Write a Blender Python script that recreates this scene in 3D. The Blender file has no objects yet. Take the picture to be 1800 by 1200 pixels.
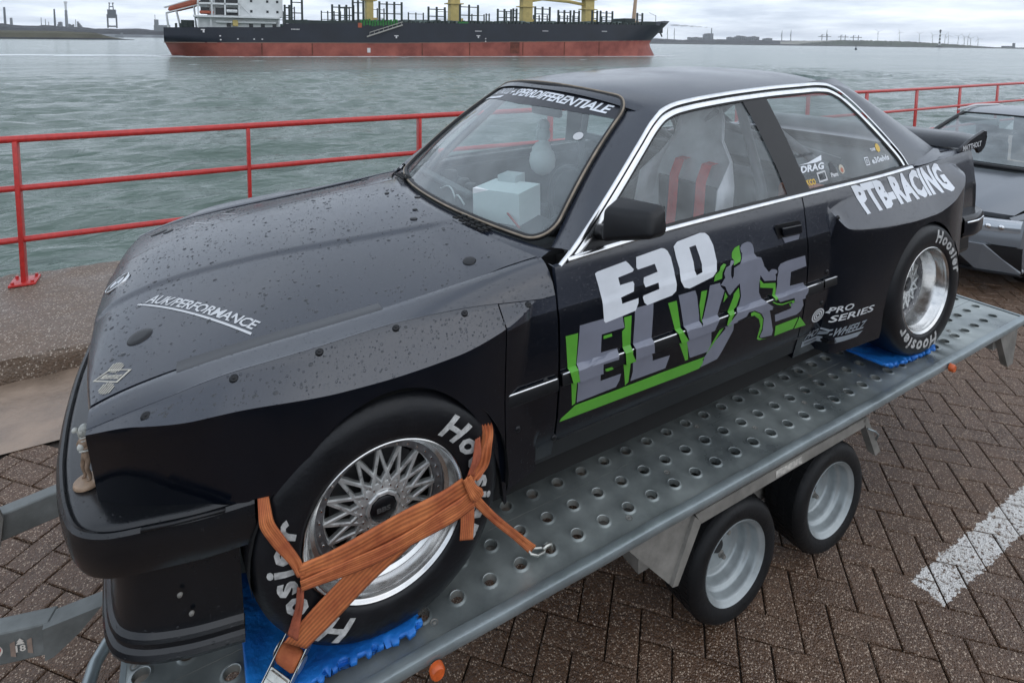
import bpy, bmesh, math, random
import numpy as np
from mathutils import Vector, Matrix
from mathutils.geometry import tessellate_polygon
HAZE = .00005
CAMR, CAMU, CAMF, CAMP = (.874282, -.485254, .012652), (.033002, .085424, .995798), (.484296, .87019, -.0907), (-.40315, -2.17762, 1.54974)
CARMAT = ((.999624, .000457, -.027409), (0, .999861, .016657), (.027413, -.016651, .999486))
random.seed(7); rng = np.random.RandomState(11)
S = bpy.context.scene
COL = S.collection
PI = math.pi
R_ = math.radians

# ---------------------------------------------------------------- camera, sky, sun, exposure
cam_d = bpy.data.cameras.new('camera'); cam = bpy.data.objects.new('camera', cam_d); COL.objects.link(cam); S.camera = cam
cr, cu, cf = Vector(CAMR), Vector(CAMU), Vector(CAMF)
cam.matrix_world = Matrix(((cr.x, cu.x, -cf.x, CAMP[0]), (cr.y, cu.y, -cf.y, CAMP[1]), (cr.z, cu.z, -cf.z, CAMP[2]), (0, 0, 0, 1)))
cam_d.sensor_width = 36; cam_d.lens = 1008.44 / 1800 * 36
cam_d.shift_y = -(600 - 164.36) / 1800
cam_d.clip_start = .05; cam_d.clip_end = 60000
S.view_settings.view_transform = 'Standard'; S.view_settings.look = 'None'
S.view_settings.gamma = 1; S.view_settings.use_curve_mapping = False
S.view_settings.exposure = 0.3

SUN_EL, SUN_AZ = R_(42), R_(150)
w = bpy.data.worlds.new('World'); S.world = w; w.use_nodes = True
nt = w.node_tree; N = nt.nodes; L = nt.links; N.clear()
out = N.new('ShaderNodeOutputWorld'); bg = N.new('ShaderNodeBackground'); L.new(bg.outputs[0], out.inputs[0])
sky = N.new('ShaderNodeTexSky'); sky.sky_type = 'NISHITA'; sky.sun_disc = False
sky.sun_elevation = SUN_EL; sky.sun_rotation = SUN_AZ; sky.air_density = 1.0; sky.dust_density = 2.0
tc = N.new('ShaderNodeTexCoord'); sx = N.new('ShaderNodeSeparateXYZ'); L.new(tc.outputs['Generated'], sx.inputs[0])
# stretch the cloud pattern into flat layers towards the horizon: divide by height
ad = N.new('ShaderNodeMath'); ad.operation = 'MAXIMUM'; ad.inputs[1].default_value = .0; L.new(sx.outputs[2], ad.inputs[0])
ad2 = N.new('ShaderNodeMath'); ad2.operation = 'ADD'; ad2.inputs[1].default_value = .12; L.new(ad.outputs[0], ad2.inputs[0])
dv = N.new('ShaderNodeVectorMath'); dv.operation = 'DIVIDE'; L.new(tc.outputs['Generated'], dv.inputs[0])
cb = N.new('ShaderNodeCombineXYZ'); [L.new(ad2.outputs[0], cb.inputs[i]) for i in range(3)]; L.new(cb.outputs[0], dv.inputs[1])
nz = N.new('ShaderNodeTexNoise'); nz.inputs['Scale'].default_value = 1.5; nz.inputs['Detail'].default_value = 6; nz.inputs['Roughness'].default_value = .55
L.new(dv.outputs[0], nz.inputs['Vector'])
cr_ = N.new('ShaderNodeValToRGB'); e = cr_.color_ramp.elements
e[0].position = .30; e[0].color = (3.75, 4.3, 5.15, 1); e[1].position = .70; e[1].color = (6.6, 7.15, 7.9, 1)
L.new(nz.outputs[0], cr_.inputs[0])
mx = N.new('ShaderNodeMixRGB'); mx.inputs[0].default_value = .93
L.new(sky.outputs[0], mx.inputs[1]); L.new(cr_.outputs[0], mx.inputs[2])
L.new(mx.outputs[0], bg.inputs[0]); bg.inputs[1].default_value = .15
sd = bpy.data.lights.new('sun', 'SUN'); sd.energy = .5; sd.angle = R_(100); sd.color = (1, .97, .93)
sun = bpy.data.objects.new('sun', sd); COL.objects.link(sun)
sun.rotation_euler = Vector((math.sin(SUN_AZ) * math.cos(SUN_EL), math.cos(SUN_AZ) * math.cos(SUN_EL), math.sin(SUN_EL))).to_track_quat('Z', 'Y').to_euler()

# ---------------------------------------------------------------- helpers
CARM = Matrix(CARMAT).to_4x4()          # the trailer stands nose-down by 1.5 degrees
def tag(o, label=None, cat=None, group=None, kind=None):
    if label: o['label'] = label
    if cat: o['category'] = cat
    if group: o['group'] = group
    if kind: o['kind'] = kind
    return o
def link(o, parent=None):
    COL.objects.link(o)
    if parent is not None: o.parent = parent
    return o
def empty(name, loc=(0, 0, 0), label=None, cat=None, group=None, mat=None):
    o = bpy.data.objects.new(name, None); o.empty_display_size = .2; link(o)
    o.matrix_world = mat if mat is not None else Matrix.Translation(loc)
    return tag(o, label, cat, group)
def mesh(name, v, f, mat=None, parent=None, smooth=False, sharp=None):
    me = bpy.data.meshes.new(name); me.from_pydata([tuple(map(float, p)) for p in v], [], [tuple(map(int, q)) for q in f])
    if mat is not None:
        for m in (mat if isinstance(mat, (list, tuple)) else [mat]): me.materials.append(m)
    me.update()
    if smooth:
        me.polygons.foreach_set('use_smooth', [True] * len(me.polygons))
        if sharp: me.set_sharp_from_angle(angle=R_(sharp))
    o = bpy.data.objects.new(name, me); link(o, parent); return o
class MB:
    "collects shapes, built as ONE mesh object"
    def __init__(s): s.v = []; s.f = []; s.mi = []
    def add(s, v, f, mi=0):
        b = len(s.v); s.v += [tuple(map(float, p)) for p in v]; s.f += [tuple(b + int(i) for i in q) for q in f]; s.mi += [mi] * len(f); return s
    def box(s, a, b, mi=0, bev=0, M=None):
        (x0, y0, z0), (x1, y1, z1) = a, b
        if bev <= 0:
            v = [(x0, y0, z0), (x1, y0, z0), (x1, y1, z0), (x0, y1, z0), (x0, y0, z1), (x1, y0, z1), (x1, y1, z1), (x0, y1, z1)]
            f = [(0, 3, 2, 1), (4, 5, 6, 7), (0, 1, 5, 4), (1, 2, 6, 5), (2, 3, 7, 6), (3, 0, 4, 7)]
        else:
            bm = bmesh.new(); bmesh.ops.create_cube(bm, size=1)
            for p in bm.verts: p.co = Vector(((x0 + x1) / 2 + p.co.x * (x1 - x0), (y0 + y1) / 2 + p.co.y * (y1 - y0), (z0 + z1) / 2 + p.co.z * (z1 - z0)))
            bmesh.ops.bevel(bm, geom=bm.edges[:], offset=bev, segments=2, affect='EDGES', profile=.5)
            v = [tuple(p.co) for p in bm.verts]; f = [[q.index for q in g.verts] for g in bm.faces]; bm.free()
        if M is not None: v = [tuple(M @ Vector(p)) for p in v]
        return s.add(v, f, mi)
    def tube(s, pts, r, n=8, mi=0, cap=True, closed=False):
        P = [Vector(p) for p in pts]; m = len(P); rs = r if isinstance(r, (list, tuple)) else [r] * m
        v = []; prev = None
        for i in range(m):
            if closed: t = P[(i + 1) % m] - P[i - 1]
            else: t = P[min(i + 1, m - 1)] - P[max(i - 1, 0)]
            if t.length < 1e-9: t = Vector((0, 0, 1))
            t.normalize()
            if prev is None: a = t.orthogonal().normalized()
            else:
                a = prev - t * prev.dot(t)
                a = a.normalized() if a.length > 1e-6 else t.orthogonal().normalized()
            prev = a; b = t.cross(a)
            for k in range(n):
                q = 2 * PI * k / n; v.append(P[i] + (a * math.cos(q) + b * math.sin(q)) * rs[i])
        f = []
        for i in range(m if closed else m - 1):
            j = (i + 1) % m
            for k in range(n): f.append((i * n + k, i * n + (k + 1) % n, j * n + (k + 1) % n, j * n + k))
        if cap and not closed: f += [tuple(range(n))[::-1], tuple((m - 1) * n + k for k in range(n))]
        return s.add(v, f, mi)
    def lathe(s, prof, n=32, org=(0, 0, 0), ax='y', mi=0, closed=False):
        "prof: (r, h) pairs; h runs along the axis"
        v = []; m = len(prof)
        for (r, h) in prof:
            for k in range(n):
                q = 2 * PI * k / n; c_, s_ = r * math.cos(q), r * math.sin(q)
                v.append((org[0] + c_, org[1] + h, org[2] + s_) if ax == 'y' else (org[0] + c_, org[1] + s_, org[2] + h) if ax == 'z' else (org[0] + h, org[1] + c_, org[2] + s_))
        f = [(i * n + k, ((i + 1) % m) * n + k, ((i + 1) % m) * n + (k + 1) % n, i * n + (k + 1) % n) for i in range(m if closed else m - 1) for k in range(n)]
        return s.add(v, f, mi)
    def prism(s, poly, h0, h1, ax='z', mi=0):
        "polygon in the two other axes, extruded from h0 to h1"
        def P(a, b, h): return (a, b, h) if ax == 'z' else (a, h, b) if ax == 'y' else (h, a, b)
        n = len(poly); v = [P(a, b, h0) for a, b in poly] + [P(a, b, h1) for a, b in poly]
        f = [tuple(range(n))[::-1], tuple(range(n, 2 * n))] + [(i, (i + 1) % n, n + (i + 1) % n, n + i) for i in range(n)]
        return s.add(v, f, mi)
    def build(s, name, mat=None, parent=None, smooth=False, sharp=None, M=None):
        v = [tuple(M @ Vector(p)) for p in s.v] if M is not None else s.v
        o = mesh(name, v, s.f, mat, parent, smooth, sharp)
        if any(s.mi): o.data.polygons.foreach_set('material_index', s.mi)
        bm = bmesh.new(); bm.from_mesh(o.data); bmesh.ops.recalc_face_normals(bm, faces=bm.faces); bm.to_mesh(o.data); bm.free()
        return o
def crom(xs, ys, x):
    "smooth monotone-ish cubic through points (Catmull-Rom tangents), clamped"
    xs = np.asarray(xs, float); ys = np.asarray(ys, float); x = np.clip(np.asarray(x, float), xs[0], xs[-1])
    d = np.diff(ys) / np.diff(xs); m = np.empty(len(xs)); m[0] = d[0]; m[-1] = d[-1]
    for i in range(1, len(xs) - 1): m[i] = 0 if d[i - 1] * d[i] <= 0 else 2 * d[i - 1] * d[i] / (d[i - 1] + d[i])
    i = np.clip(np.searchsorted(xs, x, 'right') - 1, 0, len(xs) - 2)
    h = xs[i + 1] - xs[i]; t = (x - xs[i]) / h
    return (2 * t**3 - 3 * t**2 + 1) * ys[i] + (t**3 - 2 * t**2 + t) * h * m[i] + (-2 * t**3 + 3 * t**2) * ys[i + 1] + (t**3 - t**2) * h * m[i + 1]
def grid(name, P, mat, parent=None, smooth=True, flip=False, sharp=35, thick=0):
    "P[i][j] -> point; one sheet (optionally with thickness)"
    a, b = len(P), len(P[0]); v = [p for r in P for p in r]
    f = [(i * b + j, i * b + j + 1, (i + 1) * b + j + 1, (i + 1) * b + j) for i in range(a - 1) for j in range(b - 1)]
    if flip: f = [q[::-1] for q in f]
    o = mesh(name, v, f, mat, parent, smooth, sharp)
    if thick:
        md = o.modifiers.new('thickness', 'SOLIDIFY'); md.thickness = thick; md.offset = -1
    return o
def dup(o, parent=None, M=None, label=None):
    "a copy of a thing with copies of its parts and sub-parts"
    c = o.copy(); COL.objects.link(c); c.parent = parent
    if M is not None: c.matrix_world = M
    if label: c['label'] = label
    for ch in [q for q in bpy.data.objects if q.parent == o]:
        dup(ch, c)
    return c

# ---------------------------------------------------------------- materials
def pm(name, col, rough=.5, metal=0, var=.0, vs=8, bump=0, bs=60, spec=.5, coat=0, col2=None, coords='Object', rvar=0, detail=6, alpha=None, trans=0, bdist=.01, coatr=.05):
    m = bpy.data.materials.new(name); m.use_nodes = True; nt = m.node_tree; N = nt.nodes; L = nt.links
    b = N['Principled BSDF']; b.inputs['Roughness'].default_value = rough; b.inputs['Metallic'].default_value = metal
    b.inputs['Specular IOR Level'].default_value = spec; b.inputs['Coat Weight'].default_value = coat; b.inputs['Coat Roughness'].default_value = coatr
    b.inputs['Base Color'].default_value = (*col, 1)
    if trans: b.inputs['Transmission Weight'].default_value = trans
    tc = N.new('ShaderNodeTexCoord')
    if var or col2 or rvar:
        n = N.new('ShaderNodeTexNoise'); n.inputs['Scale'].default_value = vs; n.inputs['Detail'].default_value = detail; n.inputs['Roughness'].default_value = .6
        L.new(tc.outputs[coords], n.inputs['Vector'])
        r = N.new('ShaderNodeValToRGB'); c2 = col2 if col2 else tuple(max(0, x * (1 + var)) for x in col); c1 = col if col2 else tuple(max(0, x * (1 - var)) for x in col)
        r.color_ramp.elements[0].color = (*c1, 1); r.color_ramp.elements[1].color = (*c2, 1); r.color_ramp.elements[0].position = .35; r.color_ramp.elements[1].position = .68
        L.new(n.outputs[0], r.inputs[0]); L.new(r.outputs[0], b.inputs['Base Color'])
        if rvar:
            q = N.new('ShaderNodeMapRange'); q.inputs[1].default_value = .3; q.inputs[2].default_value = .7; q.inputs[3].default_value = rough - rvar; q.inputs[4].default_value = rough + rvar
            L.new(n.outputs[0], q.inputs[0]); L.new(q.outputs[0], b.inputs['Roughness'])
    if bump:
        n2 = N.new('ShaderNodeTexNoise'); n2.inputs['Scale'].default_value = bs; n2.inputs['Detail'].default_value = 4
        L.new(tc.outputs[coords], n2.inputs['Vector'])
        bp = N.new('ShaderNodeBump'); bp.inputs['Strength'].default_value = bump; bp.inputs['Distance'].default_value = bdist
        L.new(n2.outputs[0], bp.inputs['Height']); L.new(bp.outputs[0], b.inputs['Normal'])
    return m

# ================================================================ THE PLACE
GZ, KZ, WZ = -.67, -.52, -4.5
def mat_water():
    m = bpy.data.materials.new('water'); m.use_nodes = True; nt = m.node_tree; N = nt.nodes; L = nt.links
    b = N['Principled BSDF']; b.inputs['Roughness'].default_value = .16; b.inputs['IOR'].default_value = 1.33; b.inputs['Specular IOR Level'].default_value = .36
    g = N.new('ShaderNodeNewGeometry')
    col = N.new('ShaderNodeTexNoise'); col.inputs['Scale'].default_value = .02; col.inputs['Detail'].default_value = 3
    mp = N.new('ShaderNodeMapping'); mp.inputs['Scale'].default_value = (.35, 1, 1); L.new(g.outputs['Position'], mp.inputs[0]); L.new(mp.outputs[0], col.inputs['Vector'])
    r = N.new('ShaderNodeValToRGB'); r.color_ramp.elements[0].color = (.092, .132, .112, 1); r.color_ramp.elements[1].color = (.150, .188, .165, 1)
    r.color_ramp.elements[0].position = .35; r.color_ramp.elements[1].position = .7
    L.new(col.outputs[0], r.inputs[0]); L.new(r.outputs[0], b.inputs['Base Color'])
    prev = None
    for sc, dist, det, st, scl in ((2.6, .17, 3, 1.0, (.42, 1.1, 1)), (.5, .75, 2, .8, (.42, 1, 1)), (.09, 2.4, 3, .6, (.45, 1, 1))):
        mp = N.new('ShaderNodeMapping'); mp.inputs['Scale'].default_value = scl; mp.inputs['Rotation'].default_value = (0, 0, .18)
        L.new(g.outputs['Position'], mp.inputs[0])
        n = N.new('ShaderNodeTexNoise'); n.inputs['Scale'].default_value = sc; n.inputs['Detail'].default_value = det; n.inputs['Roughness'].default_value = .5; n.inputs['Distortion'].default_value = .6
        L.new(mp.outputs[0], n.inputs['Vector'])
        bp = N.new('ShaderNodeBump'); bp.inputs['Strength'].default_value = st; bp.inputs['Distance'].default_value = dist
        L.new(n.outputs[0], bp.inputs['Height'])
        if prev: L.new(prev.outputs[0], bp.inputs['Normal'])
        prev = bp
    L.new(prev.outputs[0], b.inputs['Normal'])
    return m
# near water is a displaced sheet, the rest one flat sheet to the horizon
def wave(x, y):
    h = 0
    for (kx, ky, a, p) in WAVES: h = h + a * np.sin(kx * x + ky * y + p)
    return h
WAVES = []
for i in range(34):
    lam = .9 * 1.13 ** i if i < 22 else rng.uniform(1.0, 6); th = rng.normal(1.35, .42)
    WAVES.append((2 * PI / lam * math.cos(th), 2 * PI / lam * math.sin(th), .011 * min(lam, 7) ** .75, rng.uniform(0, 6.3)))
xs = np.concatenate([np.linspace(-90, -42, 40)[:-1], np.linspace(-42, 60, 420), np.linspace(60, 150, 70)[1:]])
ys = np.concatenate([np.linspace(4.3, 34, 130)[:-1], np.linspace(34, 120, 150)])
X, Y = np.meshgrid(xs, ys, indexing='ij')
edge = np.clip(np.minimum.reduce([(X + 90) / 8, (150 - X) / 20, (120 - Y) / 40]), 0, 1)
Z = WZ + .02 + wave(X, Y) * edge + .0
v = np.stack([X, Y, Z], -1).reshape(-1, 3); nb = len(ys)
ii, jj = np.meshgrid(np.arange(len(xs) - 1), np.arange(nb - 1), indexing='ij'); q = (ii * nb + jj).ravel()
me = bpy.data.meshes.new('water'); MW = mat_water()
me.vertices.add(len(v)); me.vertices.foreach_set('co', v.ravel()); f4 = np.stack([q, q + nb, q + nb + 1, q + 1], 1)
me.loops.add(f4.size); me.loops.foreach_set('vertex_index', f4.ravel()); me.polygons.add(len(f4)); me.polygons.foreach_set('loop_start', np.arange(len(f4)) * 4)
me.update(calc_edges=True); me.polygons.foreach_set('use_smooth', [True] * len(f4)); me.materials.append(MW)
tag(link(bpy.data.objects.new('water', me)), kind='structure')
m = MB(); 
for (x0, y0, x1, y1) in ((-60000, 120, 60000, 60000), (-60000, -400, -90, 120), (150, 4.25, 60000, 120)): m.add([(x0, y0, WZ), (x1, y0, WZ), (x1, y1, WZ), (x0, y1, WZ)], [(0, 1, 2, 3)])
tag(m.build('water', MW), kind='structure')
# whitecaps and wakes: thin broken foam lying on the water
M_foam = pm('foam', (.75, .79, .8), .6, var=.1, vs=3)
def foam(pts, wd, name='foam', n=160, spread=1.2, lmax=7):
    m = MB()
    for k in range(n):
        t = random.random() * (len(pts) - 1); i = int(t); u = t - i
        c = Vector(pts[i]).lerp(Vector(pts[i + 1]), u); c.y += random.gauss(0, spread); c.x += random.gauss(0, 1)
        l = random.uniform(.8, lmax); a = random.gauss(0, .12); w_ = wd * random.uniform(.3, 1)
        P = []; ns = 6
        for s in range(ns + 1):
            tt = s / ns * 2 - 1; P.append((c.x + tt * l, c.y + math.sin(a) * tt * l + random.gauss(0, w_ * .25), w_ * (1 - abs(tt) ** 1.5)))
        z = WZ + .06 + random.random() * .02
        v = [(x, y - ww, z) for x, y, ww in P] + [(x, y + ww, z + .05) for x, y, ww in P]
        m.add(v, [(s, s + 1, ns + 2 + s, ns + 1 + s) for s in range(ns)])
    return tag(m.build(name, M_foam), kind='stuff', label='broken white foam streaks lying on the grey water', cat='foam')
SHO, SHU = Vector((-7.38, 216.62, WZ)), Vector((math.cos(R_(-3.2537)), math.sin(R_(-3.2537)), 0)); SHN = Vector((-SHU.y, SHU.x, 0))
def shp(s, off=0, z=0): p = SHO + SHU * s + SHN * off; return (p.x, p.y, WZ + z)
foam([(-190, 214, 0), (-110, 216, 0), (-50, 217, 0), (-5, 212, 0)], 1.5, n=260, spread=2.6, lmax=9)
foam([shp(0, -19), shp(60, -18), shp(120, -17.5), shp(184, -17)], .45, n=170, spread=.8, lmax=6)
foam([shp(172, -17), shp(190, -13), shp(203, -3), shp(206, 0)], 1.0, n=170, spread=1.1, lmax=4)
m = MB()
for k in range(70):
    x = random.uniform(-80, 420); y = random.uniform(60, 620); l = random.uniform(.4, 1.6) * (1 + y / 300); wdt = .06 + y / 4000
    m.add([(x - l, y, WZ + .16), (x, y - wdt, WZ + .17), (x + l, y + .1, WZ + .16), (x, y + wdt, WZ + .2)], [(0, 1, 2, 3)])
tag(m.build('whitecap', M_foam), kind='stuff', label='small scattered whitecaps on the choppy water', cat='foam')

# ---- quay: ground base, pavers in 45 degree herringbone, concrete gutter, raised kerb, quay wall
def mat_agg(name, base, base2, speck, rough=.5, stripe=False, bump=.5, sc=1.0, speckth=.63):
    m = bpy.data.materials.new(name); m.use_nodes = True; nt = m.node_tree; N = nt.nodes; L = nt.links
    b = N['Principled BSDF']; g = N.new('ShaderNodeNewGeometry'); oi = N.new('ShaderNodeObjectInfo')
    def noise(s, d, r=.6):
        n = N.new('ShaderNodeTexNoise'); n.inputs['Scale'].default_value = s; n.inputs['Detail'].default_value = d; n.inputs['Roughness'].default_value = r; L.new(g.outputs['Position'], n.inputs['Vector']); return n
    def math_(op, a, b_=None):
        q = N.new('ShaderNodeMath'); q.operation = op
        for i, x in enumerate((a, b_)):
            if x is None: continue
            if isinstance(x, (int, float)): q.inputs[i].default_value = x
            else: L.new(x, q.inputs[i])
        return q.outputs[0]
    def mix(f, a, c, bl='MIX'):
        q = N.new('ShaderNodeMixRGB'); q.blend_type = bl
        for i, x in enumerate((f, a, c)):
            if isinstance(x, (int, float)): q.inputs[i].default_value = x
            elif isinstance(x, tuple): q.inputs[i].default_value = (*x, 1)
            else: L.new(x, q.inputs[i])
        return q.outputs[0]
    def ramp(x, a, b_):
        q = N.new('ShaderNodeMapRange'); q.inputs[1].default_value = a; q.inputs[2].default_value = b_; L.new(x, q.inputs[0]); return q.outputs[0]
    n1 = noise(2.2, 5); n2 = noise(90 * sc, 2, .7); n3 = noise(16, 5)
    vo = N.new('ShaderNodeTexVoronoi'); vo.inputs['Scale'].default_value = 210 * sc; L.new(g.outputs['Position'], vo.inputs['Vector'])
    col = mix(ramp(n1.outputs[0], .35, .65), base, base2)
    col = mix(math_('MULTIPLY', ramp(n3.outputs[0], .35, .75), .45), col, tuple(x * .5 for x in base))
    col = mix(math_('MULTIPLY', ramp(oi.outputs['Random'], 0, 1), .35), col, tuple(x * .62 for x in base2))
    # stones: each Voronoi cell gets its own tone, a few of them pale
    sv = N.new('ShaderNodeSeparateColor'); L.new(vo.outputs['Color'], sv.inputs[0])
    col = mix(math_('MULTIPLY', ramp(sv.outputs[1], 0, 1), .55), col, tuple(x * .38 for x in base))
    sp = math_('MULTIPLY', ramp(sv.outputs[0], speckth + .14, speckth + .30), ramp(vo.outputs['Distance'], .55, .25))
    col = mix(math_('MULTIPLY', sp, .8), col, speck)
    L.new(oi.outputs['Random'], N.new('ShaderNodeMath').inputs[0])
    if stripe:
        s = N.new('ShaderNodeSeparateXYZ'); L.new(g.outputs['Position'], s.inputs[0])
        wob = math_('MULTIPLY', math_('SUBTRACT', noise(34, 4).outputs[0], .5), .05)
        yy = math_('ADD', s.outputs[1], wob)
        a = math_('MULTIPLY', math_('GREATER_THAN', yy, -1.196), math_('LESS_THAN', yy, -1.072))
        a = math_('MULTIPLY', a, math_('GREATER_THAN', math_('ADD', s.outputs[0], math_('MULTIPLY', wob, 2.5)), 2.15))
        wear = ramp(noise(60, 4, .75).outputs[0], .41, .47)
        a = math_('MULTIPLY', a, wear); a = math_('MULTIPLY', a, math_('GREATER_THAN', s.outputs[2], GZ - .006))
        col = mix(a, col, mix(ramp(n3.outputs[0], .3, .7), (.62, .60, .56), (.74, .72, .69)))
    L.new(col, b.inputs['Base Color'])
    rr = N.new('ShaderNodeMapRange'); rr.inputs[1].default_value = .3; rr.inputs[2].default_value = .7; rr.inputs[3].default_value = rough - .20; rr.inputs[4].default_value = rough + .20; L.new(n1.outputs[0], rr.inputs[0]); L.new(rr.outputs[0], b.inputs['Roughness'])
    b1 = N.new('ShaderNodeBump'); b1.inputs['Strength'].default_value = bump; b1.inputs['Distance'].default_value = .004; b1.invert = True; L.new(vo.outputs['Distance'], b1.inputs['Height'])
    b2 = N.new('ShaderNodeBump'); b2.inputs['Strength'].default_value = bump; b2.inputs['Distance'].default_value = .006; L.new(n2.outputs[0], b2.inputs['Height']); L.new(b1.outputs[0], b2.inputs['Normal'])
    L.new(b2.outputs[0], b.inputs['Normal'])
    return m
M_pav = mat_agg('paver_concrete', (.112, .060, .034), (.180, .104, .062), (.62, .48, .36), rough=.36, stripe=True, speckth=.53, sc=.72, bump=1.0)
M_joint = pm('joint_sand', (.028, .020, .015), .8, var=.5, vs=60, bump=.5, bs=200)
M_kerb = mat_agg('kerb_concrete', (.165, .112, .076), (.235, .165, .118), (.62, .54, .45), rough=.5, bump=1.0, sc=.42, speckth=.58)
M_gut = pm('gutter_concrete', (.25, .185, .138), .35, var=.25, vs=5, bump=.35, bs=40, rvar=.12)
M_wallc = pm('quay_wall_concrete', (.12, .10, .08), .8, var=.3, vs=3, bump=.5, bs=20)
gb = MB(); gb.add([(-400, -400, GZ - .014), (400, -400, GZ - .014), (400, 1.7, GZ - .014), (-400, 1.7, GZ - .014)], [(0, 1, 2, 3)]); tag(gb.build('ground', M_joint), kind='structure')
# herringbone: unit .1175 m, lattice directions (1,-1) and (1,1)
U_ = .1175; A0, B0 = 2.613, 1.137; r2 = math.sqrt(2)
def ab2xy(a, b): return ((a + b) / r2, (b - a) / r2)
def paver_verts(l, wd, seed):
    rr = random.Random(seed); g = .0022; ch = .0075; h = .055; jit = lambda s: rr.uniform(-s, s)
    x0, x1, y0, y1 = g, l - g, g, wd - g
    def ring(ins, z):
        pts = []
        for (x, y, nx, ny) in ((x0, y0, 1, 1), ((x0 + x1) / 2, y0, 0, 1), (x1, y0, -1, 1), (x1, y1, -1, -1), ((x0 + x1) / 2, y1, 0, -1), (x0, y1, 1, -1)):
            pts.append((x + nx * ins + jit(.0012), y + ny * ins + jit(.0012), z + jit(.0008)))
        return pts
    v = ring(0, -h) + ring(0, -ch) + ring(ch * .35, -ch * .3) + ring(ch * 1.2, 0)
    f = [(r * 6 + i, r * 6 + (i + 1) % 6, (r + 1) * 6 + (i + 1) % 6, (r + 1) * 6 + i) for r in range(3) for i in range(6)] + [tuple(18 + i for i in range(6))]
    return v, f
PV = [paver_verts(2 * U_, U_, s) for s in range(4)]
cells = []
for i in range(-190, 190):
    for j in range(-190, 190):
        mm = (i + j) % 4
        if mm not in (0, 2): continue
        ca, cb = (i + 1, j + .5) if mm == 0 else (i + .5, j + 1)
        a, b = A0 + ca * U_, B0 + cb * U_; x, y = ab2xy(a, b)
        if -2.9 < x < 11.5 and -2.6 < y < 1.62: cells.append((i, j, mm, x, y))
CP = Vector(CAMP)
def seen(x, y):
    p = Vector((x, y, GZ)); d = p - CP; zc = d.dot(cf)
    if zc < .1: return 0
    u = d.dot(cr) / zc * 1008.4 + 900; vv = 164.4 - d.dot(cu) / zc * 1008.4
    if not (-15 < u < 1815 and -15 < vv < 1215): return 0
    t = (-.02 - CP.z) / d.z; hx, hy = CP.x + d.x * t, CP.y + d.y * t
    if -.6 < hx < 3.45 and -.95 < hy < .95: return 0
    t = (.6 - CP.z) / d.z; hx, hy = CP.x + d.x * t, CP.y + d.y * t
    if -.7 < hx < 3.3 and -.8 < hy < .8: return 0
    return 1008.4**2 * .0276 * abs(d.z) / d.length**3
sc_ = sorted(((seen(c[3], c[4]), c) for c in cells), key=lambda t: -t[0])
near = set(c[:2] for s, c in sc_[:300] if s > 0)
pave = bpy.data.objects.new('pavement', bpy.data.meshes.new('pavement')); link(pave); tag(pave, kind='structure')
bm_ = MB()
bm_.add([(-2.95, -2.65, GZ - .060), (11.6, -2.65, GZ - .060), (11.6, 1.62, GZ - .060), (-2.95, 1.62, GZ - .060)], [(0, 3, 2, 1)])
pave.data.from_pydata(bm_.v, [], bm_.f); pave.data.materials.append(M_joint)
pm_cache = [mesh('paver', v, f, M_pav) for v, f in PV]
for o in pm_cache: COL.objects.unlink(o)
rest = MB()
for (i, j, mm, x, y) in cells:
    rr = random.Random(i * 977 + j); k = rr.randrange(4); dz = rr.uniform(-.003, .002); tx, ty = rr.gauss(0, .006), rr.gauss(0, .006)
    a, b = A0 + i * U_, B0 + j * U_; ox, oy = ab2xy(a, b)
    ang = -PI / 4 if mm == 0 else PI / 4        # along (1,-1) or along (1,1)
    if mm == 2: ox, oy = ab2xy(a + U_, b)       # turned brick starts at its own corner
    Mx = Matrix.Translation((ox, oy, GZ + dz)) @ Matrix.Rotation(ang, 4, 'Z') @ Matrix.Rotation(tx, 4, 'X') @ Matrix.Rotation(ty * .5, 4, 'Y')
    if (i, j) in near:
        o = bpy.data.objects.new('paver', pm_cache[k].data); link(o, pave); o.matrix_world = Mx
    else: rest.add([tuple(Mx @ Vector(p)) for p in PV[k][0]], PV[k][1])
tag(rest.build('pavers', M_pav, pave), kind='stuff')
m = MB(); gx = np.linspace(-14, 40, 110); P = [[(x, y, GZ + .004 + .006 * math.sin(x * 2.1 + y * 3) * (1 if 1.64 < y < 2.38 else 0)) for y in (1.62, 1.64, 1.72, 1.9, 2.15, 2.38, 2.44)] for x in gx]
tag(grid('gutter', P, M_gut, smooth=True), kind='structure')
# raised kerb of rough washed concrete, rounded front edge, in 3 m lengths
def kerb_piece(x0, x1, seed):
    rr = random.Random(seed); xs_ = np.linspace(x0 + .006, x1 - .006, 60)
    prof = [(2.43, GZ - .05), (2.425, GZ + .02), (2.42, GZ + .08), (2.425, KZ - .03), (2.44, KZ - .010), (2.47, KZ), (2.7, KZ), (3.0, KZ), (3.3, KZ), (3.7, KZ), (4.0, KZ), (4.08, KZ), (4.11, KZ - .012), (4.12, KZ - .04), (4.12, KZ - .6)]
    P = []
    for x in xs_:
        row = []
        for k, (y, z) in enumerate(prof):
            a = .011 if 0 < k < 6 or k > 10 else .003
            row.append((x, y + rr.gauss(0, a if k else 0), z + rr.gauss(0, a * .6)))
        P.append(row)
    return P
kr = empty('kerb', (0, 3.2, KZ)); kr['kind'] = 'structure'
for k, (x0, x1) in enumerate([(-26, -14), (-14, -8), (-8, -5), (-5, 1.2), (1.2, 4.2), (4.2, 7.2), (7.2, 10.2), (10.2, 20), (20, 60)]):
    o = grid('kerb_stone', kerb_piece(x0, x1, k), M_kerb, None, smooth=True, sharp=80); o.parent = kr; o.matrix_parent_inverse = kr.matrix_world.inverted()
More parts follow.
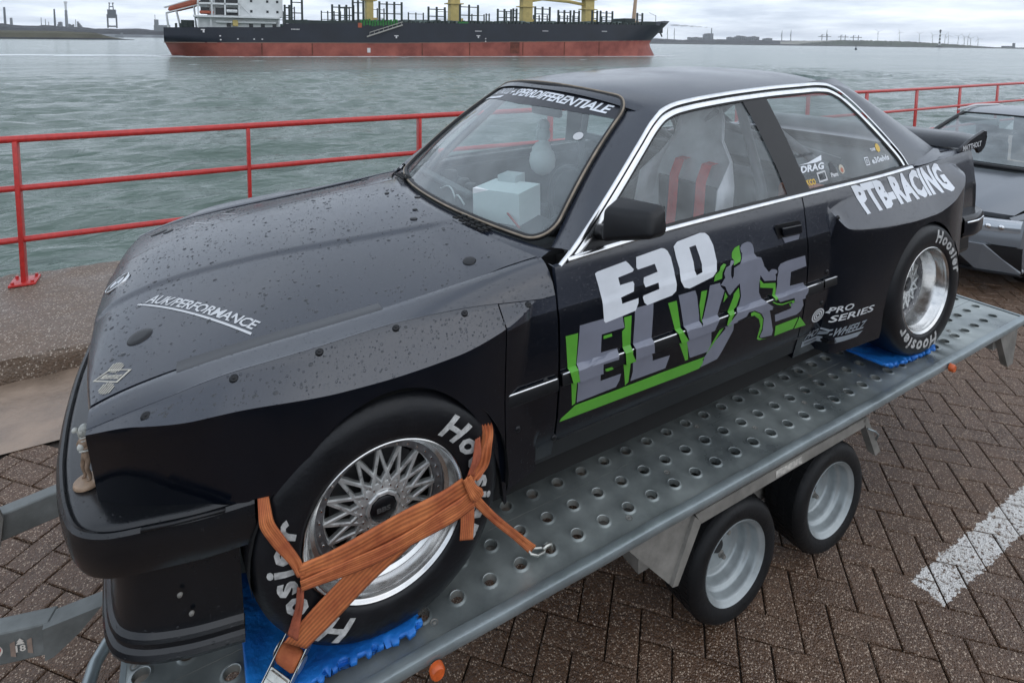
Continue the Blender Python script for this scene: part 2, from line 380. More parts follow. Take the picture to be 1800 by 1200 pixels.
m = MB(); m.box((-200, 3.9, -9), (200, 4.125, KZ - .5)); tag(m.build('quay_wall', M_wallc), 'weathered concrete quay wall dropping to the water', 'quay wall', kind='structure')
m = MB(); m.add([(-400, 1.6, GZ - .02), (400, 1.6, GZ - .02), (400, 4.0, GZ - .02), (-400, 4.0, GZ - .02)], [(0, 1, 2, 3)]); tag(m.build('ground', M_wallc), kind='structure')

# ---- red railing on the quay edge
M_red = pm('red_paint', (.40, .022, .020), .36, col2=(.56, .036, .030), vs=26, detail=10, bump=.12, bs=90, coat=.15)
RY = 3.87
rl = empty('railing', (0, RY, KZ), 'red painted steel railing with three rails along the quay edge', 'railing')
def rpart(mb, name, smooth=True):
    o = mb.build(name, M_red, None, smooth, 40); o.parent = rl; o.matrix_parent_inverse = rl.matrix_world.inverted(); return o
for z, r in ((.70, .030), (.29, .026), (-.145, .026)):
    m = MB(); m.tube([(x, RY, z + .004 * math.sin(x * .9)) for x in np.linspace(-25, 60, 60)], r, 12); rpart(m, 'rail')
posts = [-1.70 + 1.74 * k for k in range(-6, 20)]
for k, x in enumerate(posts):
    m = MB(); m.box((x - .045, RY - .010, KZ + .02), (x + .045, RY + .010, .68), bev=.003) if x > 8 else m.box((x - .016, RY - .045, KZ + .02), (x + .016, RY + .045, .68), bev=.003)
    o = rpart(m, 'post'); 
    m = MB(); m.box((x - .09, RY - .10, KZ + .003), (x + .09, RY + .10, KZ + .022), bev=.004)
    for sx in (-1, 1):
        for sy in (-1, 1): m.lathe([(0, .018), (.012, .018), (.012, 0)], 6, (x + sx * .065, RY + sy * .075, KZ + .022), 'z')
    p = m.build('base_plate', M_red, None, True, 40); p.parent = o

# ================================================================ THE SHIP
M_hulld = pm('hull_dark_paint', (.010, .014, .024), .5, var=.25, vs=.12, detail=8)
M_hullr = pm('hull_red_paint', (.19, .040, .028), .6, col2=(.36, .098, .068), vs=.16, detail=9)
M_white = pm('ship_white', (.62, .64, .64), .6, var=.10, vs=.4)
M_dgrn = pm('dark_green_steel', (.020, .032, .030), .6, var=.3, vs=1)
M_yel = pm('crane_yellow', (.46, .36, .13), .6, var=.12, vs=.6)
M_deckg = pm('deck_green', (.07, .12, .10), .8)
M_dkwin = pm('dark_window', (.02, .025, .03), .25)
M_orange = pm('lifeboat_orange', (.36, .085, .04), .5, var=.15, vs=1)
SM = Matrix(((SHU.x, SHN.x, 0, SHO.x), (SHU.y, SHN.y, 0, SHO.y), (0, 0, 1, WZ), (0, 0, 0, 1)))
ship = empty('cargo_ship', label='long cargo ship with dark blue topsides and red lower hull passing on the water', cat='ship', mat=SM)
def loose(mb):
    "split a collector into its separate pieces"
    par = list(range(len(mb.v)))
    def find(a):
        while par[a] != a: par[a] = par[par[a]]; a = par[a]
        return a
    for f in mb.f:
        for b in f[1:]: par[find(b)] = find(f[0])
    groups = {}
    for f in mb.f: groups.setdefault(find(f[0]), []).append(f)
    for fs in groups.values():
        idx = sorted({i for f in fs for i in f}); mp = {i: k for k, i in enumerate(idx)}; m = MB(); m.add([mb.v[i] for i in idx], [[mp[i] for i in f] for f in fs]); yield m
def sp(mb, name, mat, parent=None, smooth=False):
    if name in ('hull_marks', 'rust_streak', 'handrail', 'davit', 'gallery', 'hatch_cover', 'mooring_gear', 'windlass', 'crane_jib', 'crane_platform'):
        for q in loose(mb): o = q.build(name, mat, parent or ship, smooth, 40)
        return o
    o = mb.build(name, mat, parent or ship, smooth, 40)
    if name in ('coaming', 'net_pile', 'boot_line', 'gangway'): o['kind'] = 'stuff'
    return o
def TIP(z): return 194.5 + max(0, z - 6.5) * 1.12 + max(0, 5 - z) * .7
def hw(s, z):     # half width of the hull at station s, height z above water
    b = 15.5
    full = b * min(1, (.72 + .28 * min(1, max(0, s) / 16)))
    rake = TIP(z)
    run = 34 - 10 * min(1, max(0, z) / 14)
    t = max(0, (s - (rake - run)) / run)
    f = math.sqrt(max(0, 1 - min(1, t) ** 2.2))
    tail = 1 if s > 22 else (1 - (1 - min(1, max(0, s) / 22)) ** 2 * max(0, min(1, (5.5 - z) / 6)) * .9)
    return max(.02, full * f * tail)
def dz_(s): return np.interp(s, [0, 33.8, 34.3, 72, 142, 178], [8.9, 9.6, 10.8, 11.9, 13.2, 13.8])
def bz_(s): return np.interp(s, [0, 72, 180, 190], [4.3, 4.8, 6.9, 7.1])
def hull(zlo, zhi, name, mat, n=7):
    P = []; st = list(np.linspace(0, 33.9, 16)) + list(np.linspace(34.3, 160, 40)) + list(np.linspace(162, 207, 60))
    for side in (1, -1):
        P = []
        for s in st:
            row = []
            for k in range(n):
                z = zlo(s) + (zhi(s) - zlo(s)) * k / (n - 1)
                tip = TIP(z)
                ss = min(s, tip); a = .0 if s > 1 else max(0, (4.3 - z)) * .28
                row.append((ss + a, -side * hw(ss, z), z))
            P.append(row)
        o = grid(name, P, mat, ship, True, flip=side < 0, sharp=50)
    return o
hull(lambda s: -1.5, lambda s: bz_(s), 'lower_hull', M_hullr); hull(lambda s: bz_(s), lambda s: dz_(s), 'upper_hull', M_hulld)
m = MB(); m.add([(0, -11.2, 4.3), (0, 11.2, 4.3), (0, 11.2, 8.9), (0, -11.2, 8.9)], [(0, 1, 2, 3)]); m.add([(.01, -5, 4.3), (.01, 5, 4.3), (1.6, 1, -1.5), (1.6, -1, -1.5)], [(3, 2, 1, 0)]); sp(m, 'transom', M_hulld)
dk = []; 
for s in list(np.linspace(0, 33.9, 10)) + list(np.linspace(34.3, 202, 60)):
    z = dz_(s) - .25; w_ = hw(min(s, 200), z); dk.append([(s, -w_ + .1, z), (s, 0, z + .4), (s, w_ - .1, z)])
grid('deck', dk, M_deckg, ship)
# forecastle bulwark with the flared tip
P = []
for s in np.linspace(192, 206.5, 18):
    row = []
    for k in range(4):
        z = 13.4 + (15.2 + max(0, s - 198) * .17 - 13.4) * k / 3; tip = TIP(z); ss = min(s, tip); row.append((ss, -hw(ss, z), z))
    P.append(row)
grid('bulwark', P, M_hulld, ship); grid('bulwark', [[(x, -y, z) for x, y, z in r] for r in P], M_hulld, ship, flip=True)
m = MB(); m.box((197.5, -5.4, 10.6), (200.6, -3.4, 12.9), bev=.3); m.tube([(199.5, -4.6, 11), (200.5, -4.9, 9.0)], .35, 6); sp(m, 'anchor', M_hulld)
# pale rub line between the two paints, draught marks, tug marks, hull numbers
m = MB()
for s in np.linspace(2, 182, 46): 
    w_ = hw(s, 5); m.box((s - 2.1, -w_ - .06, bz_(s) - .10), (s + 2.1, -w_ + .02, bz_(s) + .12))
sp(m, 'boot_line', pm('worn_line', (.20, .13, .10), .7))
m = MB()
for s in (72, 72 + 24): pass
for (s, z) in ((71.5, 7.1), (103.0, 7.6), (103.0, 9.6), (37.8, 9.0), (132, 10.2), (160.5, 10.6), (11, 8.1), (15.6, 6.5), (15.7, 5.3), (106, 6.8), (106, 5.8), (25.3, 5.6), (27.7, 5.6), (20.6, 5.6)):
    w_ = hw(s, z) + .08
    if z in (7.1, 7.6, 8.1): m.prism([(s - .75, z + .45), (s + .75, z + .45), (s + .75, z + .1), (s + .25, z + .1), (s + .25, z - .6), (s - .25, z - .6), (s - .25, z + .1), (s - .75, z + .1)], -w_ - .02, -w_ + .05, 'y')
    elif z > 8.9:
        for q in range(6): m.box((s - 1.3 + q * .45, -w_ - .02, z - .18), (s - 1.0 + q * .45, -w_ + .05, z + .18))
    else: m.box((s - .22, -w_ - .02, z - .2), (s + .22, -w_ + .05, z + .2))
m.box((61.2, -15.62, 1.4), (62.3, -15.5, 3.0))
m.prism([(18.7, .5), (19.7, .5), (19.9, 2.4)], -14.9, -14.7, 'y')
sp(m, 'hull_marks', pm('mark_white', (.62, .6, .6), .7))
m = MB()
for s in (27.5, 43, 81, 99.5, 122, 141, 158): m.box((s - .2, -15.56, .4), (s + .2, -15.5, bz_(s) - .2))
m.box((116.5, -15.57, 1.2), (120.5, -15.5, 5.6)); sp(m, 'rust_streak', pm('rust', (.13, .035, .02), .8, var=.4, vs=.8))
# superstructure
m = MB(); m.box((9.5, -12.5, 8.9), (33.2, 12.5, 12.3)); m.box((21.4, -13.3, 12.9), (34.2, 13.3, 27.4)); m.box((12, -10.4, 12.9), (21.4, 13.3, 27.2)); m.box((16, -15, 27.2), (34.4, 15, 30)); sp(m, 'deckhouse', M_white)
for z in (12.3, 16.3, 19.6, 22.9):
    m = MB(); m.box((8.3 if z < 13 else 9.4, -15.2 if z < 13 else -14, z), (33.2 if z < 13 else 21.4, 15.2 if z < 13 else 14, z + .55))
    for s in ((9.6, 13.1, 33.0) if z < 13 else (9.7, 13.5, 17.2, 21.2)): m.box((s - .22, -14.0, z - (3.3 if z < 13 else 3.3)), (s + .22, -13.6, z))
    sp(m, 'gallery', M_white)
for z in (14.2, 17.5, 20.8, 24):
    for s in (10.2, 14.4):
        m = MB(); m.box((s, -10.5, z - .9), (s + 2.6, -10.38, z + 1.3)); sp(m, 'opening', M_dkwin)
    m = MB(); m.box((17.4, -10.52, z - 1), (20.8, -10.38, z + 1.4)); sp(m, 'opening', M_dkwin)
for z in (14.1, 17.4, 20.7):
    for s in (24.4, 29.2, 32.2):
        m = MB(); m.box((s, -13.38, z), (s + .7, -13.28, z + .8)); sp(m, 'window', M_dkwin)
for s in (18.4, 19.9): m = MB(); m.lathe([(0, -.8), (.5, -.8), (.5, .8), (0, .8)], 10, (s, -13.4, 14.4), 'x'); sp(m, 'life_raft', M_white, smooth=True)
m = MB(); m.box((10, -13.2, 13.4), (13.9, -11.8, 14.3), bev=.2); sp(m, 'rescue_boat', M_orange)
m = MB(); m.tube([(22, -13.6, 16), (25, -13.7, 12.9)], .12, 5); m.tube([(14.5, -13.6, 10.9), (32, -13.6, 10.9)], .35, 6); sp(m, 'handrail', M_white)
for s in (17.5, 24, 27.5, 31): m = MB(); m.box((s, -12.6, 9.4), (s + 1.2, -12.48, 11.2)); sp(m, 'door', M_dkwin)
m = MB(); m.box((19.2, -14.2, 9.6), (20.8, -13, 11.6), bev=.2); sp(m, 'winch', M_yel)
# stern lifeboat in its davit, sloping
lb = MB(); Q = Matrix.Translation((5.4, -3, 16.1)) @ Matrix.Rotation(-.31, 4, 'Y')
lb.lathe([(0, -5), (.9, -4.4), (1.3, -2), (1.4, 2), (1.0, 4.2), (0, 5)], 12, (0, 0, 0), 'x'); sp(lb, 'lifeboat', M_orange).matrix_local = Q
m = MB()
for y in (-4.7, -1.3):
    m.tube([(.6, y, 9), (.2, y, 13.6), (11, y, 17)], .22, 6); m.tube([(4, y, 9), (3, y, 14.3)], .2, 6); m.tube([(8.5, y, 9), (8, y, 16)], .2, 6); m.tube([(-.3, y, 15.3), (10, y, 19)], .18, 6)
sp(m, 'davit', M_white)
m = MB()
for s in (3, 4.2, 5.6, 7): m.box((s, -10.4, 8.9), (s + .6, -9.6, 10.3))
m.box((4.5, -8, 8.9), (8.0, -4, 11.4)); sp(m, 'mooring_gear', M_dgrn)
# lashing frames for containers: dark green portal frames along the deck
def frame(x0, x1, zt, cols, rows, y=-13.5):
    zb = float(dz_((x0 + x1) / 2)); m = MB(); m2 = MB()
    for x in np.linspace(x0, x1, cols + 1): m.box((x - .32, y - .3, zb), (x + .32, y + .3, zt)); m2.box((x - .2, 13.2, zb), (x + .2, 13.8, zt - 1.0))
    for z in np.linspace(zb, zt - .9, rows + 1)[1:]: m.box((x0, y - .2, z - .16), (x1, y + .2, z + .16)); m2.box((x0, 13.3, z - .8), (x1, 13.7, z - .6))
    sp(m, 'lashing_frame', M_dgrn); sp(m2, 'lashing_frame', M_dgrn)
for a in ((34.8, 36.2, 17, 1, 2), (36.9, 40.2, 18.8, 1, 2), (49.9, 57.0, 17.7, 3, 2), (56.8, 60.4, 19.5, 2, 2), (66.0, 74.0, 19.4, 3, 2), (84.0, 90.3, 18.2, 2, 2), (96.3, 103.6, 19.5, 2, 2), (111.9, 117.6, 18.4, 2, 2), (118.6, 120, 18.8, 1, 2), (128.3, 135.0, 19.9, 2, 3), (139.0, 144.8, 18.9, 2, 2), (146.5, 149, 19, 1, 2), (155.5, 158, 19.3, 1, 2), (159.7, 165.8, 19.3, 2, 3), (179.0, 181.8, 19.0, 1, 2)): frame(*a)
m = MB(); m.box((34.5, -15.3, 10.9), (178, -14.9, 12.1)); 
for k in range(90): s = 36 + k * 1.6; z = float(dz_(s)); m.box((s, -15.2, z), (s + random.uniform(.5, 1.3), -14.2, z + random.uniform(.4, 1.1)))
sp(m, 'coaming', M_dgrn)
m = MB()
for k in range(60): s = 40 + k * 2.35; z = float(dz_(s)); m.box((s, -13, z), (s + 1.9, -2, z + random.uniform(.5, 1.4)))
sp(m, 'hatch_cover', pm('hatch_grey', (.16, .20, .19), .8, var=.2, vs=.4))
# deck cranes: yellow pedestals, jibs resting between the last pair
for s, w_, dx in ((65.2, 1.3, 0), (98.8, 2.0, 0), (131.1, 2.3, 0), (162.1, 2.3, 0)):
    zb = float(dz_(s)); cr0 = MB(); cr0.box((s - w_, -1.8, zb - 1), (s + w_, 1.8, 31), bev=.15); sp(cr0, 'crane_pedestal', M_yel)
    m = MB(); m.box((s - w_ - 1.3, -2.4, 20.3), (s + w_ + 1.3, 2.4, 20.7)); m.box((s + w_, -1, zb), (s + w_ + 1.6, 1, zb + 2.4)); m.box((s - w_ - 3, -2.4, 24.5), (s + w_ + 1, 2.4, 27.5)); sp(m, 'crane_platform', M_yel)
m = MB(); m.tube([(134, 0, 23.4), (139, 0, 24.2), (152, 0, 23.6), (160.5, 0, 22.4)], [.9, .75, .75, .6], 6); m.tube([(101, 0, 25), (129, 0, 28)], .7, 6); m.tube([(67, 0, 26), (96, 0, 25)], .6, 6); sp(m, 'crane_jib', M_yel)
m = MB(); m.tube([(187.3, 0, 13), (188.6, 0, 31)], [1.0, .7], 8); m.box((185.6, -1.5, 13.5), (189.6, 1.5, 16.2), bev=.3); sp(m, 'foremast', pm('mast_buff', (.42, .30, .2), .7))
m = MB(); m.box((170, -9, 13.6), (192, 9, 15.1)); m.box((178, -6, 15.1), (184, 4, 16.9), bev=.3); m.box((191.5, -4, 13.8), (197.5, 4, 15.9), bev=.3); m.tube([(198, -3, 15), (198, -3, 18.9)], .12, 5); m.tube([(194, -3, 20), (198, -3, 18.6)], .08, 5); sp(m, 'windlass', M_dgrn)
m = MB(); m.tube([(61.0, -16.2, 6.9), (73.6, -16.2, 11.2)], .28, 5); m.tube([(62, -16.2, 8.4), (73.6, -16.2, 12.3)], .16, 5)
for k in range(8): m.tube([(62 + k * 1.6, -16.2, 7.3 + k * .53), (62 + k * 1.6, -16.2, 8.5 + k * .53)], .1, 4)
sp(m, 'gangway', pm('alu_grey', (.32, .31, .28), .6))
m = MB()
for k in range(14): s = 59 + k * .95; m.box((s, -15.6, 10.6 + random.random() * .6), (s + .6, -15.0, 12.4 + random.random() * .8))
m.box((95, -15.3, 12.2), (99, -14.6, 13.0)); sp(m, 'net_pile', pm('bright_green_net', (.03, .17, .04), .8, var=.4, vs=2))
m = MB(); m.box((58.1, -15.7, 10.0), (59.4, -15.0, 11.6)); sp(m, 'hose_box', M_orange)

# ================================================================ THE FAR SHORES
def B(az, D, z=0):        # bearing from the quay in degrees, distance and height above the water in metres
    return Vector((CAMP[0] + D * math.sin(R_(az)), CAMP[1] + D * math.cos(R_(az)), WZ + z))
M_dike = pm('dike_grass_stone', (.085, .082, .058), .9, var=.3, vs=.02, detail=8)
M_dark = pm('ore_heap_dark', (.030, .034, .040), .9, var=.35, vs=.01, detail=8)
M_ind = pm('industrial_grey', (.16, .175, .19), .8, var=.2, vs=.02)
M_steel = pm('far_steel', (.07, .085, .10), .7)
M_dune = pm('dune_scrub', (.06, .075, .05), .9, var=.4, vs=.006, detail=8)
M_sand = pm('dune_sand', (.33, .32, .28), .9)
M_tw = pm('turbine_white', (.55, .57, .58), .6)
M_dam = pm('dam_stone', (.10, .105, .105), .9, var=.3, vs=.05)
def ridge(name, prof, D, depth, mat, jit=0, kind='structure', n=120, label=None, cat=None, zb=-1.5):
    az = np.linspace(prof[0][0], prof[-1][0], n); h = np.interp(az, [p[0] for p in prof], [p[1] for p in prof]); rr = random.Random(len(name) + int(D))
    P = []
    for a, z in zip(az, h):
        z = z * (1 + rr.gauss(0, jit)); P.append([tuple(B(a, D, zb)), tuple(B(a, D + depth * .12, z * .75 if z > 8 else z * .5)), tuple(B(a, D + depth * .22, z)), tuple(B(a, D + depth * .7, z)), tuple(B(a, D + depth, zb))])
    return tag(grid(name, P, mat, smooth=False), label, cat, kind=kind)
ridge('breakwater', [(-30, 13), (-12.6, 12), (-9.2, 12.6), (-7.2, 11.3), (-6.7, 10.4), (-6.2, 6.5), (-5.5, 3.2), (-4.6, .4)], 1120, 60, M_dike, .012)
ridge('breakwater_foot', [(-30, 2.6), (-6, 2.4), (-5, 1.5), (-4.2, .5)], 1105, 14, M_dark, .06)
ridge('far_quay_land', [(-34, 50), (-25, 44), (-14, 50), (-12.5, 57), (-11.9, 53), (-10.9, 49), (-10, 53), (-9.2, 52), (-8.6, 47), (-7.4, 47), (-6.9, 42), (-6, 44), (-5, 42), (-4, 46), (-3.1, 41), (-2.2, 40), (2, 38), (9, 30), (20, 28), (30, 30), (42, 26)], 3500, 260, M_dark, .02, n=300)
ridge('far_quay_edge', [(-34, 12), (-8, 12), (-5.3, 14), (0, 12), (42, 10)], 3380, 60, M_ind, .02)
def far_thing(name, mb, mat, label, cat, loc, group=None):
    o = mb.build(name, mat, None, False); return tag(o, label, cat, group)
def stack(az, z, r0, r1, D=3560, two=None):
    m = MB(); p = B(az, D); m.tube([p + Vector((0, 0, 20)), p + Vector((0, 0, z))], [r0, r1], 10)
    if two:
        m2 = MB(); m2.tube([p + Vector((0, 0, z)), p + Vector((0, 0, z + two))], [r1 * .9, r1 * .9], 10); m2.tube([p + Vector((0, 0, z + two)), p + Vector((0, 0, z + two + 10))], [r1 * 1.3, r1 * 1.3], 10); return m, m2
    return m
far_thing('chimney', stack(-12.24, 132, 5.2, 3.8), M_steel, 'tall dark chimney at the far left edge of the skyline', 'chimney', 0)
far_thing('chimney', stack(-11.89, 84, 6, 4.6), M_ind, 'short grey chimney beside the tall one on the far left shore', 'chimney', 0)
far_thing('chimney', stack(-9.33, 132, 4.8, 3.2), M_steel, 'slender dark chimney left of the pale topped tower across the water', 'chimney', 0)
a, b = stack(-8.61, 128, 6.5, 5.2, two=32); t = a.build('chimney', M_ind); b.build('chimney_top', M_tw, t); tag(t, 'tallest far chimney with a pale upper half and dark tip', 'chimney')
for az, z, D, lb in ((-9.71, 70, 3570, 'thin short stack between the two slender far chimneys'), (-10.15, 90, 3590, 'thin lattice mast left of the slender dark far chimney'), (-9.9, 83, 3610, 'second thin mast left of the slender dark far chimney'), (-8.04, 85, 3590, 'thin mast right of the pale topped far chimney')):
    far_thing('mast', stack(az, z, 2, 1.2, D), M_ind, lb, 'mast', 0)
for a0, a1, z, lb in ((-9.2, -8.92, 74, 'blocky grey plant building left of the pale topped far chimney'), (-8.51, -8.19, 64, 'low dark plant building right of the pale topped far chimney'), (-7.96, -7.66, 76, 'sloping grey plant tower on the far left shore')):
    m = MB(); p, q = B(a0, 3620), B(a1, 3620); w_ = (q - p).length
    for k in range(5): x0 = p.lerp(q, k / 5); x1 = p.lerp(q, (k + .9) / 5); hh = z * (.78 + .22 * random.random()) if 'sloping' not in lb else z - k * 6; m.box((x0.x, p.y, WZ + 20), (x1.x, p.y + 30, WZ + hh))
    far_thing('plant_building', m, M_ind, lb, 'building', 0)
# ore unloader
g = empty('ore_unloader', B(-5.68, 3000), 'tall grey portal crane standing on the far left quay', 'crane')
def gp(m, name, mat): o = m.build(name, mat); o.parent = g; o.matrix_parent_inverse = g.matrix_world.inverted()
p0, p1 = B(-5.98, 3000), B(-5.38, 3000); y = p0.y
for x in (p0.x, p1.x): m = MB(); m.tube([(x, y, WZ + 40), (x, y, WZ + 98)], 2.2, 6); m.tube([(x, y + 20, WZ + 40), (x, y + 20, WZ + 98)], 2.2, 6); gp(m, 'leg', M_steel)
m = MB(); m.box((p0.x + 1, y - 2, WZ + 82), (p1.x - 1, y + 22, WZ + 118)); gp(m, 'machine_house', M_steel)
m = MB(); m.box((p0.x - 1, y - 1, WZ + 44), (p1.x + 1, y + 21, WZ + 50)); gp(m, 'sill_beam', M_steel)
m = MB(); m.tube([(p0.x + 8, y, WZ + 116), (p0.x + 10, y, WZ + 146)], 2, 5); m.tube([(p1.x - 8, y, WZ + 116), (p1.x - 10, y, WZ + 146)], 2, 5); m.box((p0.x + 9, y, WZ + 128), (p1.x - 9, y + 3, WZ + 132)); m.box((p0.x + 6, y, WZ + 143), (p0.x + 13, y + 3, WZ + 147)); m.box((p1.x - 13, y, WZ + 143), (p1.x - 6, y + 3, WZ + 147)); gp(m, 'top_frame', M_steel)
sb = MB(); p, q = B(-5.5, 2800), B(-4.95, 2800); sb.box((p.x, p.y, WZ - 1), (q.x, p.y + 12, WZ + 9)); sb.box((q.x - 9, p.y + 2, WZ + 9), (q.x - 1, p.y + 10, WZ + 19)); far_thing('coaster', sb, M_ind, 'small pale coaster moored below the far left quay', 'ship', 0)
sb = MB(); p, q = B(-2.8, 2900), B(-1.6, 2900); sb.box((p.x, p.y, WZ + 30), (q.x, p.y + 12, WZ + 55)); sb.box((p.x + 2, p.y, WZ + 55), (p.x + 18, p.y + 10, WZ + 78)); sb.tube([(p.x + 6, p.y, WZ + 78), (p.x + 6, p.y, WZ + 98)], 1.2, 5); far_thing('moored_ship', sb, M_ind, 'pale grey ship seen far off behind the big ship\'s stern', 'ship', 0)
# right-hand shore
ridge('dam', [(41, 9), (55, 8), (60, 6.5), (67, 6), (73, 5.5), (90, 5)], 3600, 60, M_dam, .03, n=260)
ridge('far_shore_right', [(38, 40), (43, 52), (45.5, 40), (48.6, 50), (52, 46), (55.3, 42), (57, 44), (60, 36)], 6050, 300, M_dark, .03, n=200)
ridge('far_beach', [(54, 30), (56.5, 40), (58.8, 50), (60.2, 38), (61.5, 30)], 5600, 100, M_sand, .02, n=80)
ridge('dune', [(55.5, 12), (57.5, 34), (58.8, 46), (60.9, 45), (63.7, 40), (65.9, 27), (67.4, 17), (69, 6)], 5200, 300, M_dune, .04, n=200)
for a0, a1, z, lb in ((47.6, 48.36, 114, 'grey block with the smoking chimney on the far right shore'), (46.2, 47.5, 72, 'long low grey works left of the smoking chimney'), (49.7, 50.5, 78, 'pair of grey tanks right of the smoking chimney'), (50.4, 51.4, 90, 'bulky grey works building in the middle of the far right shore'), (51.45, 52.35, 85, 'stepped grey works building next to the bulky one'), (52.8, 53.4, 71, 'small grey block at the end of the far works')):
    m = MB(); p, q = B(a0, 6200), B(a1, 6200)
    for k in range(6): x0 = p.lerp(q, k / 6); x1 = p.lerp(q, (k + .93) / 6); m.box((x0.x, x0.y, WZ + 20), (x1.x, x0.y + 40, WZ + z * random.uniform(.86, 1)))
    far_thing('works_building', m, M_ind, lb, 'building', 0)
far_thing('chimney', stack(48.1, 161, 7, 5, 6150), M_ind, 'chimney trailing a long plume of smoke on the far right shore', 'chimney', 0)
for az, z, lb in ((44.12, 165, 'left of two tall masts just beyond the ship\'s bow'), (44.75, 160, 'right of two tall masts just beyond the ship\'s bow'), (54.11, 142, 'thin mast right of the far works'), (54.84, 147, 'second thin mast right of the far works'), (57.66, 148, 'tall mast rising from the far container cranes')):
    m = stack(az, z, 4, 1.5, 6100); m.tube([B(az - .06, 6100, z * .55), B(az, 6100, z * .95)], 1.5, 4); far_thing('mast', m, M_steel, lb, 'mast', 0)
for a0, a1, z, lb in ((57.0, 58.0, 104, 'leftmost container crane on the far dunes'), (58.5, 59.3, 100, 'middle container crane on the far dunes'), (59.4, 60.3, 96, 'rightmost container crane on the far dunes')):
    m = MB(); p, q = B(a0, 6000), B(a1, 6000); m.tube([p + Vector((0, 0, z * .8)), q + Vector((0, 0, z * .8))], 3, 5); m.tube([p.lerp(q, .3) + Vector((0, 0, 30)), p.lerp(q, .3) + Vector((0, 0, z))], 3.5, 5); m.tube([p.lerp(q, .7) + Vector((0, 0, 30)), p.lerp(q, .7) + Vector((0, 0, z))], 3.5, 5); m.tube([p.lerp(q, .1) + Vector((0, 0, z * .8)), p.lerp(q, .5) + Vector((0, 0, z))], 1.5, 4)
    far_thing('container_crane', m, M_ind, lb, 'crane', 0)
tnames = ['first', 'second', 'third', 'fourth', 'fifth', 'sixth', 'seventh', 'eighth', 'ninth', 'tenth', 'eleventh']
for k, (az, z, rot) in enumerate([(61.43, 118, .3), (62.94, 114, -.15), (64.28, 102, .5), (65.15, 92, .1), (65.95, 92, .9), (66.17, 88, -.3), (66.78, 84, .7), (67.17, 76, .2), (67.38, 80, 1.2), (67.56, 68, .45), (68.01, 64, -.1)]):
    T = empty('wind_turbine', B(az, 5500), 'wind turbine, %s from the left of the row behind the striped tower' % tnames[k], 'wind turbine', 'wind turbines on the far right shore')
    D_ = B(az, 5500) - Vector(CAMP); D_.z = 0; D_.normalize(); side = Vector((D_.y, -D_.x, 0))
    m = MB(); m.tube([(0, 0, 10), (0, 0, z)], [2.9, 1.7], 8); m.build('tower', M_tw, T)
    m = MB(); m.tube([tuple(D_ * -5 + Vector((0, 0, z + 1))), tuple(D_ * 7 + Vector((0, 0, z + 1)))], 2.2, 6); nac = m.build('nacelle', M_tw, T)
    for b in range(3):
        q = rot + b * 2 * PI / 3; tip = side * math.cos(q) + Vector((0, 0, 1)) * math.sin(q); m = MB(); h = D_ * -6 + Vector((0, 0, z + 1)); m.tube([tuple(h), tuple(h + tip * 8), tuple(h + tip * 31)], [1.2, 1.7, .5], 4); m.build('blade', M_tw, T)
T = empty('striped_beacon', B(65.62, 3000), 'slim navigation tower with black and white bands on the dam', 'lighthouse')
for k in range(9):
    m = MB(); m.tube([(0, 0, 4 + k * 7.2), (0, 0, 4 + (k + 1) * 7.2)], 3.4 - k * .12, 10); m.build('band', M_tw if k % 2 else M_dkwin, T)
m = MB(); m.lathe([(0, 68.5), (5.2, 68.5), (5.2, 70), (3.4, 71), (3.4, 75), (0, 76)], 10, (0, 0, 0), 'z'); m.build('lantern', M_dkwin, T)
m = MB(); m.box((-9, -9, 3.5), (9, 9, 8)); m.build('base', M_dam, T)
sb = MB(); p, q = B(69.4, 4600), B(70.2, 4600); sb.box((p.x, min(p.y, q.y), WZ - 1), (q.x, max(p.y, q.y), WZ + 14)); sb.box((q.x - 14, q.y, WZ + 14), (q.x - 2, q.y + 10, WZ + 32)); far_thing('distant_ship', sb, M_ind, 'tiny ship on the horizon at the right edge', 'ship', 0)
sb = MB(); sb.lathe([(0, 0), (1.6, 0), (1.2, 2.4), (.4, 3), (.3, 6), (0, 6.4)], 8, tuple(B(59.9, 900)), 'z'); far_thing('buoy', sb, M_steel, 'dark buoy floating in front of the long dam', 'buoy', 0)
# smoke: real volume drifting left from the chimney
m = MB()
for (az, z, r) in ((48.0, 163, 5), (47.6, 168, 9), (47.0, 173, 12), (46.4, 178, 15), (45.6, 183, 17), (44.8, 188, 18)):
    c = B(az, 6150, z); bm2 = bmesh.new(); bmesh.ops.create_icosphere(bm2, subdivisions=2, radius=1)
    m.add([(c.x + p.co.x * r * 3.2, c.y + p.co.y * r * 3, c.z + p.co.z * r * .55) for p in bm2.verts], [[q.index for q in g.verts] for g in bm2.faces]); bm2.free()
ms = bpy.data.materials.new('smoke'); ms.use_nodes = True; n_ = ms.node_tree.nodes; n_.clear(); vo = n_.new('ShaderNodeVolumePrincipled'); oo = n_.new('ShaderNodeOutputMaterial'); vo.inputs['Density'].default_value = .012; vo.inputs['Color'].default_value = (.35, .36, .38, 1); ms.node_tree.links.new(vo.outputs[0], oo.inputs['Volume'])
tag(m.build('smoke_plume', ms, None, True), 'grey smoke plume drifting left from the far chimney', 'smoke', kind='stuff')
# the air: even thin haze round everything
mh = bpy.data.materials.new('haze'); mh.use_nodes = True; n_ = mh.node_tree.nodes; n_.clear(); vo = n_.new('ShaderNodeVolumePrincipled'); oo = n_.new('ShaderNodeOutputMaterial')
vo.inputs['Density'].default_value = HAZE; vo.inputs['Color'].default_value = (.95, .97, 1, 1); vo.inputs['Anisotropy'].default_value = 0; mh.node_tree.links.new(vo.outputs[0], oo.inputs['Volume'])
m = MB(); m.box((-7000, -900, WZ - 8), (9000, 7500, WZ + 215)); tag(m.build('haze', mh), 'thin pale haze over the water and far shores', 'haze', kind='stuff')

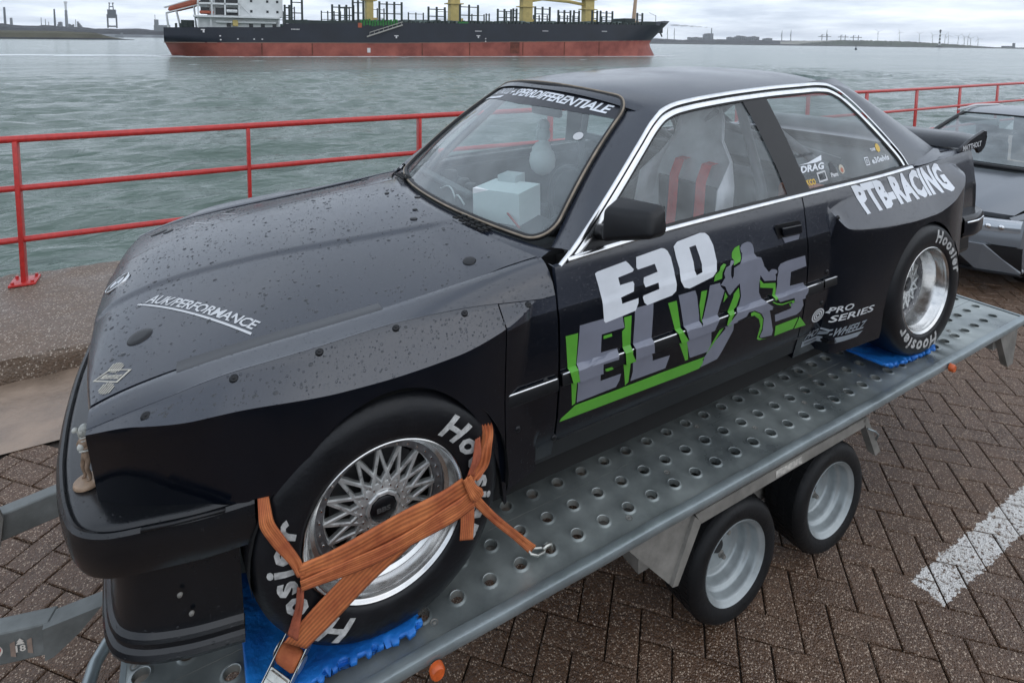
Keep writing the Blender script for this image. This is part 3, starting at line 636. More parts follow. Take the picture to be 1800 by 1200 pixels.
# ================================================================ THE TRAILER (frame of the car: x to its tail, y away, z up, origin on the deck under the front axle)
M_galv = pm('galvanised_deck', (.165, .188, .19), .33, metal=.55, col2=(.40, .435, .42), vs=3.2, bump=.10, bs=9, rvar=.10, detail=9)
M_galve = pm('galvanised_edge', (.27, .31, .32), .36, metal=.6, var=.18, vs=5, bump=.12, bs=30, rvar=.08)
M_galvd = pm('galvanised_dull', (.22, .21, .19), .6, metal=.3, var=.28, vs=9, bump=.25, bs=40)
M_rub = pm('tyre_rubber', (.007, .0075, .0085), .55, spec=.3, var=.3, vs=7, bump=.2, bs=60, rvar=.12)
M_rubc = pm('slick_rubber', (.0045, .005, .0068), .42, spec=.34, var=.25, vs=9, bump=.1, bs=90, rvar=.1)
M_draw = pm('galvanised_weathered', (.12, .13, .125), .5, metal=.35, col2=(.24, .255, .25), vs=7, bump=.2, bs=30, rvar=.1, detail=9)
M_steelw = pm('steel_wheel_grey', (.33, .36, .365), .36, metal=.4, var=.15, vs=12, bump=.08, bs=60, rvar=.08)
M_blk = pm('black_plastic', (.010, .011, .012), .45, var=.3, vs=20)
M_orl = pm('orange_lens', (.55, .10, .02), .3, var=.2, vs=60)
trailer = empty('car_trailer', label='galvanised twin axle flatbed trailer with perforated deck carrying the black car', cat='trailer', mat=CARM)
DZ, PX = -.012, .1021
def plank(rows, y0, y1, x0=-.598, x1=3.47):
    m = MB(); K = 16; rh = .0185
    sq = []
    for k in range(K):
        q = 2 * PI * (k + .0) / K; c_, s_ = math.cos(q), math.sin(q); d = max(abs(c_), abs(s_)); sq.append((c_ / d, s_ / d))
    for (yc, ya, yb, ph) in rows:
        xs_ = [ph + PX * k for k in range(-14, 40) if x0 + .03 < ph + PX * k < x1 - .04]
        lo = x0
        for n, xc in enumerate(xs_):
            hi = x1 if n == len(xs_) - 1 else xc + PX / 2
            v = []
            for (a, b) in sq: v.append((xc + (a * (hi - xc) if a > 0 else a * (xc - lo)), yc + (b * (yb - yc) if b > 0 else b * (yc - ya)), DZ))
            for r, z in ((.0295, 0), (.0262, .0012), (.0228, .0034), (.0206, .0040), (.0192, .0028), (.0186, -.016)):
                for k in range(K): q = 2 * PI * k / K; v.append((xc + r * math.cos(q), yc + r * math.sin(q), DZ + z))
            m.add(v, [(g * K + k, g * K + (k + 1) % K, (g + 1) * K + (k + 1) % K, (g + 1) * K + k) for g in range(6) for k in range(K)])
            lo = hi
    m.add([(x0, y0, DZ), (x1, y0, DZ), (x1, y0, DZ - .02), (x0, y0, DZ - .02)], [(0, 1, 2, 3)])
    m.add([(x0, y0, DZ), (x0, y1, DZ), (x0, y1, DZ - .03), (x0, y0, DZ - .03)], [(0, 1, 2, 3)])
    m.add([(x1, y0, DZ), (x1, y1, DZ), (x1, y1, DZ - .03), (x1, y0, DZ - .03)], [(0, 1, 2, 3)])
    o = m.build('deck_plank', M_galv, trailer, True, 25); return o
rows_all = [(-.834, .496), (-.734, .448), (-.628, .456), (-.533, .506), (-.43, .45), (-.33, .50), (-.225, .45), (-.125, .5), (-.02, .45), (.08, .5), (.18, .45), (.28, .5), (.385, .45), (.485, .5), (.59, .45), (.69, .5), (.79, .45), (.865, .5)]
bd = [-.9135] + [(rows_all[i][0] + rows_all[i + 1][0]) / 2 for i in range(len(rows_all) - 1)] + [.9135]
for i in range(0, len(rows_all), 2):
    plank([(rows_all[j][0], bd[j] + (.0008 if j == i else 0), bd[j + 1] - (.0008 if j == i + 1 else 0), rows_all[j][1]) for j in (i, i + 1)], bd[i] + .0008, bd[i + 2] - .0008)
# small bolts countersunk in the deck
for (x, y) in ((.110, -.867), (.084, -.80), (.778, -.868), (.600, -.580), (1.024, -.784), (-.463, -.583), (-.581, -.592), (1.49, -.785), (1.80, -.785), (2.19, -.79), (2.36, -.79), (2.98, -.79), (-.55, -.80), (1.30, -.665), (2.0, -.68), (1.65, -.585)):
    m = MB(); m.lathe([(.011, .0012), (.009, .0008), (.0075, -.001), (.004, .0005), (0, .0008)], 12, (x, y, DZ), 'z'); m.build('deck_bolt', M_galvd, trailer, True, 30)
# rolled side rails
for sy in (-1, 1):
    P = []
    prof = [(.9135, DZ - .002), (.9140, DZ + .006), (.918, DZ + .010), (.938, DZ + .011), (.945, DZ + .008), (.948, DZ + .001), (.948, DZ - .012), (.945, DZ - .019), (.936, DZ - .021), (.925, DZ - .020)]
    for x in np.linspace(-.60, 3.475, 90): P.append([(x, sy * y + .0006 * math.sin(x * 17), z + .0008 * math.sin(x * 9)) for y, z in prof])
    grid('side_rail', P, M_galve, trailer, flip=sy > 0, sharp=40)
m = MB(); m.box((3.475, -.955, DZ - .05), (3.495, .955, DZ + .004), bev=.003); m.build('rear_rail', M_galve, trailer)
m = MB(); m.box((-.612, -.90, DZ - .05), (-.599, .90, DZ - .003)); m.build('front_rail', M_galve, trailer)
for y in (-.55, .55): m = MB(); m.box((-.55, y - .03, -.15), (3.45, y + .03, -.035)); m.build('chassis_beam', M_galvd, trailer)
for x in (-.3, .35, .9, 1.64, 2.35, 3.0, 3.42): m = MB(); m.box((x - .02, -.90, -.085), (x + .02, .90, -.034)); m.build('cross_member', M_galvd, trailer)
# wheel frame: inclined lips and side plates
for sy in (-1, 1):
    m = MB(); m.prism([(.725, -.052), (.905, -.262), (1.012, -.052)], sy * .925, sy * .920, 'y'); m.build('mudguard_plate', M_galvd, trailer)
    m = MB(); m.prism([(1.002, -.046), (1.985, -.050), (1.970, -.088), (1.030, -.090)], sy * .938, sy * .905, 'y'); m.build('mudguard_edge', M_galvd, trailer)
    m = MB(); m.prism([(1.000, -.052), (1.030, -.085), (.925, -.262), (.900, -.256)], sy * .938, sy * .905, 'y'); m.build('mudguard_edge', M_galvd, trailer)
    m = MB(); m.prism([(1.962, -.052), (1.992, -.052), (2.098, -.240), (2.062, -.250)], sy * .938, sy * .905, 'y'); m.build('mudguard_edge', M_galvd, trailer)
    m = MB(); m.box((1.0, sy * .66, -.085), (1.95, sy * .90, -.080)) if sy > 0 else m.box((1.0, -.90, -.085), (1.95, -.66, -.080)); m.build('mudguard_top', M_galvd, trailer)
    m = MB(); m.prism([(3.20, -.05), (3.40, -.05), (3.36, -.235), (3.30, -.235)], sy * .93, sy * .90, 'y'); m.box((3.20, min(sy * .90, sy * .70), -.13), (3.42, max(sy * .90, sy * .70), -.05)); m.build('corner_bracket', M_galvd, trailer)
m = MB(); m.box((1.41, -.9395, -.082), (1.56, -.9382, -.056)); m.build('id_plate', pm('id_plate_white', (.45, .43, .39), .6, var=.4, vs=60), trailer)
m = MB(); m.tube([(1.99, -.94, -.10), (2.02, -.955, -.115), (2.055, -.95, -.145), (2.06, -.94, -.175)], .004, 6); m.build('hook', M_galve, trailer, True)
for (x, z) in ((.080, -.022), (2.63, -.005)):
    m = MB(); m.lathe([(.0, -.010), (.015, -.010), (.019, -.005), (.019, .01)], 18, (x, -.962, z - .016), 'y'); m.build('side_marker', M_orl, trailer, True, 40)
# running gear
def trailer_wheel(x, sy):
    w_ = empty('wheel'); w_.parent = trailer; w_.matrix_world = CARM @ Matrix.Translation((x, sy * .831, -.474)) @ (Matrix.Rotation(PI, 4, 'Z') if sy > 0 else Matrix.Identity(4))
    tp = [(.158, .012), (.163, .002), (.172, -.004), (.195, -.010), (.215, -.008), (.228, .001), (.236, .014), (.239, .030), (.2395, .05)]
    n = 96; m = MB(); prof = tp + [(.2395, .06), (.2395, .12), (.239, .13), (.236, .146), (.215, .165), (.17, .162), (.158, .15)]
    m.lathe(prof, n, closed=False)
    # tread grooves
    for k, (r, h) in enumerate(prof):
        if h > .028 and r > .237 and abs(h - .06) > .004:
            pass
    m.build('tyre', M_rub, w_, True, 40)
    tr = MB()
    for k in range(64):
        q = 2 * PI * k / 64
        for (h0, h1, of) in ((.018, .050, 0), (.058, .086, .5), (.094, .122, 0), (.130, .148, .5)):
            q0 = q + of * 2 * PI / 64; q1 = q0 + 2 * PI / 64 * .78; rr = .2425 if h0 > .02 else .2405
            v = []
            for qq in (q0, q1):
                for h in (h0, h1): v.append((rr * math.cos(qq), h, rr * math.sin(qq))); v.append((.2385 * math.cos(qq), h, .2385 * math.sin(qq)))
            tr.add(v, [(0, 4, 6, 2), (0, 1, 5, 4), (2, 6, 7, 3), (0, 2, 3, 1), (4, 5, 7, 6)])
    tag(tr.build('tread_blocks', M_rub, w_), kind='stuff')
    m = MB(); m.lathe([(.1655, .010), (.166, .001), (.164, -.003), (.161, .000), (.156, .006), (.1485, .009), (.1455, .013), (.1435, .022), (.142, .040), (.139, .047), (.131, .050), (.1275, .054), (.1245, .066), (.1225, .088), (.118, .094), (.111, .095), (.106, .097), (.102, .098), (.099, .100), (.094, .100), (.060, .099), (.045, .101), (.0, .101)], 72)
    m.build('rim', M_steelw, w_, True, 50)
    m = MB(); m.lathe([(.030, .102), (.029, .088), (.025, .083), (0, .082)], 24); m.build('hub_cap', M_blk, w_, True, 40)
    for k in range(4):
        q = .5 + k * PI / 2; m = MB(); m.lathe([(0, -.018), (.009, -.018), (.0115, -.004), (.016, 0), (.019, .004)], 6, (.068 * math.cos(q), .098, .068 * math.sin(q))); m.build('wheel_nut', M_galvd, w_, False)
    return w_
for x in (1.335, 1.935): trailer_wheel(x, -1); trailer_wheel(x, 1)
m = MB(); m.box((1.0, -.66, -.50), (2.3, .66, -.44)); m.box((1.26, -.62, -.44), (1.40, .62, -.09)); m.box((1.86, -.62, -.44), (2.0, .62, -.09)); m.build('axle', M_galvd, trailer)
# V drawbar
def bar(p, q, h, w_, name='drawbar'):
    p, q = Vector(p), Vector(q); d = (q - p).normalized(); n = Vector((-d.y, d.x, 0)).normalized(); m = MB(); pts = []
    for c in (p, q):
        for (a, b) in ((-w_ / 2, 0), (w_ / 2, 0), (w_ / 2, -h), (-w_ / 2, -h)): pts.append(tuple(c + n * a + Vector((0, 0, b))))
    m.add(pts, [(0, 1, 2, 3), (4, 7, 6, 5), (0, 4, 5, 1), (1, 5, 6, 2), (2, 6, 7, 3), (3, 7, 4, 0)]); return m
o = bar((-1.9, .04, -.06), (-.80, -.260, -.06), .098, .053).build('drawbar', M_draw, trailer); bv = o.modifiers.new('b', 'BEVEL'); bv.width = .006; bv.segments = 2
m = MB(); m.prism([(-.82, -.062), (-.685, -.062), (-.74, -.115), (-.80, -.155), (-.82, -.157)], -.300, -.245, 'y'); m.build('drawbar_end', M_draw, trailer)
o = bar((-1.9, .12, -.06), (-.55, .395, -.06), .098, .053).build('drawbar', M_draw, trailer); bv = o.modifiers.new('b', 'BEVEL'); bv.width = .006; bv.segments = 2
m = MB(); m.prism([(-1.10, -.02), (-1.03, -.015), (-1.02, -.055), (-1.035, -.15), (-1.06, -.235), (-1.10, -.25)], .235, .245, 'y'); m.box((-1.10, .22, -.03), (-1.055, .30, -.02)); m.build('winch_bracket', M_galvd, trailer)
m = MB(); m.tube([(-.595, -.41, -.045), (-.625, -.425, -.045), (-.655, -.455, -.045), (-.676, -.50, -.046), (-.685, -.56, -.048), (-.688, -.66, -.05)], .0165, 14); m.build('front_tube', M_galve, trailer, True)
m = MB(); m.box((-.62, -.50, -.16), (-.56, .60, -.07)); m.build('front_beam', M_galvd, trailer)
# stickers on the near drawbar side: red oval badge and speed mark
DBD = (Vector((-.80, -.260, 0)) - Vector((-1.9, .04, 0))).normalized(); DBN = Vector((-DBD.y, DBD.x, 0)).normalized()
def db(s, z, off=.0): return tuple(Vector((-.80, -.260, -.06)) + DBD * s - DBN * (.0265 + .0012 + off) + Vector((0, 0, z)))
M_stred = pm('sticker_red', (.50, .03, .025), .4); M_stw = pm('sticker_white', (.62, .58, .52), .5); M_stt = pm('sticker_tan', (.27, .20, .16), .5, var=.2, vs=40)
def disc(cx, cz, a, b, mat, name, off, z0=-9, z1=9, n=28):
    m = MB(); v = [db(cx + a * math.cos(2 * PI * k / n), min(max(cz + b * math.sin(2 * PI * k / n), z0), z1), off) for k in range(n)]; m.add(v, [tuple(range(n))]); m.build(name, mat, trailer)
disc(-.165, -.052, .052, .030, M_stw, 'badge', 0); disc(-.165, -.048, .048, .0235, M_stred, 'badge_face', .001)

def text_mesh(s, bold=0, shear=0, res=2, spacing=1.0):
    "flat outline text as (verts2d, faces), height of capitals about .7"
    cv = bpy.data.curves.new('t', 'FONT'); cv.body = s; cv.offset = bold; cv.shear = shear; cv.resolution_u = res; cv.space_character = spacing; cv.fill_mode = 'FRONT'
    o = bpy.data.objects.new('t', cv); COL.objects.link(o); dg = bpy.context.evaluated_depsgraph_get(); dg.update()
    me = o.evaluated_get(dg).to_mesh(); v = [(p.co.x, p.co.y) for p in me.vertices]; f = [tuple(p.vertices) for p in me.polygons]
    o.evaluated_get(dg).to_mesh_clear(); bpy.data.objects.remove(o); bpy.data.curves.remove(cv); return v, f
def refine(v, f, cuts_x, cuts_y):
    bm = bmesh.new(); vs = [bm.verts.new((a, b, 0)) for a, b in v]
    for q in f:
        try: bm.faces.new([vs[i] for i in q])
        except ValueError: pass
    for ax, cuts in ((0, cuts_x), (1, cuts_y)):
        for c in cuts:
            co = (c, 0, 0) if ax == 0 else (0, c, 0); no = (1, 0, 0) if ax == 0 else (0, 1, 0)
            bmesh.ops.bisect_plane(bm, geom=bm.verts[:] + bm.edges[:] + bm.faces[:], plane_co=co, plane_no=no, dist=1e-6)
    bm.verts.index_update(); V = [(p.co.x, p.co.y) for p in bm.verts]; F = [[q.index for q in g.verts] for g in bm.faces]; bm.free(); return V, F
def print_text(s, fn, mat, name, parent, bold=0, shear=0, nx=12, ny=4, spacing=1.0, res=2):
    "fn(u,v) maps the unit box of the text (u right, v up) to 3D"
    v, f = text_mesh(s, bold, shear, res, spacing); A = np.array(v); lo, hi = A.min(0), A.max(0); A = (A - lo) / (hi - lo)
    V, F = refine([tuple(a) for a in A], f, np.linspace(0, 1, nx + 1)[1:-1], np.linspace(0, 1, ny + 1)[1:-1])
    return mesh(name, [fn(a, b) for a, b in V], F, mat, parent)
def poly_mesh(outline, holes=()):
    "tessellated polygon with holes -> (verts2d, faces)"
    loops = [[Vector((a, b, 0)) for a, b in outline]] + [[Vector((a, b, 0)) for a, b in h] for h in holes]
    t = tessellate_polygon(loops); v = [(p.x, p.y) for l in loops for p in l]; return v, [tuple(q) for q in t]
def printed(outline, fn, mat, name, parent, holes=(), step=(.04, .012)):
    v, f = poly_mesh(outline, holes); A = np.array(v); lo, hi = A.min(0), A.max(0)
    V, F = refine(v, f, np.arange(lo[0] + step[0], hi[0], step[0]), np.arange(lo[1] + step[1], hi[1], step[1]))
    return mesh(name, [fn(a, b) for a, b in V], F, mat, parent)
print_text('18', lambda u, v: db(-.083 + u * .024, -.066 + v * .020, .001), M_stw, 'sticker_text', trailer, bold=.03)
print_text('N', lambda u, v: db(-.168 + u * .022, -.060 + v * .020, .002), M_stw, 'badge_text', trailer, bold=.04)
for x0, nm in ((-.096, 0), (-.056, 1)):
    printed([(x0, -.075), (x0 + .012, -.080), (x0 + .012, -.032), (x0, -.037)], lambda u, v: db(u, v, 0), M_stt, 'sticker', trailer, step=(9, 9))
printed([(-.082, -.044), (-.060, -.044), (-.066, -.036), (-.062, -.036), (-.071, -.026), (-.080, -.036), (-.076, -.036)], lambda u, v: db(u, v, .001), M_stw, 'sticker_arrow', trailer, step=(9, 9))

# ================================================================ THE CAR
def mat_paint(name, col, rough, drops, coat=.0, dirt=.12, spec=.5):
    m = pm(name, col, rough, spec=spec, var=dirt, vs=3.5, rvar=.06, coat=coat, coatr=.12, detail=8); nt = m.node_tree; N = nt.nodes; L = nt.links; b = N['Principled BSDF']
    tc = N.new('ShaderNodeTexCoord'); prev = None
    if drops:
        for sc, th, st, ds in ((75, .21, .9, .0022), (190, .24, .6, .0010)):
            v = N.new('ShaderNodeTexVoronoi'); v.inputs['Scale'].default_value = sc; v.inputs['Randomness'].default_value = 1; L.new(tc.outputs['Object'], v.inputs['Vector'])
            sp_ = N.new('ShaderNodeSeparateColor'); L.new(v.outputs['Color'], sp_.inputs[0])
            r = N.new('ShaderNodeMath'); r.operation = 'MULTIPLY'; r.inputs[1].default_value = th * 1.5; L.new(sp_.outputs[0], r.inputs[0])   # own radius per drop
            g = N.new('ShaderNodeMath'); g.operation = 'SUBTRACT'; L.new(r.outputs[0], g.inputs[0]); L.new(v.outputs['Distance'], g.inputs[1])
            k = N.new('ShaderNodeMapRange'); k.inputs[1].default_value = 0; k.inputs[2].default_value = .09; k.interpolation_type = 'SMOOTHSTEP'; L.new(g.outputs[0], k.inputs[0])
            bp = N.new('ShaderNodeBump'); bp.inputs['Strength'].default_value = st * drops; bp.inputs['Distance'].default_value = ds; L.new(k.outputs[0], bp.inputs['Height'])
            if prev: L.new(prev.outputs[0], bp.inputs['Normal'])
            prev = bp
        L.new(prev.outputs[0], b.inputs['Normal'])
    return m
M_top = mat_paint('black_satin_paint_wet_lit', (.015, .0195, .031), .21, .8, spec=1.0)  # paler copy of the one black paint, sky brightness put into its colour
M_side = mat_paint('black_side_paint_shaded', (.0028, .0042, .0078), .17, .3, dirt=.2, spec=.42)  # darker copy of the same paint, shade of the upright sides in its colour
M_trim = pm('black_trim', (.005, .0055, .007), .38, spec=.4, var=.2, vs=14)
M_seal = pm('rubber_seal', (.010, .010, .011), .6)
M_sealt = pm('tan_aged_seal', (.27, .22, .165), .6, var=.3, vs=18)
M_chrome = pm('chrome_trim', (.72, .73, .74), .20, metal=1, var=.1, vs=20, rvar=.06)
M_gap = pm('gap_black', (.002, .002, .002), .9)
M_alu = pm('polished_aluminium', (.66, .66, .65), .20, metal=1, var=.12, vs=25, rvar=.08)
M_alus = pm('silver_painted_spokes', (.58, .59, .58), .32, metal=.7, var=.2, vs=40, rvar=.08)
M_dwell = pm('dark_interior', (.02, .02, .022), .8)
M_cage = pm('cage_grey', (.10, .105, .11), .5)
M_wht = pm('vinyl_white', (.70, .73, .77), .32, var=.06, vs=10)
M_grn = pm('vinyl_green', (.095, .34, .035), .35, var=.08, vs=10)
M_gry = pm('vinyl_grey', (.19, .20, .245), .36, metal=.1, var=.07, vs=10)
M_slv = pm('sticker_silver', (.52, .53, .54), .4)
def glass(name, tint, haze_, dirt=.35, drops=.5):
    m = bpy.data.materials.new(name); m.use_nodes = True; nt = m.node_tree; N = nt.nodes; L = nt.links; N.clear()
    o = N.new('ShaderNodeOutputMaterial'); tr = N.new('ShaderNodeBsdfTransparent'); tr.inputs[0].default_value = (*tint, 1)
    df = N.new('ShaderNodeBsdfDiffuse'); df.inputs[0].default_value = (.60, .67, .69, 1); gl = N.new('ShaderNodeBsdfGlossy'); gl.inputs['Roughness'].default_value = .04
    tc = N.new('ShaderNodeTexCoord'); nz = N.new('ShaderNodeTexNoise'); nz.inputs['Scale'].default_value = 5; nz.inputs['Detail'].default_value = 9; nz.inputs['Roughness'].default_value = .65; L.new(tc.outputs['Object'], nz.inputs['Vector'])
    mr = N.new('ShaderNodeMapRange'); mr.inputs[1].default_value = .35; mr.inputs[2].default_value = .75; mr.inputs[3].default_value = haze_ * (1 - dirt); mr.inputs[4].default_value = haze_ * (1 + dirt); L.new(nz.outputs[0], mr.inputs[0])
    m1 = N.new('ShaderNodeMixShader'); L.new(mr.outputs[0], m1.inputs[0]); L.new(tr.outputs[0], m1.inputs[1]); L.new(df.outputs[0], m1.inputs[2])
    lw = N.new('ShaderNodeLayerWeight'); pw = N.new('ShaderNodeMath'); pw.operation = 'POWER'; pw.inputs[1].default_value = 4.5; L.new(lw.outputs['Facing'], pw.inputs[0]); fr = N.new('ShaderNodeMapRange'); fr.inputs[3].default_value = .05; fr.inputs[4].default_value = 1; L.new(pw.outputs[0], fr.inputs[0]); m2 = N.new('ShaderNodeMixShader'); L.new(fr.outputs[0], m2.inputs[0]); L.new(m1.outputs[0], m2.inputs[1]); L.new(gl.outputs[0], m2.inputs[2]); L.new(m2.outputs[0], o.inputs[0])
    v = N.new('ShaderNodeTexVoronoi'); v.inputs['Scale'].default_value = 120; L.new(tc.outputs['Object'], v.inputs['Vector'])
    k = N.new('ShaderNodeMapRange'); k.inputs[1].default_value = .25; k.inputs[2].default_value = .12; L.new(v.outputs['Distance'], k.inputs[0])
    bp = N.new('ShaderNodeBump'); bp.inputs['Strength'].default_value = drops; bp.inputs['Distance'].default_value = .0015; L.new(k.outputs[0], bp.inputs['Height']); L.new(bp.outputs[0], gl.inputs['Normal']); L.new(bp.outputs[0], df.inputs['Normal'])
    return m
M_wsg = glass('windscreen_glass', (.82, .91, .90), .23, drops=.25)
M_sgl = glass('side_glass', (.88, .90, .92), .16, dirt=.6, drops=.25)

car = empty('race_car', label='black two door race saloon with E30 ELVIS lettering strapped down on the trailer', cat='car', mat=CARM)
XS = np.linspace
def cube(t): return t * t * (3 - 2 * t)
# --- lower body side: half width at (x, z), door area profile with the crease, and the bolted-on flares
ZP = [.12, .22, .30, .38, .46, .54, .62, .70, .722, .76, .80, .84, .872, .90]
WP = [.748, .768, .788, .804, .814, .820, .822, .820, .815, .810, .805, .799, .791, .782]
def wside(x, z):
    w_ = np.interp(z, ZP, WP)
    w_ = w_ - .105 * np.clip((-.10 - x) / .55, 0, 1) ** 2.0 - .085 * np.clip((x - 2.25) / 1.05, 0, 1) ** 1.6
    return w_
FX = [-.62, -.50, -.35, -.15, .0, .15, .30, .40, .47]
F_root = dict(x=[-.62, -.50, -.32, -.137, .054, .247, .445, .50], z=[.705, .741, .783, .797, .806, .797, .772, .765])
def flare_f(x, z):   # outer surface of the front flare
    zr = crom(F_root['x'], F_root['z'], x); ze = crom([-.62, -.50, -.343, -.102, .037, .191, .326, .47], [.700, .722, .727, .704, .700, .705, .724, .768], x)
    we = crom([-.62, -.52, -.40, -.2, 0, .2, .34, .43, .48], [.735, .800, .850, .869, .872, .869, .855, .832, .800], x)
    wr = wside(x, zr) - .004
    t = np.clip((zr - z) / np.maximum(zr - ze, .004), 0, 1)
    wl = crom([-.62, -.585, -.52, -.40, -.31, -.22, -.1, 0, .2, .48], [.655, .685, .735, .800, .843, .858, .862, .864, .860, .80], x)
    lo = we + (wl - we) * np.clip((ze - z) / (ze - .50), 0, 1)
    return np.where(z > zr, -1, np.where(z > ze, wr + (we - wr) * t, lo))
R_edge_x = [1.895, 1.98, 2.10, 2.30, 2.46, 2.62, 2.80, 2.93, 3.03, 3.10]
def flare_r(x, z):
    ze = crom([1.895, 1.98, 2.10, 2.30, 2.46, 2.62, 2.80, 2.93, 3.03, 3.10], [.790, .722, .704, .688, .682, .684, .716, .765, .80, .81], x)
    we = crom([1.86, 1.91, 2.0, 2.12, 2.3, 2.5, 2.75, 2.92, 3.02, 3.10], [.800, .832, .850, .860, .868, .870, .868, .850, .815, .770], x)
    zr = crom([1.89, 2.0, 2.2, 2.5, 2.8, 3.0, 3.10], [.805, .84, .862, .872, .872, .862, .84], x)
    wr = wside(x, zr) - .002
    t = np.clip((zr - z) / np.maximum(zr - ze, .004), 0, 1)
    return np.where(z > zr, -1, np.where(z > ze, wr + (we - wr) * t ** 1.15, we - .012 * np.clip((ze - z) / .4, 0, 1)))
def wbody(x, z):
    w_ = wside(x, z)

    f = np.where((x > -.63) & (x < .48), flare_f(x, z), -1)
    if x < -.2 and z < float(crom(F_root['x'], F_root['z'], x)) - .003: w_ = -1
    r = np.where((x > 1.895) & (x < 3.09), flare_r(x, z), -1)
    return np.maximum(w_, np.maximum(f, r))
MOULD = [(.366, .540, .513, .475), (.553, 1.838, .521, .483), (1.846, 2.235, .523, .488)]   # x0, x1, z top, z bottom
def wdec(x, z):     # surface for vinyl: runs over the moulding
    w_ = wbody(x, z)
    for x0, x1, zt, zb in MOULD:
        zt_ = zt; 
        if x0 - .002 < x < x1 + .002 and zb - .002 <= z <= zt + .011: w_ = max(w_, float(wside(x, z)) + .0162 * min(1, max(.0, (zt + .011 - z) / .005)))
    return w_
def side_panel(name, xs_, zlo, zhi, nz, mat, parent=None, wf=wbody, both=True, lip=True, zs=None, zm=lambda x: .7222):
    obs = []
    for s in ((-1, 1) if both else (-1,)):
        P = []
        for x in xs_:
            a, b = zlo(x), zhi(x); zz = zs(x, a, b) if zs else [float(a + (b - a) * k / nz) for k in range(nz + 1)]
            row = [(x, s * float(wf(x, z)), z) for z in zz]
            if lip: row = [(x, s * (float(wf(x, zz[0])) - .022), zz[0] + .004)] + row + [(x, s * (float(wf(x, zz[-1])) - .022), zz[-1] - .002)]
            P.append(row)
        if lip:
            for e in (0, -1):
                r = [(p[0] + (.002 if e == 0 else -.002), s * (abs(p[1]) - .022), p[2]) for p in P[e]]
                P = [r] + P if e == 0 else P + [r]
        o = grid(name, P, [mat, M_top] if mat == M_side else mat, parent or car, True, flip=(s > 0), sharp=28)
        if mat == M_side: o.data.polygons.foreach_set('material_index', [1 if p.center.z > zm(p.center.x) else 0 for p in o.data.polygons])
        obs.append(o)
    return obs
def belt(x): return float(crom([.4, .585, .75, 1.0, 1.7, 2.1, 2.6, 3.0, 3.4], [.835, .853, .862, .873, .882, .884, .888, .892, .888], x))
# hood --------------------------------------------------------------
def zseam(x): return crom([-.66, -.61, -.52, -.44, -.25, -.056, .10, .35, .55, .7], [.690, .722, .752, .768, .789, .803, .815, .838, .856, .86], x)
def zcen(x): return crom([-.66, -.63, -.60, -.50, -.36, -.15, .03, .285, .46, .6], [.735, .765, .785, .822, .852, .880, .892, .906, .914, .918], x)
def yseam(x): return crom([-.66, -.45, -.1, .3, .6], [.655, .678, .700, .712, .716], x)
def ycr(x): return crom([-.66, -.47, -.15, .03, .3, .5], [.185, .215, .275, .305, .345, .37], x)
def zhood(x, y):
    a = np.abs(y); s, c = zseam(x), zcen(x); t = np.clip(a / .705, 0, 1.3)
    z = s + (c - s) * (1 - t ** 2.3)
    k = np.clip((a - ycr(x)) / .020 + .5, 0, 1); z = z - .0075 * cube(k) * np.clip((.42 - x) / .1, 0, 1)
    return z
def xfront(y): return -.662 + .050 * (abs(y) / .66) ** 2.2
def xcowl(y): return .375 + .165 * (abs(y) / .71) ** 2.2
P = []
for v in np.concatenate([XS(0, .08, 6), XS(.08, 1, 70)[1:]]):
    row = []
    for y in np.concatenate([XS(-1, -.6, 14), XS(-.6, .6, 72)[1:-1], XS(.6, 1, 14)]):
        x0, x1 = xfront(y * .67), xcowl(y * .71); x = x0 + (x1 - x0) * v; yy = y * (yseam(x) - .004); row.append((x, yy, float(zhood(x, yy))))
    P.append(row)
P = [[(p[0] - .006, p[1] * .995, p[2] - .016) for p in P[0]]] + [[(p[0] - .003, p[1], p[2] - .005) for p in P[0]]] + P
P = [[(p[0] + .012, p[1] * .995, p[2] - .03) for p in P[0]]] + P
P = [[(r[0][0], r[0][1] + .006, r[0][2] - .02)] + r + [(r[-1][0], r[-1][1] - .006, r[-1][2] - .02)] for r in P]
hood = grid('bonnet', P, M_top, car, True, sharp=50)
# front wings: seam -> crown -> shoulder -> flare root -------------------------------------------------
def fender(s):
    P = []
    for x in list(XS(-.612, .545, 80)):
        zs, ys = float(zseam(x)), float(yseam(x)) + .003; zr = float(crom(F_root['x'], F_root['z'], x)); zr2 = zr
        wr = float(wside(x, zr2))
        A = [(ys, zs - .022), (ys, zs - .001), (ys + .006, zs + .0015), (ys + (wr - ys) * .35, zs + (zr2 - zs) * .10 + .002), (ys + (wr - ys) * .62, zs + (zr2 - zs) * .30), (ys + (wr - ys) * .84, zs + (zr2 - zs) * .62), (wr - .002, zr2)]
        P.append([(x, s * y, z) for y, z in A])
    return grid('front_wing', P, M_top, car, True, flip=s < 0, sharp=50)
for s in (-1, 1): fender(s)
def arch(x, xc, a, ztop, zb):      # arch opening edge
    t = (x - xc) / a; return zb + (ztop - zb) * math.sqrt(max(0, 1 - t * t)) if abs(t) < 1 else zb
def zlo_f(x):
    if x < -.305: return .497
    if x > .335: return .20
    return max(arch(x, .015, .335, .668, .12), .22 if x > 0 else .50)
zt_side = lambda x: float(crom(F_root['x'], F_root['z'], x)) - .0015
def rows_d(x, a, b): return [a + (.7215 - a) * k / 28 for k in range(29)] + [.7225] + [.7225 + (b - .7225) * k / 12 for k in range(1, 13)]
def ze_f(x): return float(crom([-.62, -.51, -.343, -.102, .037, .191, .326, .47], [.700, .722, .727, .704, .700, .705, .724, .768], x))
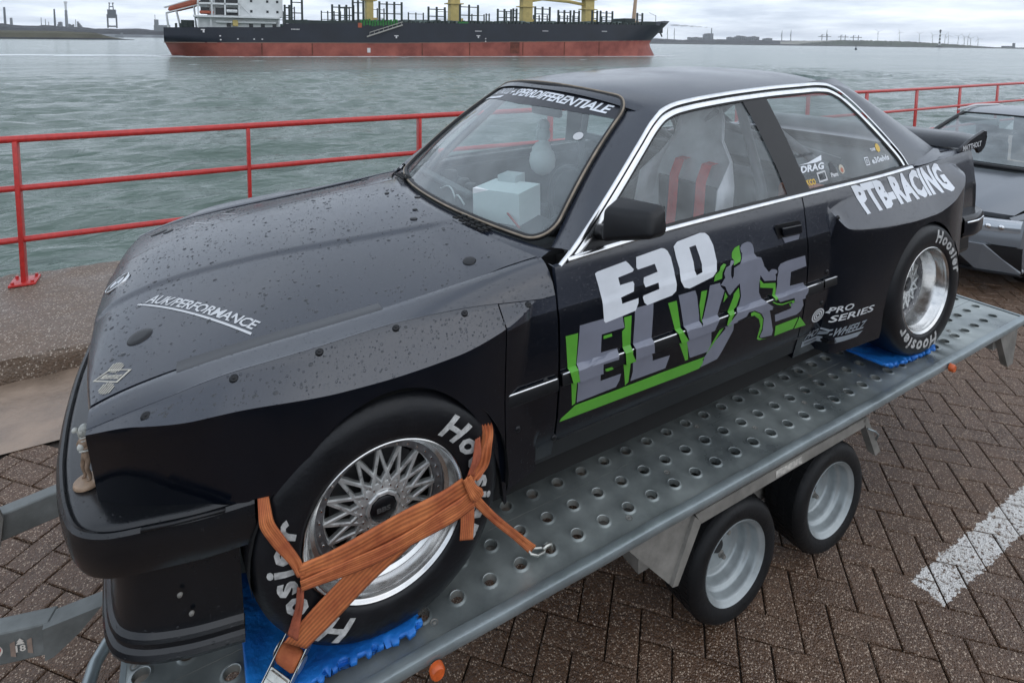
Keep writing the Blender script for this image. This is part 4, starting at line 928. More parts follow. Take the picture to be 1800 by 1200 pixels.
def ze_r(x): return float(crom([1.895, 1.98, 2.10, 2.30, 2.46, 2.62, 2.80, 2.93, 3.03, 3.10], [.790, .722, .704, .688, .682, .684, .716, .765, .80, .81], x)) if 1.9 < x < 3.085 else .7222
def rows_f(x, a, b):
    ze = float(crom([-.62, -.51, -.343, -.102, .037, .191, .326, .47], [.700, .722, .727, .704, .700, .705, .724, .768], x)); zr = float(crom(F_root['x'], F_root['z'], x)); ze = max(ze, a + .004); zr = max(zr, ze + .004); b = max(b, zr + .0005)
    return [a + (ze - a) * k / 14 for k in range(14)] + [ze + .0006, ] + [ze + (zr - ze) * k / 8 for k in range(1, 8)] + [zr - .0006, b]
side_panel('front_flare', list(XS(-.612, .352, 110)), zlo_f, zt_side, 26, M_side, zs=rows_f, zm=lambda x: ze_f(x) + .0003)
def rows_r(x, a, b):
    if not 1.9 < x < 3.085: return [a + (.7215 - a) * k / 25 for k in range(26)] + [.7215 + (b - .7215) * k / 21 for k in range(1, 22)]
    ze = float(crom([1.895, 1.98, 2.10, 2.30, 2.46, 2.62, 2.80, 2.93, 3.03, 3.10], [.790, .722, .704, .688, .682, .684, .716, .765, .80, .81], x)); zr = min(b - .004, float(crom([1.89, 2.0, 2.2, 2.5, 2.8, 3.0, 3.10], [.805, .84, .862, .872, .872, .862, .84], x)))
    return [a + (ze - a) * k / 25 for k in range(25)] + [ze + .0006] + [ze + (zr - ze) * k / 16 for k in range(1, 16)] + [zr - .0006] + [zr + (b - zr) * k / 5 for k in range(1, 6)]
side_panel('wing_rear', list(XS(.356, .545, 16)), lambda x: .235, lambda x: zt_side(x), 34, M_side, zs=rows_d)
side_panel('door', list(XS(.552, 1.738, 60)), lambda x: .290, lambda x: belt(x) - .004, 44, M_side, zs=rows_d)
def zlo_r(x):
    if x < 2.225: return .19
    if x > 2.92: return float(crom([2.92, 3.0, 3.15, 3.35], [.40, .42, .44, .46], x))
    return max(arch(x, 2.575, .352, .655, .16), .19 if x < 2.5 else .36)
side_panel('rear_quarter', list(XS(1.745, 3.335, 140)), zlo_r, lambda x: belt(x) - .004, 46, M_side, zs=rows_r, zm=lambda x: ze_r(x) + .0003)
side_panel('sill', list(XS(.40, 2.2, 30)), lambda x: .215, lambda x: .283, 3, M_trim, wf=lambda x, z: wside(x, z) - .004)
m = MB(); m.box((.30, -.735, .13), (2.24, .735, .24)); m.build('floor_pan', M_gap, car)
for s in (-1, 1): m = MB(); m.box((.40, min(s * .70, s * .745), .24), (2.22, max(s * .70, s * .745), .72)); m.box((.62, min(s * .70, s * .742), .72), (2.22, max(s * .70, s * .742), .84)); m.build('inner_side', M_gap, car)
m = MB(); m.box((-.56, -.60, .22), (.40, .60, .62)); m.box((-.52, -.54, .62), (.40, .54, .70)); m.build('inner_body', M_gap, car); m = MB(); m.box((2.2, -.56, .26), (3.28, .56, .82)); m.build('inner_body', M_gap, car)
for s in (-1, 1):          # sill seam highlight
    m = MB(); m.tube([(x, s * (float(wside(x, .285)) + .001), .2865) for x in XS(.56, 2.1, 20)], .0022, 5); m.build('sill_seam', M_trim, car, True)
# side mouldings with a thin bright bead
for s in (-1, 1):
    for k, (x0, x1, zt, zb) in enumerate(MOULD):
        P = []
        for x in XS(x0, x1, 30):
            w_ = float(wside(x, (zt + zb) / 2)); P.append([(x, s * (w_ - .004), zt + .006), (x, s * (w_ + .010), zt), (x, s * (w_ + .0125), zt - .006), (x, s * (w_ + .0125), zb + .004), (x, s * (w_ + .009), zb), (x, s * (w_ - .004), zb - .001)])
        o = grid('side_moulding', P, M_trim, car, True, flip=s > 0, sharp=30)
        m = MB(); m.tube([(x, s * (float(wside(x, zt)) + .0092), zt + .0018) for x in XS(x0 + .002, x1 - .002, 24)], .0034 if k != 2 else .0026, 6); m.build('moulding_bead', M_chrome if k < 2 else M_slv, o, True)
# flare rivets
def rivet(x, z, s=-1, up=.6, wf=None):
    w_ = float((wf or wbody)(x, z)); m = MB(); m.lathe([(.0, .0065), (.003, .007), (.0035, .0045), (.006, .0045), (.0095, .002), (.0105, -.002)], 12, (0, 0, 0), 'z')
    o = m.build('rivet', M_trim, car, True, 40); n = Vector((0, s, up)).normalized(); o.matrix_local = Matrix.Translation((x, s * w_, z)) @ n.to_track_quat('Z', 'Y').to_matrix().to_4x4(); return o
for s in (-1, 1):
    for x, z in ((-.498, .732), (-.324, .772), (-.137, .786), (.054, .795), (.247, .786), (.445, .764)): rivet(x, z, s, 1.2)
    for x, z in ((1.925, .775), (1.872, .555), (1.86, .42), (.40, .40), (.545, .30), (.50, .515)): rivet(x, z, s, .1)
# tape along the bonnet seam
P = []
for x in XS(-.44, .045, 40): P.append([(x, -(float(yseam(x)) - .026), float(zhood(x, yseam(x) - .026)) + .0016), (x, -(float(yseam(x)) - .004), float(zseam(x)) + .0022), (x, -(float(yseam(x)) + .010), float(zseam(x)) + .0030), (x, -(float(yseam(x)) + .020), float(zseam(x)) + .0016)])
grid('tape_strip', P, pm('dark_tape', (.025, .027, .031), .30), car, True, flip=True)
# --- nose: headlight panel, grille, bumper, splitter ----------------------------
def nose_x(y, z): return -.640 + .052 * (abs(y) / .66) ** 2.2 - .006 * (z - .5)
P = []
for y in XS(-.650, .650, 60): P.append([(nose_x(y, z), y, z) for z in XS(.46, float(zhood(xfront(min(abs(y), .66)), min(abs(y), .655))) - .034, 10)])
grid('nose_panel', P, M_trim, car, True, flip=True)
for s in (-1, 1):
    for y0, r in ((.585, .068), (.425, .062)):
        hl = MB(); hl.lathe([(0, -.018), (r * .6, -.015), (r * .95, -.004), (r, .004), (r + .006, .0), (r + .008, .03)], 28, (0, 0, 0), 'x'); o = hl.build('headlight', pm('lamp_glass', (.35, .37, .38), .08, metal=.4), car, True, 40); o.location = (nose_x(y0, .62) - .008, s * y0, .625)
    k = MB(); k.prism([(s * .02, .57), (s * .105, .57), (s * .115, .60), (s * .105, .705), (s * .02, .705)], -.668, -.655, 'x'); k.build('kidney_grille', M_chrome, car)
    for j in range(6): b = MB(); b.box((-.672, s * (.03 + j * .013) - .002, .58), (-.667, s * (.03 + j * .013) + .002, .697)); b.build('grille_slat', M_trim, car)
def bumper_out(z):
    "plan outline of the bumper, near side to far side"
    pts = [(-.30, .842), (-.40, .832), (-.514, .806), (-.575, .790), (-.622, .762), (-.655, .722), (-.683, .645), (-.706, .545), (-.724, .43), (-.742, .213), (-.748, 0)]
    return pts
BO = bumper_out(.5); BO = [(x, -y) for x, y in BO] + [(x, y) for x, y in BO[::-1][1:]]
def off(pts, d):
    out_ = []
    for i, (x, y) in enumerate(pts):
        a = Vector(pts[max(i - 1, 0)]); b = Vector(pts[min(i + 1, len(pts) - 1)]); t = (b - a).normalized(); n = Vector((t.y, -t.x)); out_.append((x + n.x * d, y + n.y * d))
    return out_
def smooth_pts(pts, n=120):
    d = [0]; 
    for i in range(1, len(pts)): d.append(d[-1] + math.hypot(pts[i][0] - pts[i - 1][0], pts[i][1] - pts[i - 1][1]))
    t = XS(0, d[-1], n); return list(zip(crom(d, [p[0] for p in pts], t), crom(d, [p[1] for p in pts], t)))
BS = smooth_pts([BO[0]] + BO[1:])
prof = [(-.16, .496), (-.028, .500), (-.020, .496), (-.014, .489), (-.010, .496), (-.004, .497), (.002, .489), (.004, .47), (.002, .44), (-.004, .405), (-.012, .385), (-.035, .372), (-.07, .372)]
P = [];
rings = [off(BS, -d if True else d) for d, z in [(-a, b) for a, b in prof]]
sgn = 1
c0 = Vector((-.3, 0)); 
t_ = off(BS, .01)[60]
if t_[0] > BS[60][0]: sgn = -1
rings = [off(BS, sgn * a) for a, b in prof]
for i in range(len(BS)): P.append([(rings[k][i][0], rings[k][i][1], prof[k][1]) for k in range(len(prof))])
P = [[(p[0], p[1] * .97, p[2]) for p in P[0]]] + P + [[(p[0], p[1] * .97, p[2]) for p in P[-1]]]
M_bump = mat_paint('bumper_plastic', (.0045, .0055, .0075), .26, .35, spec=.55)
grid('front_bumper', P, M_bump, car, True, sharp=30)
m = MB(); m.box((-.64, -.70, .44), (-.50, .70, .497)); m.build('bumper_core', M_trim, car)
for s in (-1, 1):
    m = MB(); m.tube([(x, s * y, .497) for x, y in ((-.52, .809), (-.46, .823), (-.36, .840))], .0055, 6); m.build('bumper_trim', M_trim, car, True)
# air dam and splitter
AD = [(-.335, .792), (-.42, .787), (-.50, .772), (-.548, .752), (-.582, .715), (-.600, .66), (-.615, .55), (-.635, .30), (-.64, 0)]
AD = [(x, -y) for x, y in AD] + [(x, y) for x, y in AD[::-1][1:]]; AS = smooth_pts(AD)
prof = [(-.02, .385), (.0, .38), (.0, .30), (.0, .235), (.004, .222), (.013, .214), (.016, .206), (.010, .200), (.012, .19), (.020, .184), (.024, .174), (.022, .165), (.008, .160), (-.06, .160)]
rings = [off(AS, sgn * a) for a, b in prof]
zd = lambda i: .0 - .03 * max(0, (AS[i][0] + .55) / .21)
P = [[(rings[k][i][0], rings[k][i][1], prof[k][1] + (zd(i) if k > 2 else 0)) for k in range(len(prof))] for i in range(len(AS))]
grid('air_dam', P, M_bump, car, True, sharp=26)
m = MB(); m.add([(x, y, .163) for x, y in AS[::4]] , [tuple(range(len(AS[::4])))]); m.build('splitter_floor', M_trim, car)
for (x, y, z) in ((-.44, -.794, .246), (-.46, -.792, .30), (-.44, -.794, .40)):
    m = MB(); m.lathe([(0, -.004), (.005, -.004), (.006, 0)], 10, (x, y, z)); m.build('screw', M_galvd, car, True)
# --- cowl, windscreen ---------------------------------------------------------------------------
def ws_bot(y): return (.460 + .140 * (abs(y) / .68) ** 2.1, y, .905 - .026 * (abs(y) / .68) ** 2.0)
def ws_top(y): yy = y * .505 / .68; return (1.005 + .084 * (abs(y) / .68) ** 2.2, yy, 1.325 - .040 * (abs(y) / .68) ** 2.0)
def ws(u, v):     # u -1..1 across, v 0 bottom .. 1 top
    a, b = Vector(ws_bot(u * .68)), Vector(ws_top(u * .68)); p = a.lerp(b, v); bow = .020 * math.sin(PI * max(0, min(1, v))); return p + Vector((-bow * .7, 0, bow * .7))
P = []
for y in XS(-.715, .715, 50):
    a = (float(xcowl(y)) + .004, y, float(zhood(xcowl(y), y)) - .010); b = ws(max(-1.04, min(1.04, y / .68)), -.035); P.append([a, tuple(Vector(a).lerp(b, .35) + Vector((0, 0, .003))), tuple(Vector(a).lerp(b, .8) + Vector((0, 0, .004))), tuple(b)])
grid('cowl', P, M_top, car, True, flip=True)
def rr_outline(n=14, ru=.13, rv=.15):      # rounded rectangle in (u,v)
    pts = []
    for (cu_, cv_, a0) in ((1 - ru, 1 - rv, 0), (-1 + ru, 1 - rv, PI / 2), (-1 + ru, rv, PI), (1 - ru, rv, 3 * PI / 2)):
        for k in range(n): q = a0 + PI / 2 * k / (n - 1); pts.append((cu_ + ru * math.cos(q), cv_ + rv * math.sin(q)))
    return pts
OUTL = rr_outline()
V, F = refine(*poly_mesh(OUTL), XS(-.95, .95, 22), XS(.05, .95, 10))
mesh('windscreen', [tuple(ws(a, b)) for a, b in V], F, M_wsg, car, True)
def loop_dense(pts, n=8):
    o = []
    for i in range(len(pts)):
        a, b = pts[i], pts[(i + 1) % len(pts)]; k = max(1, int(math.hypot(a[0] - b[0], a[1] - b[1]) / .08)); o += [(a[0] + (b[0] - a[0]) * t / k, a[1] + (b[1] - a[1]) * t / k) for t in range(k)]
    return o
def ws_n(u, v): a, b, c = ws(u, v), ws(u + .01, v), ws(u, v + .01); n = (b - a).cross(c - a).normalized(); return n if n.z > 0 else -n
LD = loop_dense(OUTL)
def sc_uv(p, k): return (p[0] * (1 + .022 * k), .5 + (p[1] - .5) * (1 + .040 * k))
m = MB(); m.tube([tuple(ws(*sc_uv(p, .55)) + ws_n(*p) * .004) for p in LD], .0115, 8, closed=True); m.build('windscreen_seal', M_seal, car, True)
m = MB(); m.tube([tuple(ws(*sc_uv(p, .9)) + ws_n(*p) * .013) for p in LD], .0042, 6, closed=True); m.build('seal_bead', M_sealt, car, True)
# --- greenhouse --------------------------------------------------------------------------------
def gside(x, z):   # half width of the glass side above the belt
    t = (z - .87) / .42; return .788 - .178 * max(t, 0) ** 1.12 + (-.08) * min(t, 0) - .050 * max(0, (x - 1.9) / .8) ** 1.8 - .012 * max(0, (.9 - x) / .4) ** 2
# side outline (x,z) of the roof edge, from the windscreen pillar foot over the roof to the foot of the rear pillar
GO = [(.570, .850), (.70, .950), (.85, 1.065), (.985, 1.168), (1.075, 1.234), (1.14, 1.268), (1.22, 1.287), (1.40, 1.302), (1.60, 1.311), (1.85, 1.316), (2.05, 1.316), (2.16, 1.309), (2.24, 1.282), (2.32, 1.225), (2.42, 1.130), (2.52, 1.025), (2.585, .950), (2.615, .895)]
def outl(pts, n): 
    d = [0]
    for i in range(1, len(pts)): d.append(d[-1] + math.hypot(pts[i][0] - pts[i - 1][0], pts[i][1] - pts[i - 1][1]))
    t = XS(0, d[-1], n); return list(zip(crom(d, [p[0] for p in pts], t), crom(d, [p[1] for p in pts], t)))
GOs = outl(GO, 130)
def inset(pts, d):
    o = []
    for i, (x, z) in enumerate(pts):
        a, b = pts[max(i - 1, 0)], pts[min(i + 1, len(pts) - 1)]; t = Vector((b[0] - a[0], b[1] - a[1])).normalized(); o.append((x + t.y * d, z - t.x * d))
    return o
for s in (-1, 1):
    def strip(name, d0, d1, h0, h1, mat, i0=0, i1=None, hh=None):
        A, Bq = inset(GOs, d0), inset(GOs, d1); P = []
        for (x, z), (x2, z2) in list(zip(A, Bq))[i0:i1]:
            xm, zm = (x + x2) / 2, (z + z2) / 2
            P.append([(x, s * (gside(x, z) + h0 - .004), z), (x, s * (gside(x, z) + h0), z), (xm, s * (gside(xm, zm) + (h0 + h1) / 2 + .0022), zm), (x2, s * (gside(x2, z2) + h1), z2), (x2, s * (gside(x2, z2) + h1 - .004), z2)])
        return grid(name, P, mat, car, True, flip=s < 0, sharp=60)
    strip('drip_rail', .0, .012, .010, .012, M_chrome)
    strip('rail_gap', .0125, .0215, -.001, .001, M_seal)
    strip('window_frame_trim', .022, .040, .006, .005, M_chrome)
    strip('window_rubber', .0405, .050, .001, -.001, M_seal)
    # belt line trim
    P = []
    for x in XS(.600, 2.60, 60): z = belt(x); w_ = float(wside(x, z)); P.append([(x, s * (w_ - .002), z - .003), (x, s * (w_ + .005), z - .001), (x, s * (w_ + .006), z + .004), (x, s * (w_ + .001), z + .011), (x, s * (w_ - .006), z + .012)])
    grid('belt_trim', P, M_chrome, car, True, flip=s > 0, sharp=60)
    P = [[(x, s * (float(wside(x, belt(x))) - .005), belt(x) + .011), (x, s * (float(wside(x, belt(x))) - .012), belt(x) + .020)] for x in XS(.60, 2.58, 40)]; grid('belt_rubber', P, M_seal, car, flip=s > 0)
    # glass: front window and rear window; pillar between
    def region(name, poly, mat, d=-.006, parent=car, step=(.06, .05)):
        return printed(poly, lambda a, b: (a, s * (gside(a, b) + d), b), mat, name, parent, step=step)
    IN = inset(GOs, .046)
    def zin(x):
        best = [z for (xx, z) in IN if abs(xx - x) < .02 and z > .9]; return max(best) if best else .95
    front = [p for p in IN if p[0] < 1.628 and p[1] > belt(p[0]) + .012]; rear = [p for p in IN if p[0] > 1.730 and p[1] > belt(p[0]) + .012]
    bl = lambda x0, x1: [(x, belt(x) + .010) for x in XS(x0, x1, 8)]
    region('door_glass', front + [(1.60, 1.255), (1.655, 1.0)] + bl(1.672, .66), M_sgl)
    region('rear_side_glass', [(1.80, belt(1.8) + .01), (1.775, 1.0), (1.728, 1.262)] + rear + bl(2.55, 1.85), M_sgl)
    region('centre_pillar', [(1.665, belt(1.66) + .008), (1.650, 1.0), (1.618, 1.15), (1.585, 1.269), (1.732, 1.275), (1.758, 1.15), (1.782, 1.0), (1.81, belt(1.8) + .008)], M_trim, .000)
    region('mirror_sail', [(.625, belt(.625) + .010), (.66, .90), (.735, .958), (.785, .985), (.80, .975), (.808, belt(.80) + .010)], M_trim, .001)
# roof, from windscreen header to rear window, crown across
def roof_edge(x): 
    z = float(np.interp(x, [p[0] for p in GOs], [p[1] for p in GOs])); return gside(x, z) + .004, z
P = []
for x in XS(1.07, 2.28, 44):
    ye, ze = roof_edge(x); zc = float(crom([1.00, 1.15, 1.4, 1.7, 2.0, 2.25, 2.35], [1.330, 1.349, 1.366, 1.373, 1.370, 1.355, 1.345], x)); row = []
    for u in XS(-1, 1, 41): row.append((x - (.07 * (1 - abs(u) ** 2) if x < 1.2 else 0) * (1.2 - x) / .13 if x < 1.2 else x + .05 * (1 - u * u) * max(0, (x - 2.1) / .18), u * ye, ze + (zc - ze) * (1 - abs(u) ** 2.6)))
    P.append(row)
P = []
for t in XS(0, 1, 46):
    xE, xC = 1.115 + 1.15 * t, .998 + 1.345 * t; ye, ze = roof_edge(xE); zc = float(crom([.99, 1.15, 1.4, 1.7, 2.0, 2.25, 2.35], [1.331, 1.351, 1.367, 1.374, 1.370, 1.352, 1.338], xC))
    P.append([(xC + (xE - xC) * abs(u) ** 2.3, u * ye, ze + (zc - ze) * (1 - abs(u) ** 2.6)) for u in XS(-1, 1, 45)])
P = [[(q[0] - .022, q[1], q[2] - .016) for q in P[0]]] + P
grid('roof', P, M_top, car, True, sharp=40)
for s in (-1, 1):
    P = []       # windscreen pillar
    for k in range(24):
        v = k / 23; a = ws(s * 1.03, -.02 + v * 1.03); i = int(np.argmin([abs(q[0] - (a.x + .02)) + (0 if j < 70 else 9) for j, q in enumerate(GOs)])); q = GOs[max(0, min(i, 60))]; b = Vector((q[0], s * (gside(*q) + .009), q[1])); P.append([tuple(a), tuple(a.lerp(b, .5) + Vector((-.004, s * .004, .004))), tuple(b)])
    ye, ze = roof_edge(1.115); rf = lambda u: (.998 + .117 * u ** 2.3 + .004, s * u * ye, ze + (1.333 - ze) * (1 - u ** 2.6) + .001)
    P.append([rf(.80), rf(.90), (1.135, s * (roof_edge(1.135)[0] + .002), roof_edge(1.135)[1])])
    grid('windscreen_pillar', P, M_top, car, True, flip=s > 0)
    P = []       # rear pillar: from the side outline to the rear window edge
    for k in range(30):
        t = k / 29; i = int(86 + t * (129 - 86)); q = GOs[i]; a = Vector((q[0], s * (gside(*q) + .008), q[1]))
        b = Vector((2.33 + .72 * t, s * (.545 + .105 * t), 1.318 - .400 * t ** 1.05)); P.append([tuple(a)] + [tuple(a.lerp(b, w_) + Vector((0, s * .012, .006)) * math.sin(w_ * PI)) for w_ in (.25, .5, .75)] + [tuple(b)])
    P.append([(2.66, s * .770, .893), (2.75, s * .765, .892), (2.85, s * .755, .893), (2.98, s * .72, .900), (3.08, s * .66, .912)])
    grid('rear_pillar', P, M_top, car, True, flip=s < 0)
rw = lambda u, v: (2.33 + .72 * v + .03 * (1 - u * u), u * (.545 + .105 * v), 1.318 - .400 * v ** 1.05 + .018 * (1 - u * u))
grid('rear_window', [[rw(u, v) for u in XS(-1, 1, 16)] for v in XS(0, 1, 8)], M_wsg, car, True)
# boot lid, rear panel, spoiler, rear bumper
P = []
for x in XS(3.03, 3.355, 16):
    row = []
    for u in XS(-1, 1, 31): w_ = .665; row.append((x, u * w_, .918 - .012 * (x - 3.03) / .32 - .018 * abs(u) ** 3))
    P.append(row)
P += [[(p[0] + .012, p[1], p[2] - .01) for p in P[-1]], [(p[0] + .025, p[1] * .99, p[2] - .06) for p in P[-1]], [(p[0] + .03, p[1] * .98, .56) for p in P[-1]]]
grid('boot_lid', P, M_top, car, True, sharp=40)
for s in (-1, 1):
    P = []
    for x in XS(2.62, 3.36, 30):
        yi = .672 + (.0 if x > 3.03 else (3.03 - x) * .18); zt = belt(x) - .004; wo = float(wbody(x, zt)); zi = .897 if x > 2.9 else .896
        P.append([(x, s * yi, zi - .02), (x, s * (yi + .004), zi), (x, s * (yi + (wo - yi) * .5), zi + .002), (x, s * (wo - .012), zt + .004), (x, s * wo, zt - .004)])
    grid('rear_wing_top', P, M_top, car, True, flip=s < 0)
    P = [[(3.335 + dx, s * (float(wbody(3.33, z)) - dy), z) for dx, dy in ((0, 0), (.022, .012), (.038, .04), (.045, .14))] for z in XS(.45, .875, 14)]
    grid('rear_corner', P, M_side, car, True, flip=s > 0)
    m = MB(); m.box((3.372, min(s * .38, s * .66), .60), (3.388, max(s * .38, s * .66), .76), bev=.006); m.build('tail_light', pm('tail_red', (.25, .01, .01), .2), car)
# boot spoiler
P = []
for y in XS(-.70, .70, 40):
    k = .0 if abs(y) < .6 else (abs(y) - .6) / .1; P.append([(3.20 + .02 * k, y, .905), (3.24, y, .935 - .01 * k), (3.33, y, .957 - .012 * k), (3.43, y, .966 - .015 * k), (3.455, y, .962 - .015 * k), (3.448, y, .945), (3.40, y, .925), (3.33, y, .900)])
grid('spoiler', P, M_side, car, True, sharp=40)
for s in (-1, 1):
    m = MB(); m.prism([(3.175, .892), (3.20, .913), (3.30, .950), (3.445, .985), (3.475, .980), (3.482, .945), (3.462, .893), (3.425, .868), (3.395, .862), (3.36, .893)], s * .702, s * .718, 'y'); o = m.build('spoiler_end_plate', M_side, car); b = o.modifiers.new('b', 'BEVEL'); b.width = .004; b.segments = 2
RB = [(3.11, .775), (3.22, .785), (3.32, .77), (3.39, .735), (3.425, .66), (3.44, .45), (3.445, 0)]
RB = [(x, -y) for x, y in RB] + [(x, y) for x, y in RB[::-1][1:]]; RS = smooth_pts(RB)
prof = [(-.06, .562), (-.006, .566), (.004, .560), (.010, .548), (.010, .50), (.006, .462), (-.004, .45), (-.05, .44)]
sg2 = 1 if off(RS, .01)[60][0] > RS[60][0] else -1
rings = [off(RS, sg2 * a) for a, b in prof]
grid('rear_bumper', [[(rings[k][i][0], rings[k][i][1], prof[k][1]) for k in range(len(prof))] for i in range(len(RS))], M_side, car, True, flip=True, sharp=30)
for s in (-1, 1): m = MB(); m.tube([(x, s * (y + .010), .535) for x, y in ((3.13, .777), (3.22, .785), (3.32, .77), (3.39, .735))], .006, 6); m.build('bumper_bead', M_chrome, car, True)
m = MB(); m.box((3.0, -.70, .30), (3.40, .70, .47), bev=.03); m.build('rear_valance', M_trim, car)

# ================================================================ VINYL, LETTERING, WHEELS, CABIN
DEC = {}
DEC['W1'] = [(0.694, 0.799), (0.703, 0.803), (0.819, 0.813), (0.829, 0.804), (0.849, 0.78), (0.844, 0.774), (0.783, 0.768), (0.788, 0.743), (0.841, 0.744), (0.846, 0.735), (0.841, 0.712), (0.786, 0.705), (0.79, 0.684), (0.858, 0.687), (0.857, 0.671), (0.845, 0.648), (0.722, 0.639), (0.716, 0.646), (0.712, 0.717), (0.704, 0.757)]
DEC['W2'] = [(0.863, 0.817), (0.974, 0.825), (0.988, 0.821), (1, 0.811), (1.012, 0.788), (1.021, 0.745), (1.027, 0.693), (1.024, 0.672), (1.005, 0.661), (0.895, 0.654), (0.883, 0.665), (0.876, 0.684), (0.88, 0.69), (0.948, 0.696), (0.948, 0.717), (0.891, 0.714), (0.885, 0.731), (0.888, 0.746), (0.949, 0.752), (0.939, 0.78), (0.866, 0.776), (0.86, 0.784)]
DEC['W3'] = [(1.029, 0.82), (1.047, 0.833), (1.157, 0.843), (1.182, 0.839), (1.198, 0.826), (1.216, 0.79), (1.227, 0.731), (1.22, 0.698), (1.202, 0.682), (1.087, 0.666), (1.062, 0.675), (1.047, 0.7), (1.047, 0.742), (1.036, 0.781)]
DEC['W3h'] = [(1.1, 0.804), (1.131, 0.806), (1.144, 0.769), (1.153, 0.736), (1.151, 0.709), (1.122, 0.704), (1.116, 0.722), (1.114, 0.753)]
DEC['Y1'] = [(0.624, 0.656), (0.714, 0.654), (0.79, 0.653), (0.793, 0.626), (0.799, 0.603), (0.707, 0.605), (0.704, 0.546), (0.771, 0.542), (0.766, 0.52), (0.766, 0.511), (0.704, 0.514), (0.704, 0.493), (0.707, 0.472), (0.708, 0.447), (0.792, 0.445), (0.787, 0.421), (0.775, 0.402), (0.619, 0.401), (0.62, 0.461), (0.609, 0.517)]
DEC['Y2'] = [(0.843, 0.656), (0.922, 0.655), (0.914, 0.522), (0.916, 0.511), (0.918, 0.492), (0.925, 0.464), (0.927, 0.449), (1.006, 0.445), (0.99, 0.4), (0.835, 0.403), (0.842, 0.434), (0.835, 0.526)]
DEC['Y3'] = [(1.035, 0.654), (1.114, 0.653), (1.122, 0.631), (1.135, 0.556), (1.137, 0.521), (1.156, 0.544), (1.175, 0.609), (1.186, 0.654), (1.237, 0.652), (1.241, 0.637), (1.26, 0.618), (1.241, 0.573), (1.222, 0.523), (1.201, 0.489), (1.208, 0.427), (1.195, 0.4), (1.105, 0.403), (1.075, 0.493), (1.062, 0.522), (1.063, 0.528)]
DEC['Y4'] = [(1.353, 0.755), (1.363, 0.765), (1.379, 0.769), (1.394, 0.769), (1.409, 0.765), (1.419, 0.756), (1.424, 0.741), (1.425, 0.72), (1.435, 0.707), (1.458, 0.7), (1.467, 0.685), (1.476, 0.662), (1.502, 0.634), (1.518, 0.642), (1.537, 0.638), (1.551, 0.63), (1.551, 0.621), (1.54, 0.617), (1.545, 0.606), (1.544, 0.592), (1.477, 0.605), (1.454, 0.632), (1.448, 0.599), (1.448, 0.567), (1.463, 0.542), (1.485, 0.52), (1.522, 0.495), (1.512, 0.497), (1.557, 0.381), (1.556, 0.359), (1.488, 0.368), (1.481, 0.378), (1.493, 0.4), (1.49, 0.451), (1.472, 0.477), (1.411, 0.51), (1.378, 0.512), (1.366, 0.498), (1.32, 0.493), (1.32, 0.449), (1.263, 0.364), (1.253, 0.351), (1.169, 0.344), (1.177, 0.357), (1.18, 0.374), (1.182, 0.384), (1.229, 0.434), (1.277, 0.468), (1.267, 0.489), (1.283, 0.5), (1.314, 0.526), (1.34, 0.543), (1.349, 0.575), (1.346, 0.592), (1.34, 0.627), (1.313, 0.612), (1.292, 0.595), (1.284, 0.597), (1.27, 0.619), (1.264, 0.632), (1.241, 0.643), (1.264, 0.665), (1.258, 0.681), (1.269, 0.701), (1.289, 0.704), (1.299, 0.72), (1.313, 0.717), (1.311, 0.708), (1.296, 0.7), (1.294, 0.667), (1.3, 0.652), (1.308, 0.661), (1.311, 0.691), (1.343, 0.699), (1.356, 0.716), (1.361, 0.733), (1.354, 0.743)]
DEC['Y5'] = [(1.721, 0.655), (1.73, 0.61), (1.634, 0.606), (1.631, 0.55), (1.714, 0.545), (1.724, 0.53), (1.73, 0.518), (1.729, 0.506), (1.713, 0.492), (1.733, 0.443), (1.72, 0.421), (1.697, 0.412), (1.564, 0.416), (1.555, 0.448), (1.653, 0.45), (1.644, 0.503), (1.555, 0.508), (1.542, 0.522), (1.554, 0.575), (1.552, 0.601), (1.558, 0.624), (1.556, 0.639), (1.57, 0.652), (1.609, 0.656)]
DEC['N1'] = [(0.571, 0.636), (0.617, 0.634), (0.608, 0.521), (0.608, 0.515), (0.621, 0.477), (0.616, 0.469), (0.614, 0.4), (0.602, 0.396), (0.594, 0.476), (0.579, 0.522)]
DEC['N2'] = [(0.797, 0.637), (0.828, 0.636), (0.824, 0.522), (0.823, 0.512), (0.842, 0.476), (0.83, 0.469), (0.827, 0.402), (0.814, 0.394), (0.797, 0.49), (0.793, 0.523), (0.789, 0.593), (0.801, 0.6)]
DEC['N3'] = [(0.987, 0.638), (1.026, 0.637), (1.05, 0.519), (1.067, 0.497), (1.086, 0.472), (1.098, 0.398), (1.084, 0.399), (1.038, 0.493), (1.025, 0.522)]
DEC['N4'] = [(0.56, 0.353), (0.564, 0.364), (0.615, 0.393), (0.755, 0.39), (0.977, 0.388), (1.187, 0.383), (1.187, 0.389), (1.173, 0.374), (1.183, 0.36), (1.164, 0.34), (1.084, 0.34)]
DEC['N5'] = [(1.35, 0.765), (1.324, 0.76), (1.308, 0.746), (1.305, 0.729), (1.315, 0.716), (1.309, 0.7), (1.345, 0.707), (1.353, 0.72), (1.349, 0.744)]
DEC['N6'] = [(1.26, 0.716), (1.272, 0.711), (1.261, 0.701), (1.25, 0.686), (1.248, 0.665), (1.207, 0.663), (1.213, 0.685), (1.234, 0.695), (1.244, 0.71)]
DEC['N7'] = [(1.144, 0.642), (1.172, 0.64), (1.146, 0.526), (1.135, 0.594)]
DEC['N8'] = [(1.264, 0.611), (1.278, 0.591), (1.256, 0.574)]
DEC['N9'] = [(1.336, 0.612), (1.343, 0.577), (1.325, 0.541), (1.299, 0.524), (1.288, 0.51), (1.289, 0.477), (1.263, 0.492), (1.27, 0.521), (1.275, 0.524), (1.308, 0.582), (1.31, 0.594)]
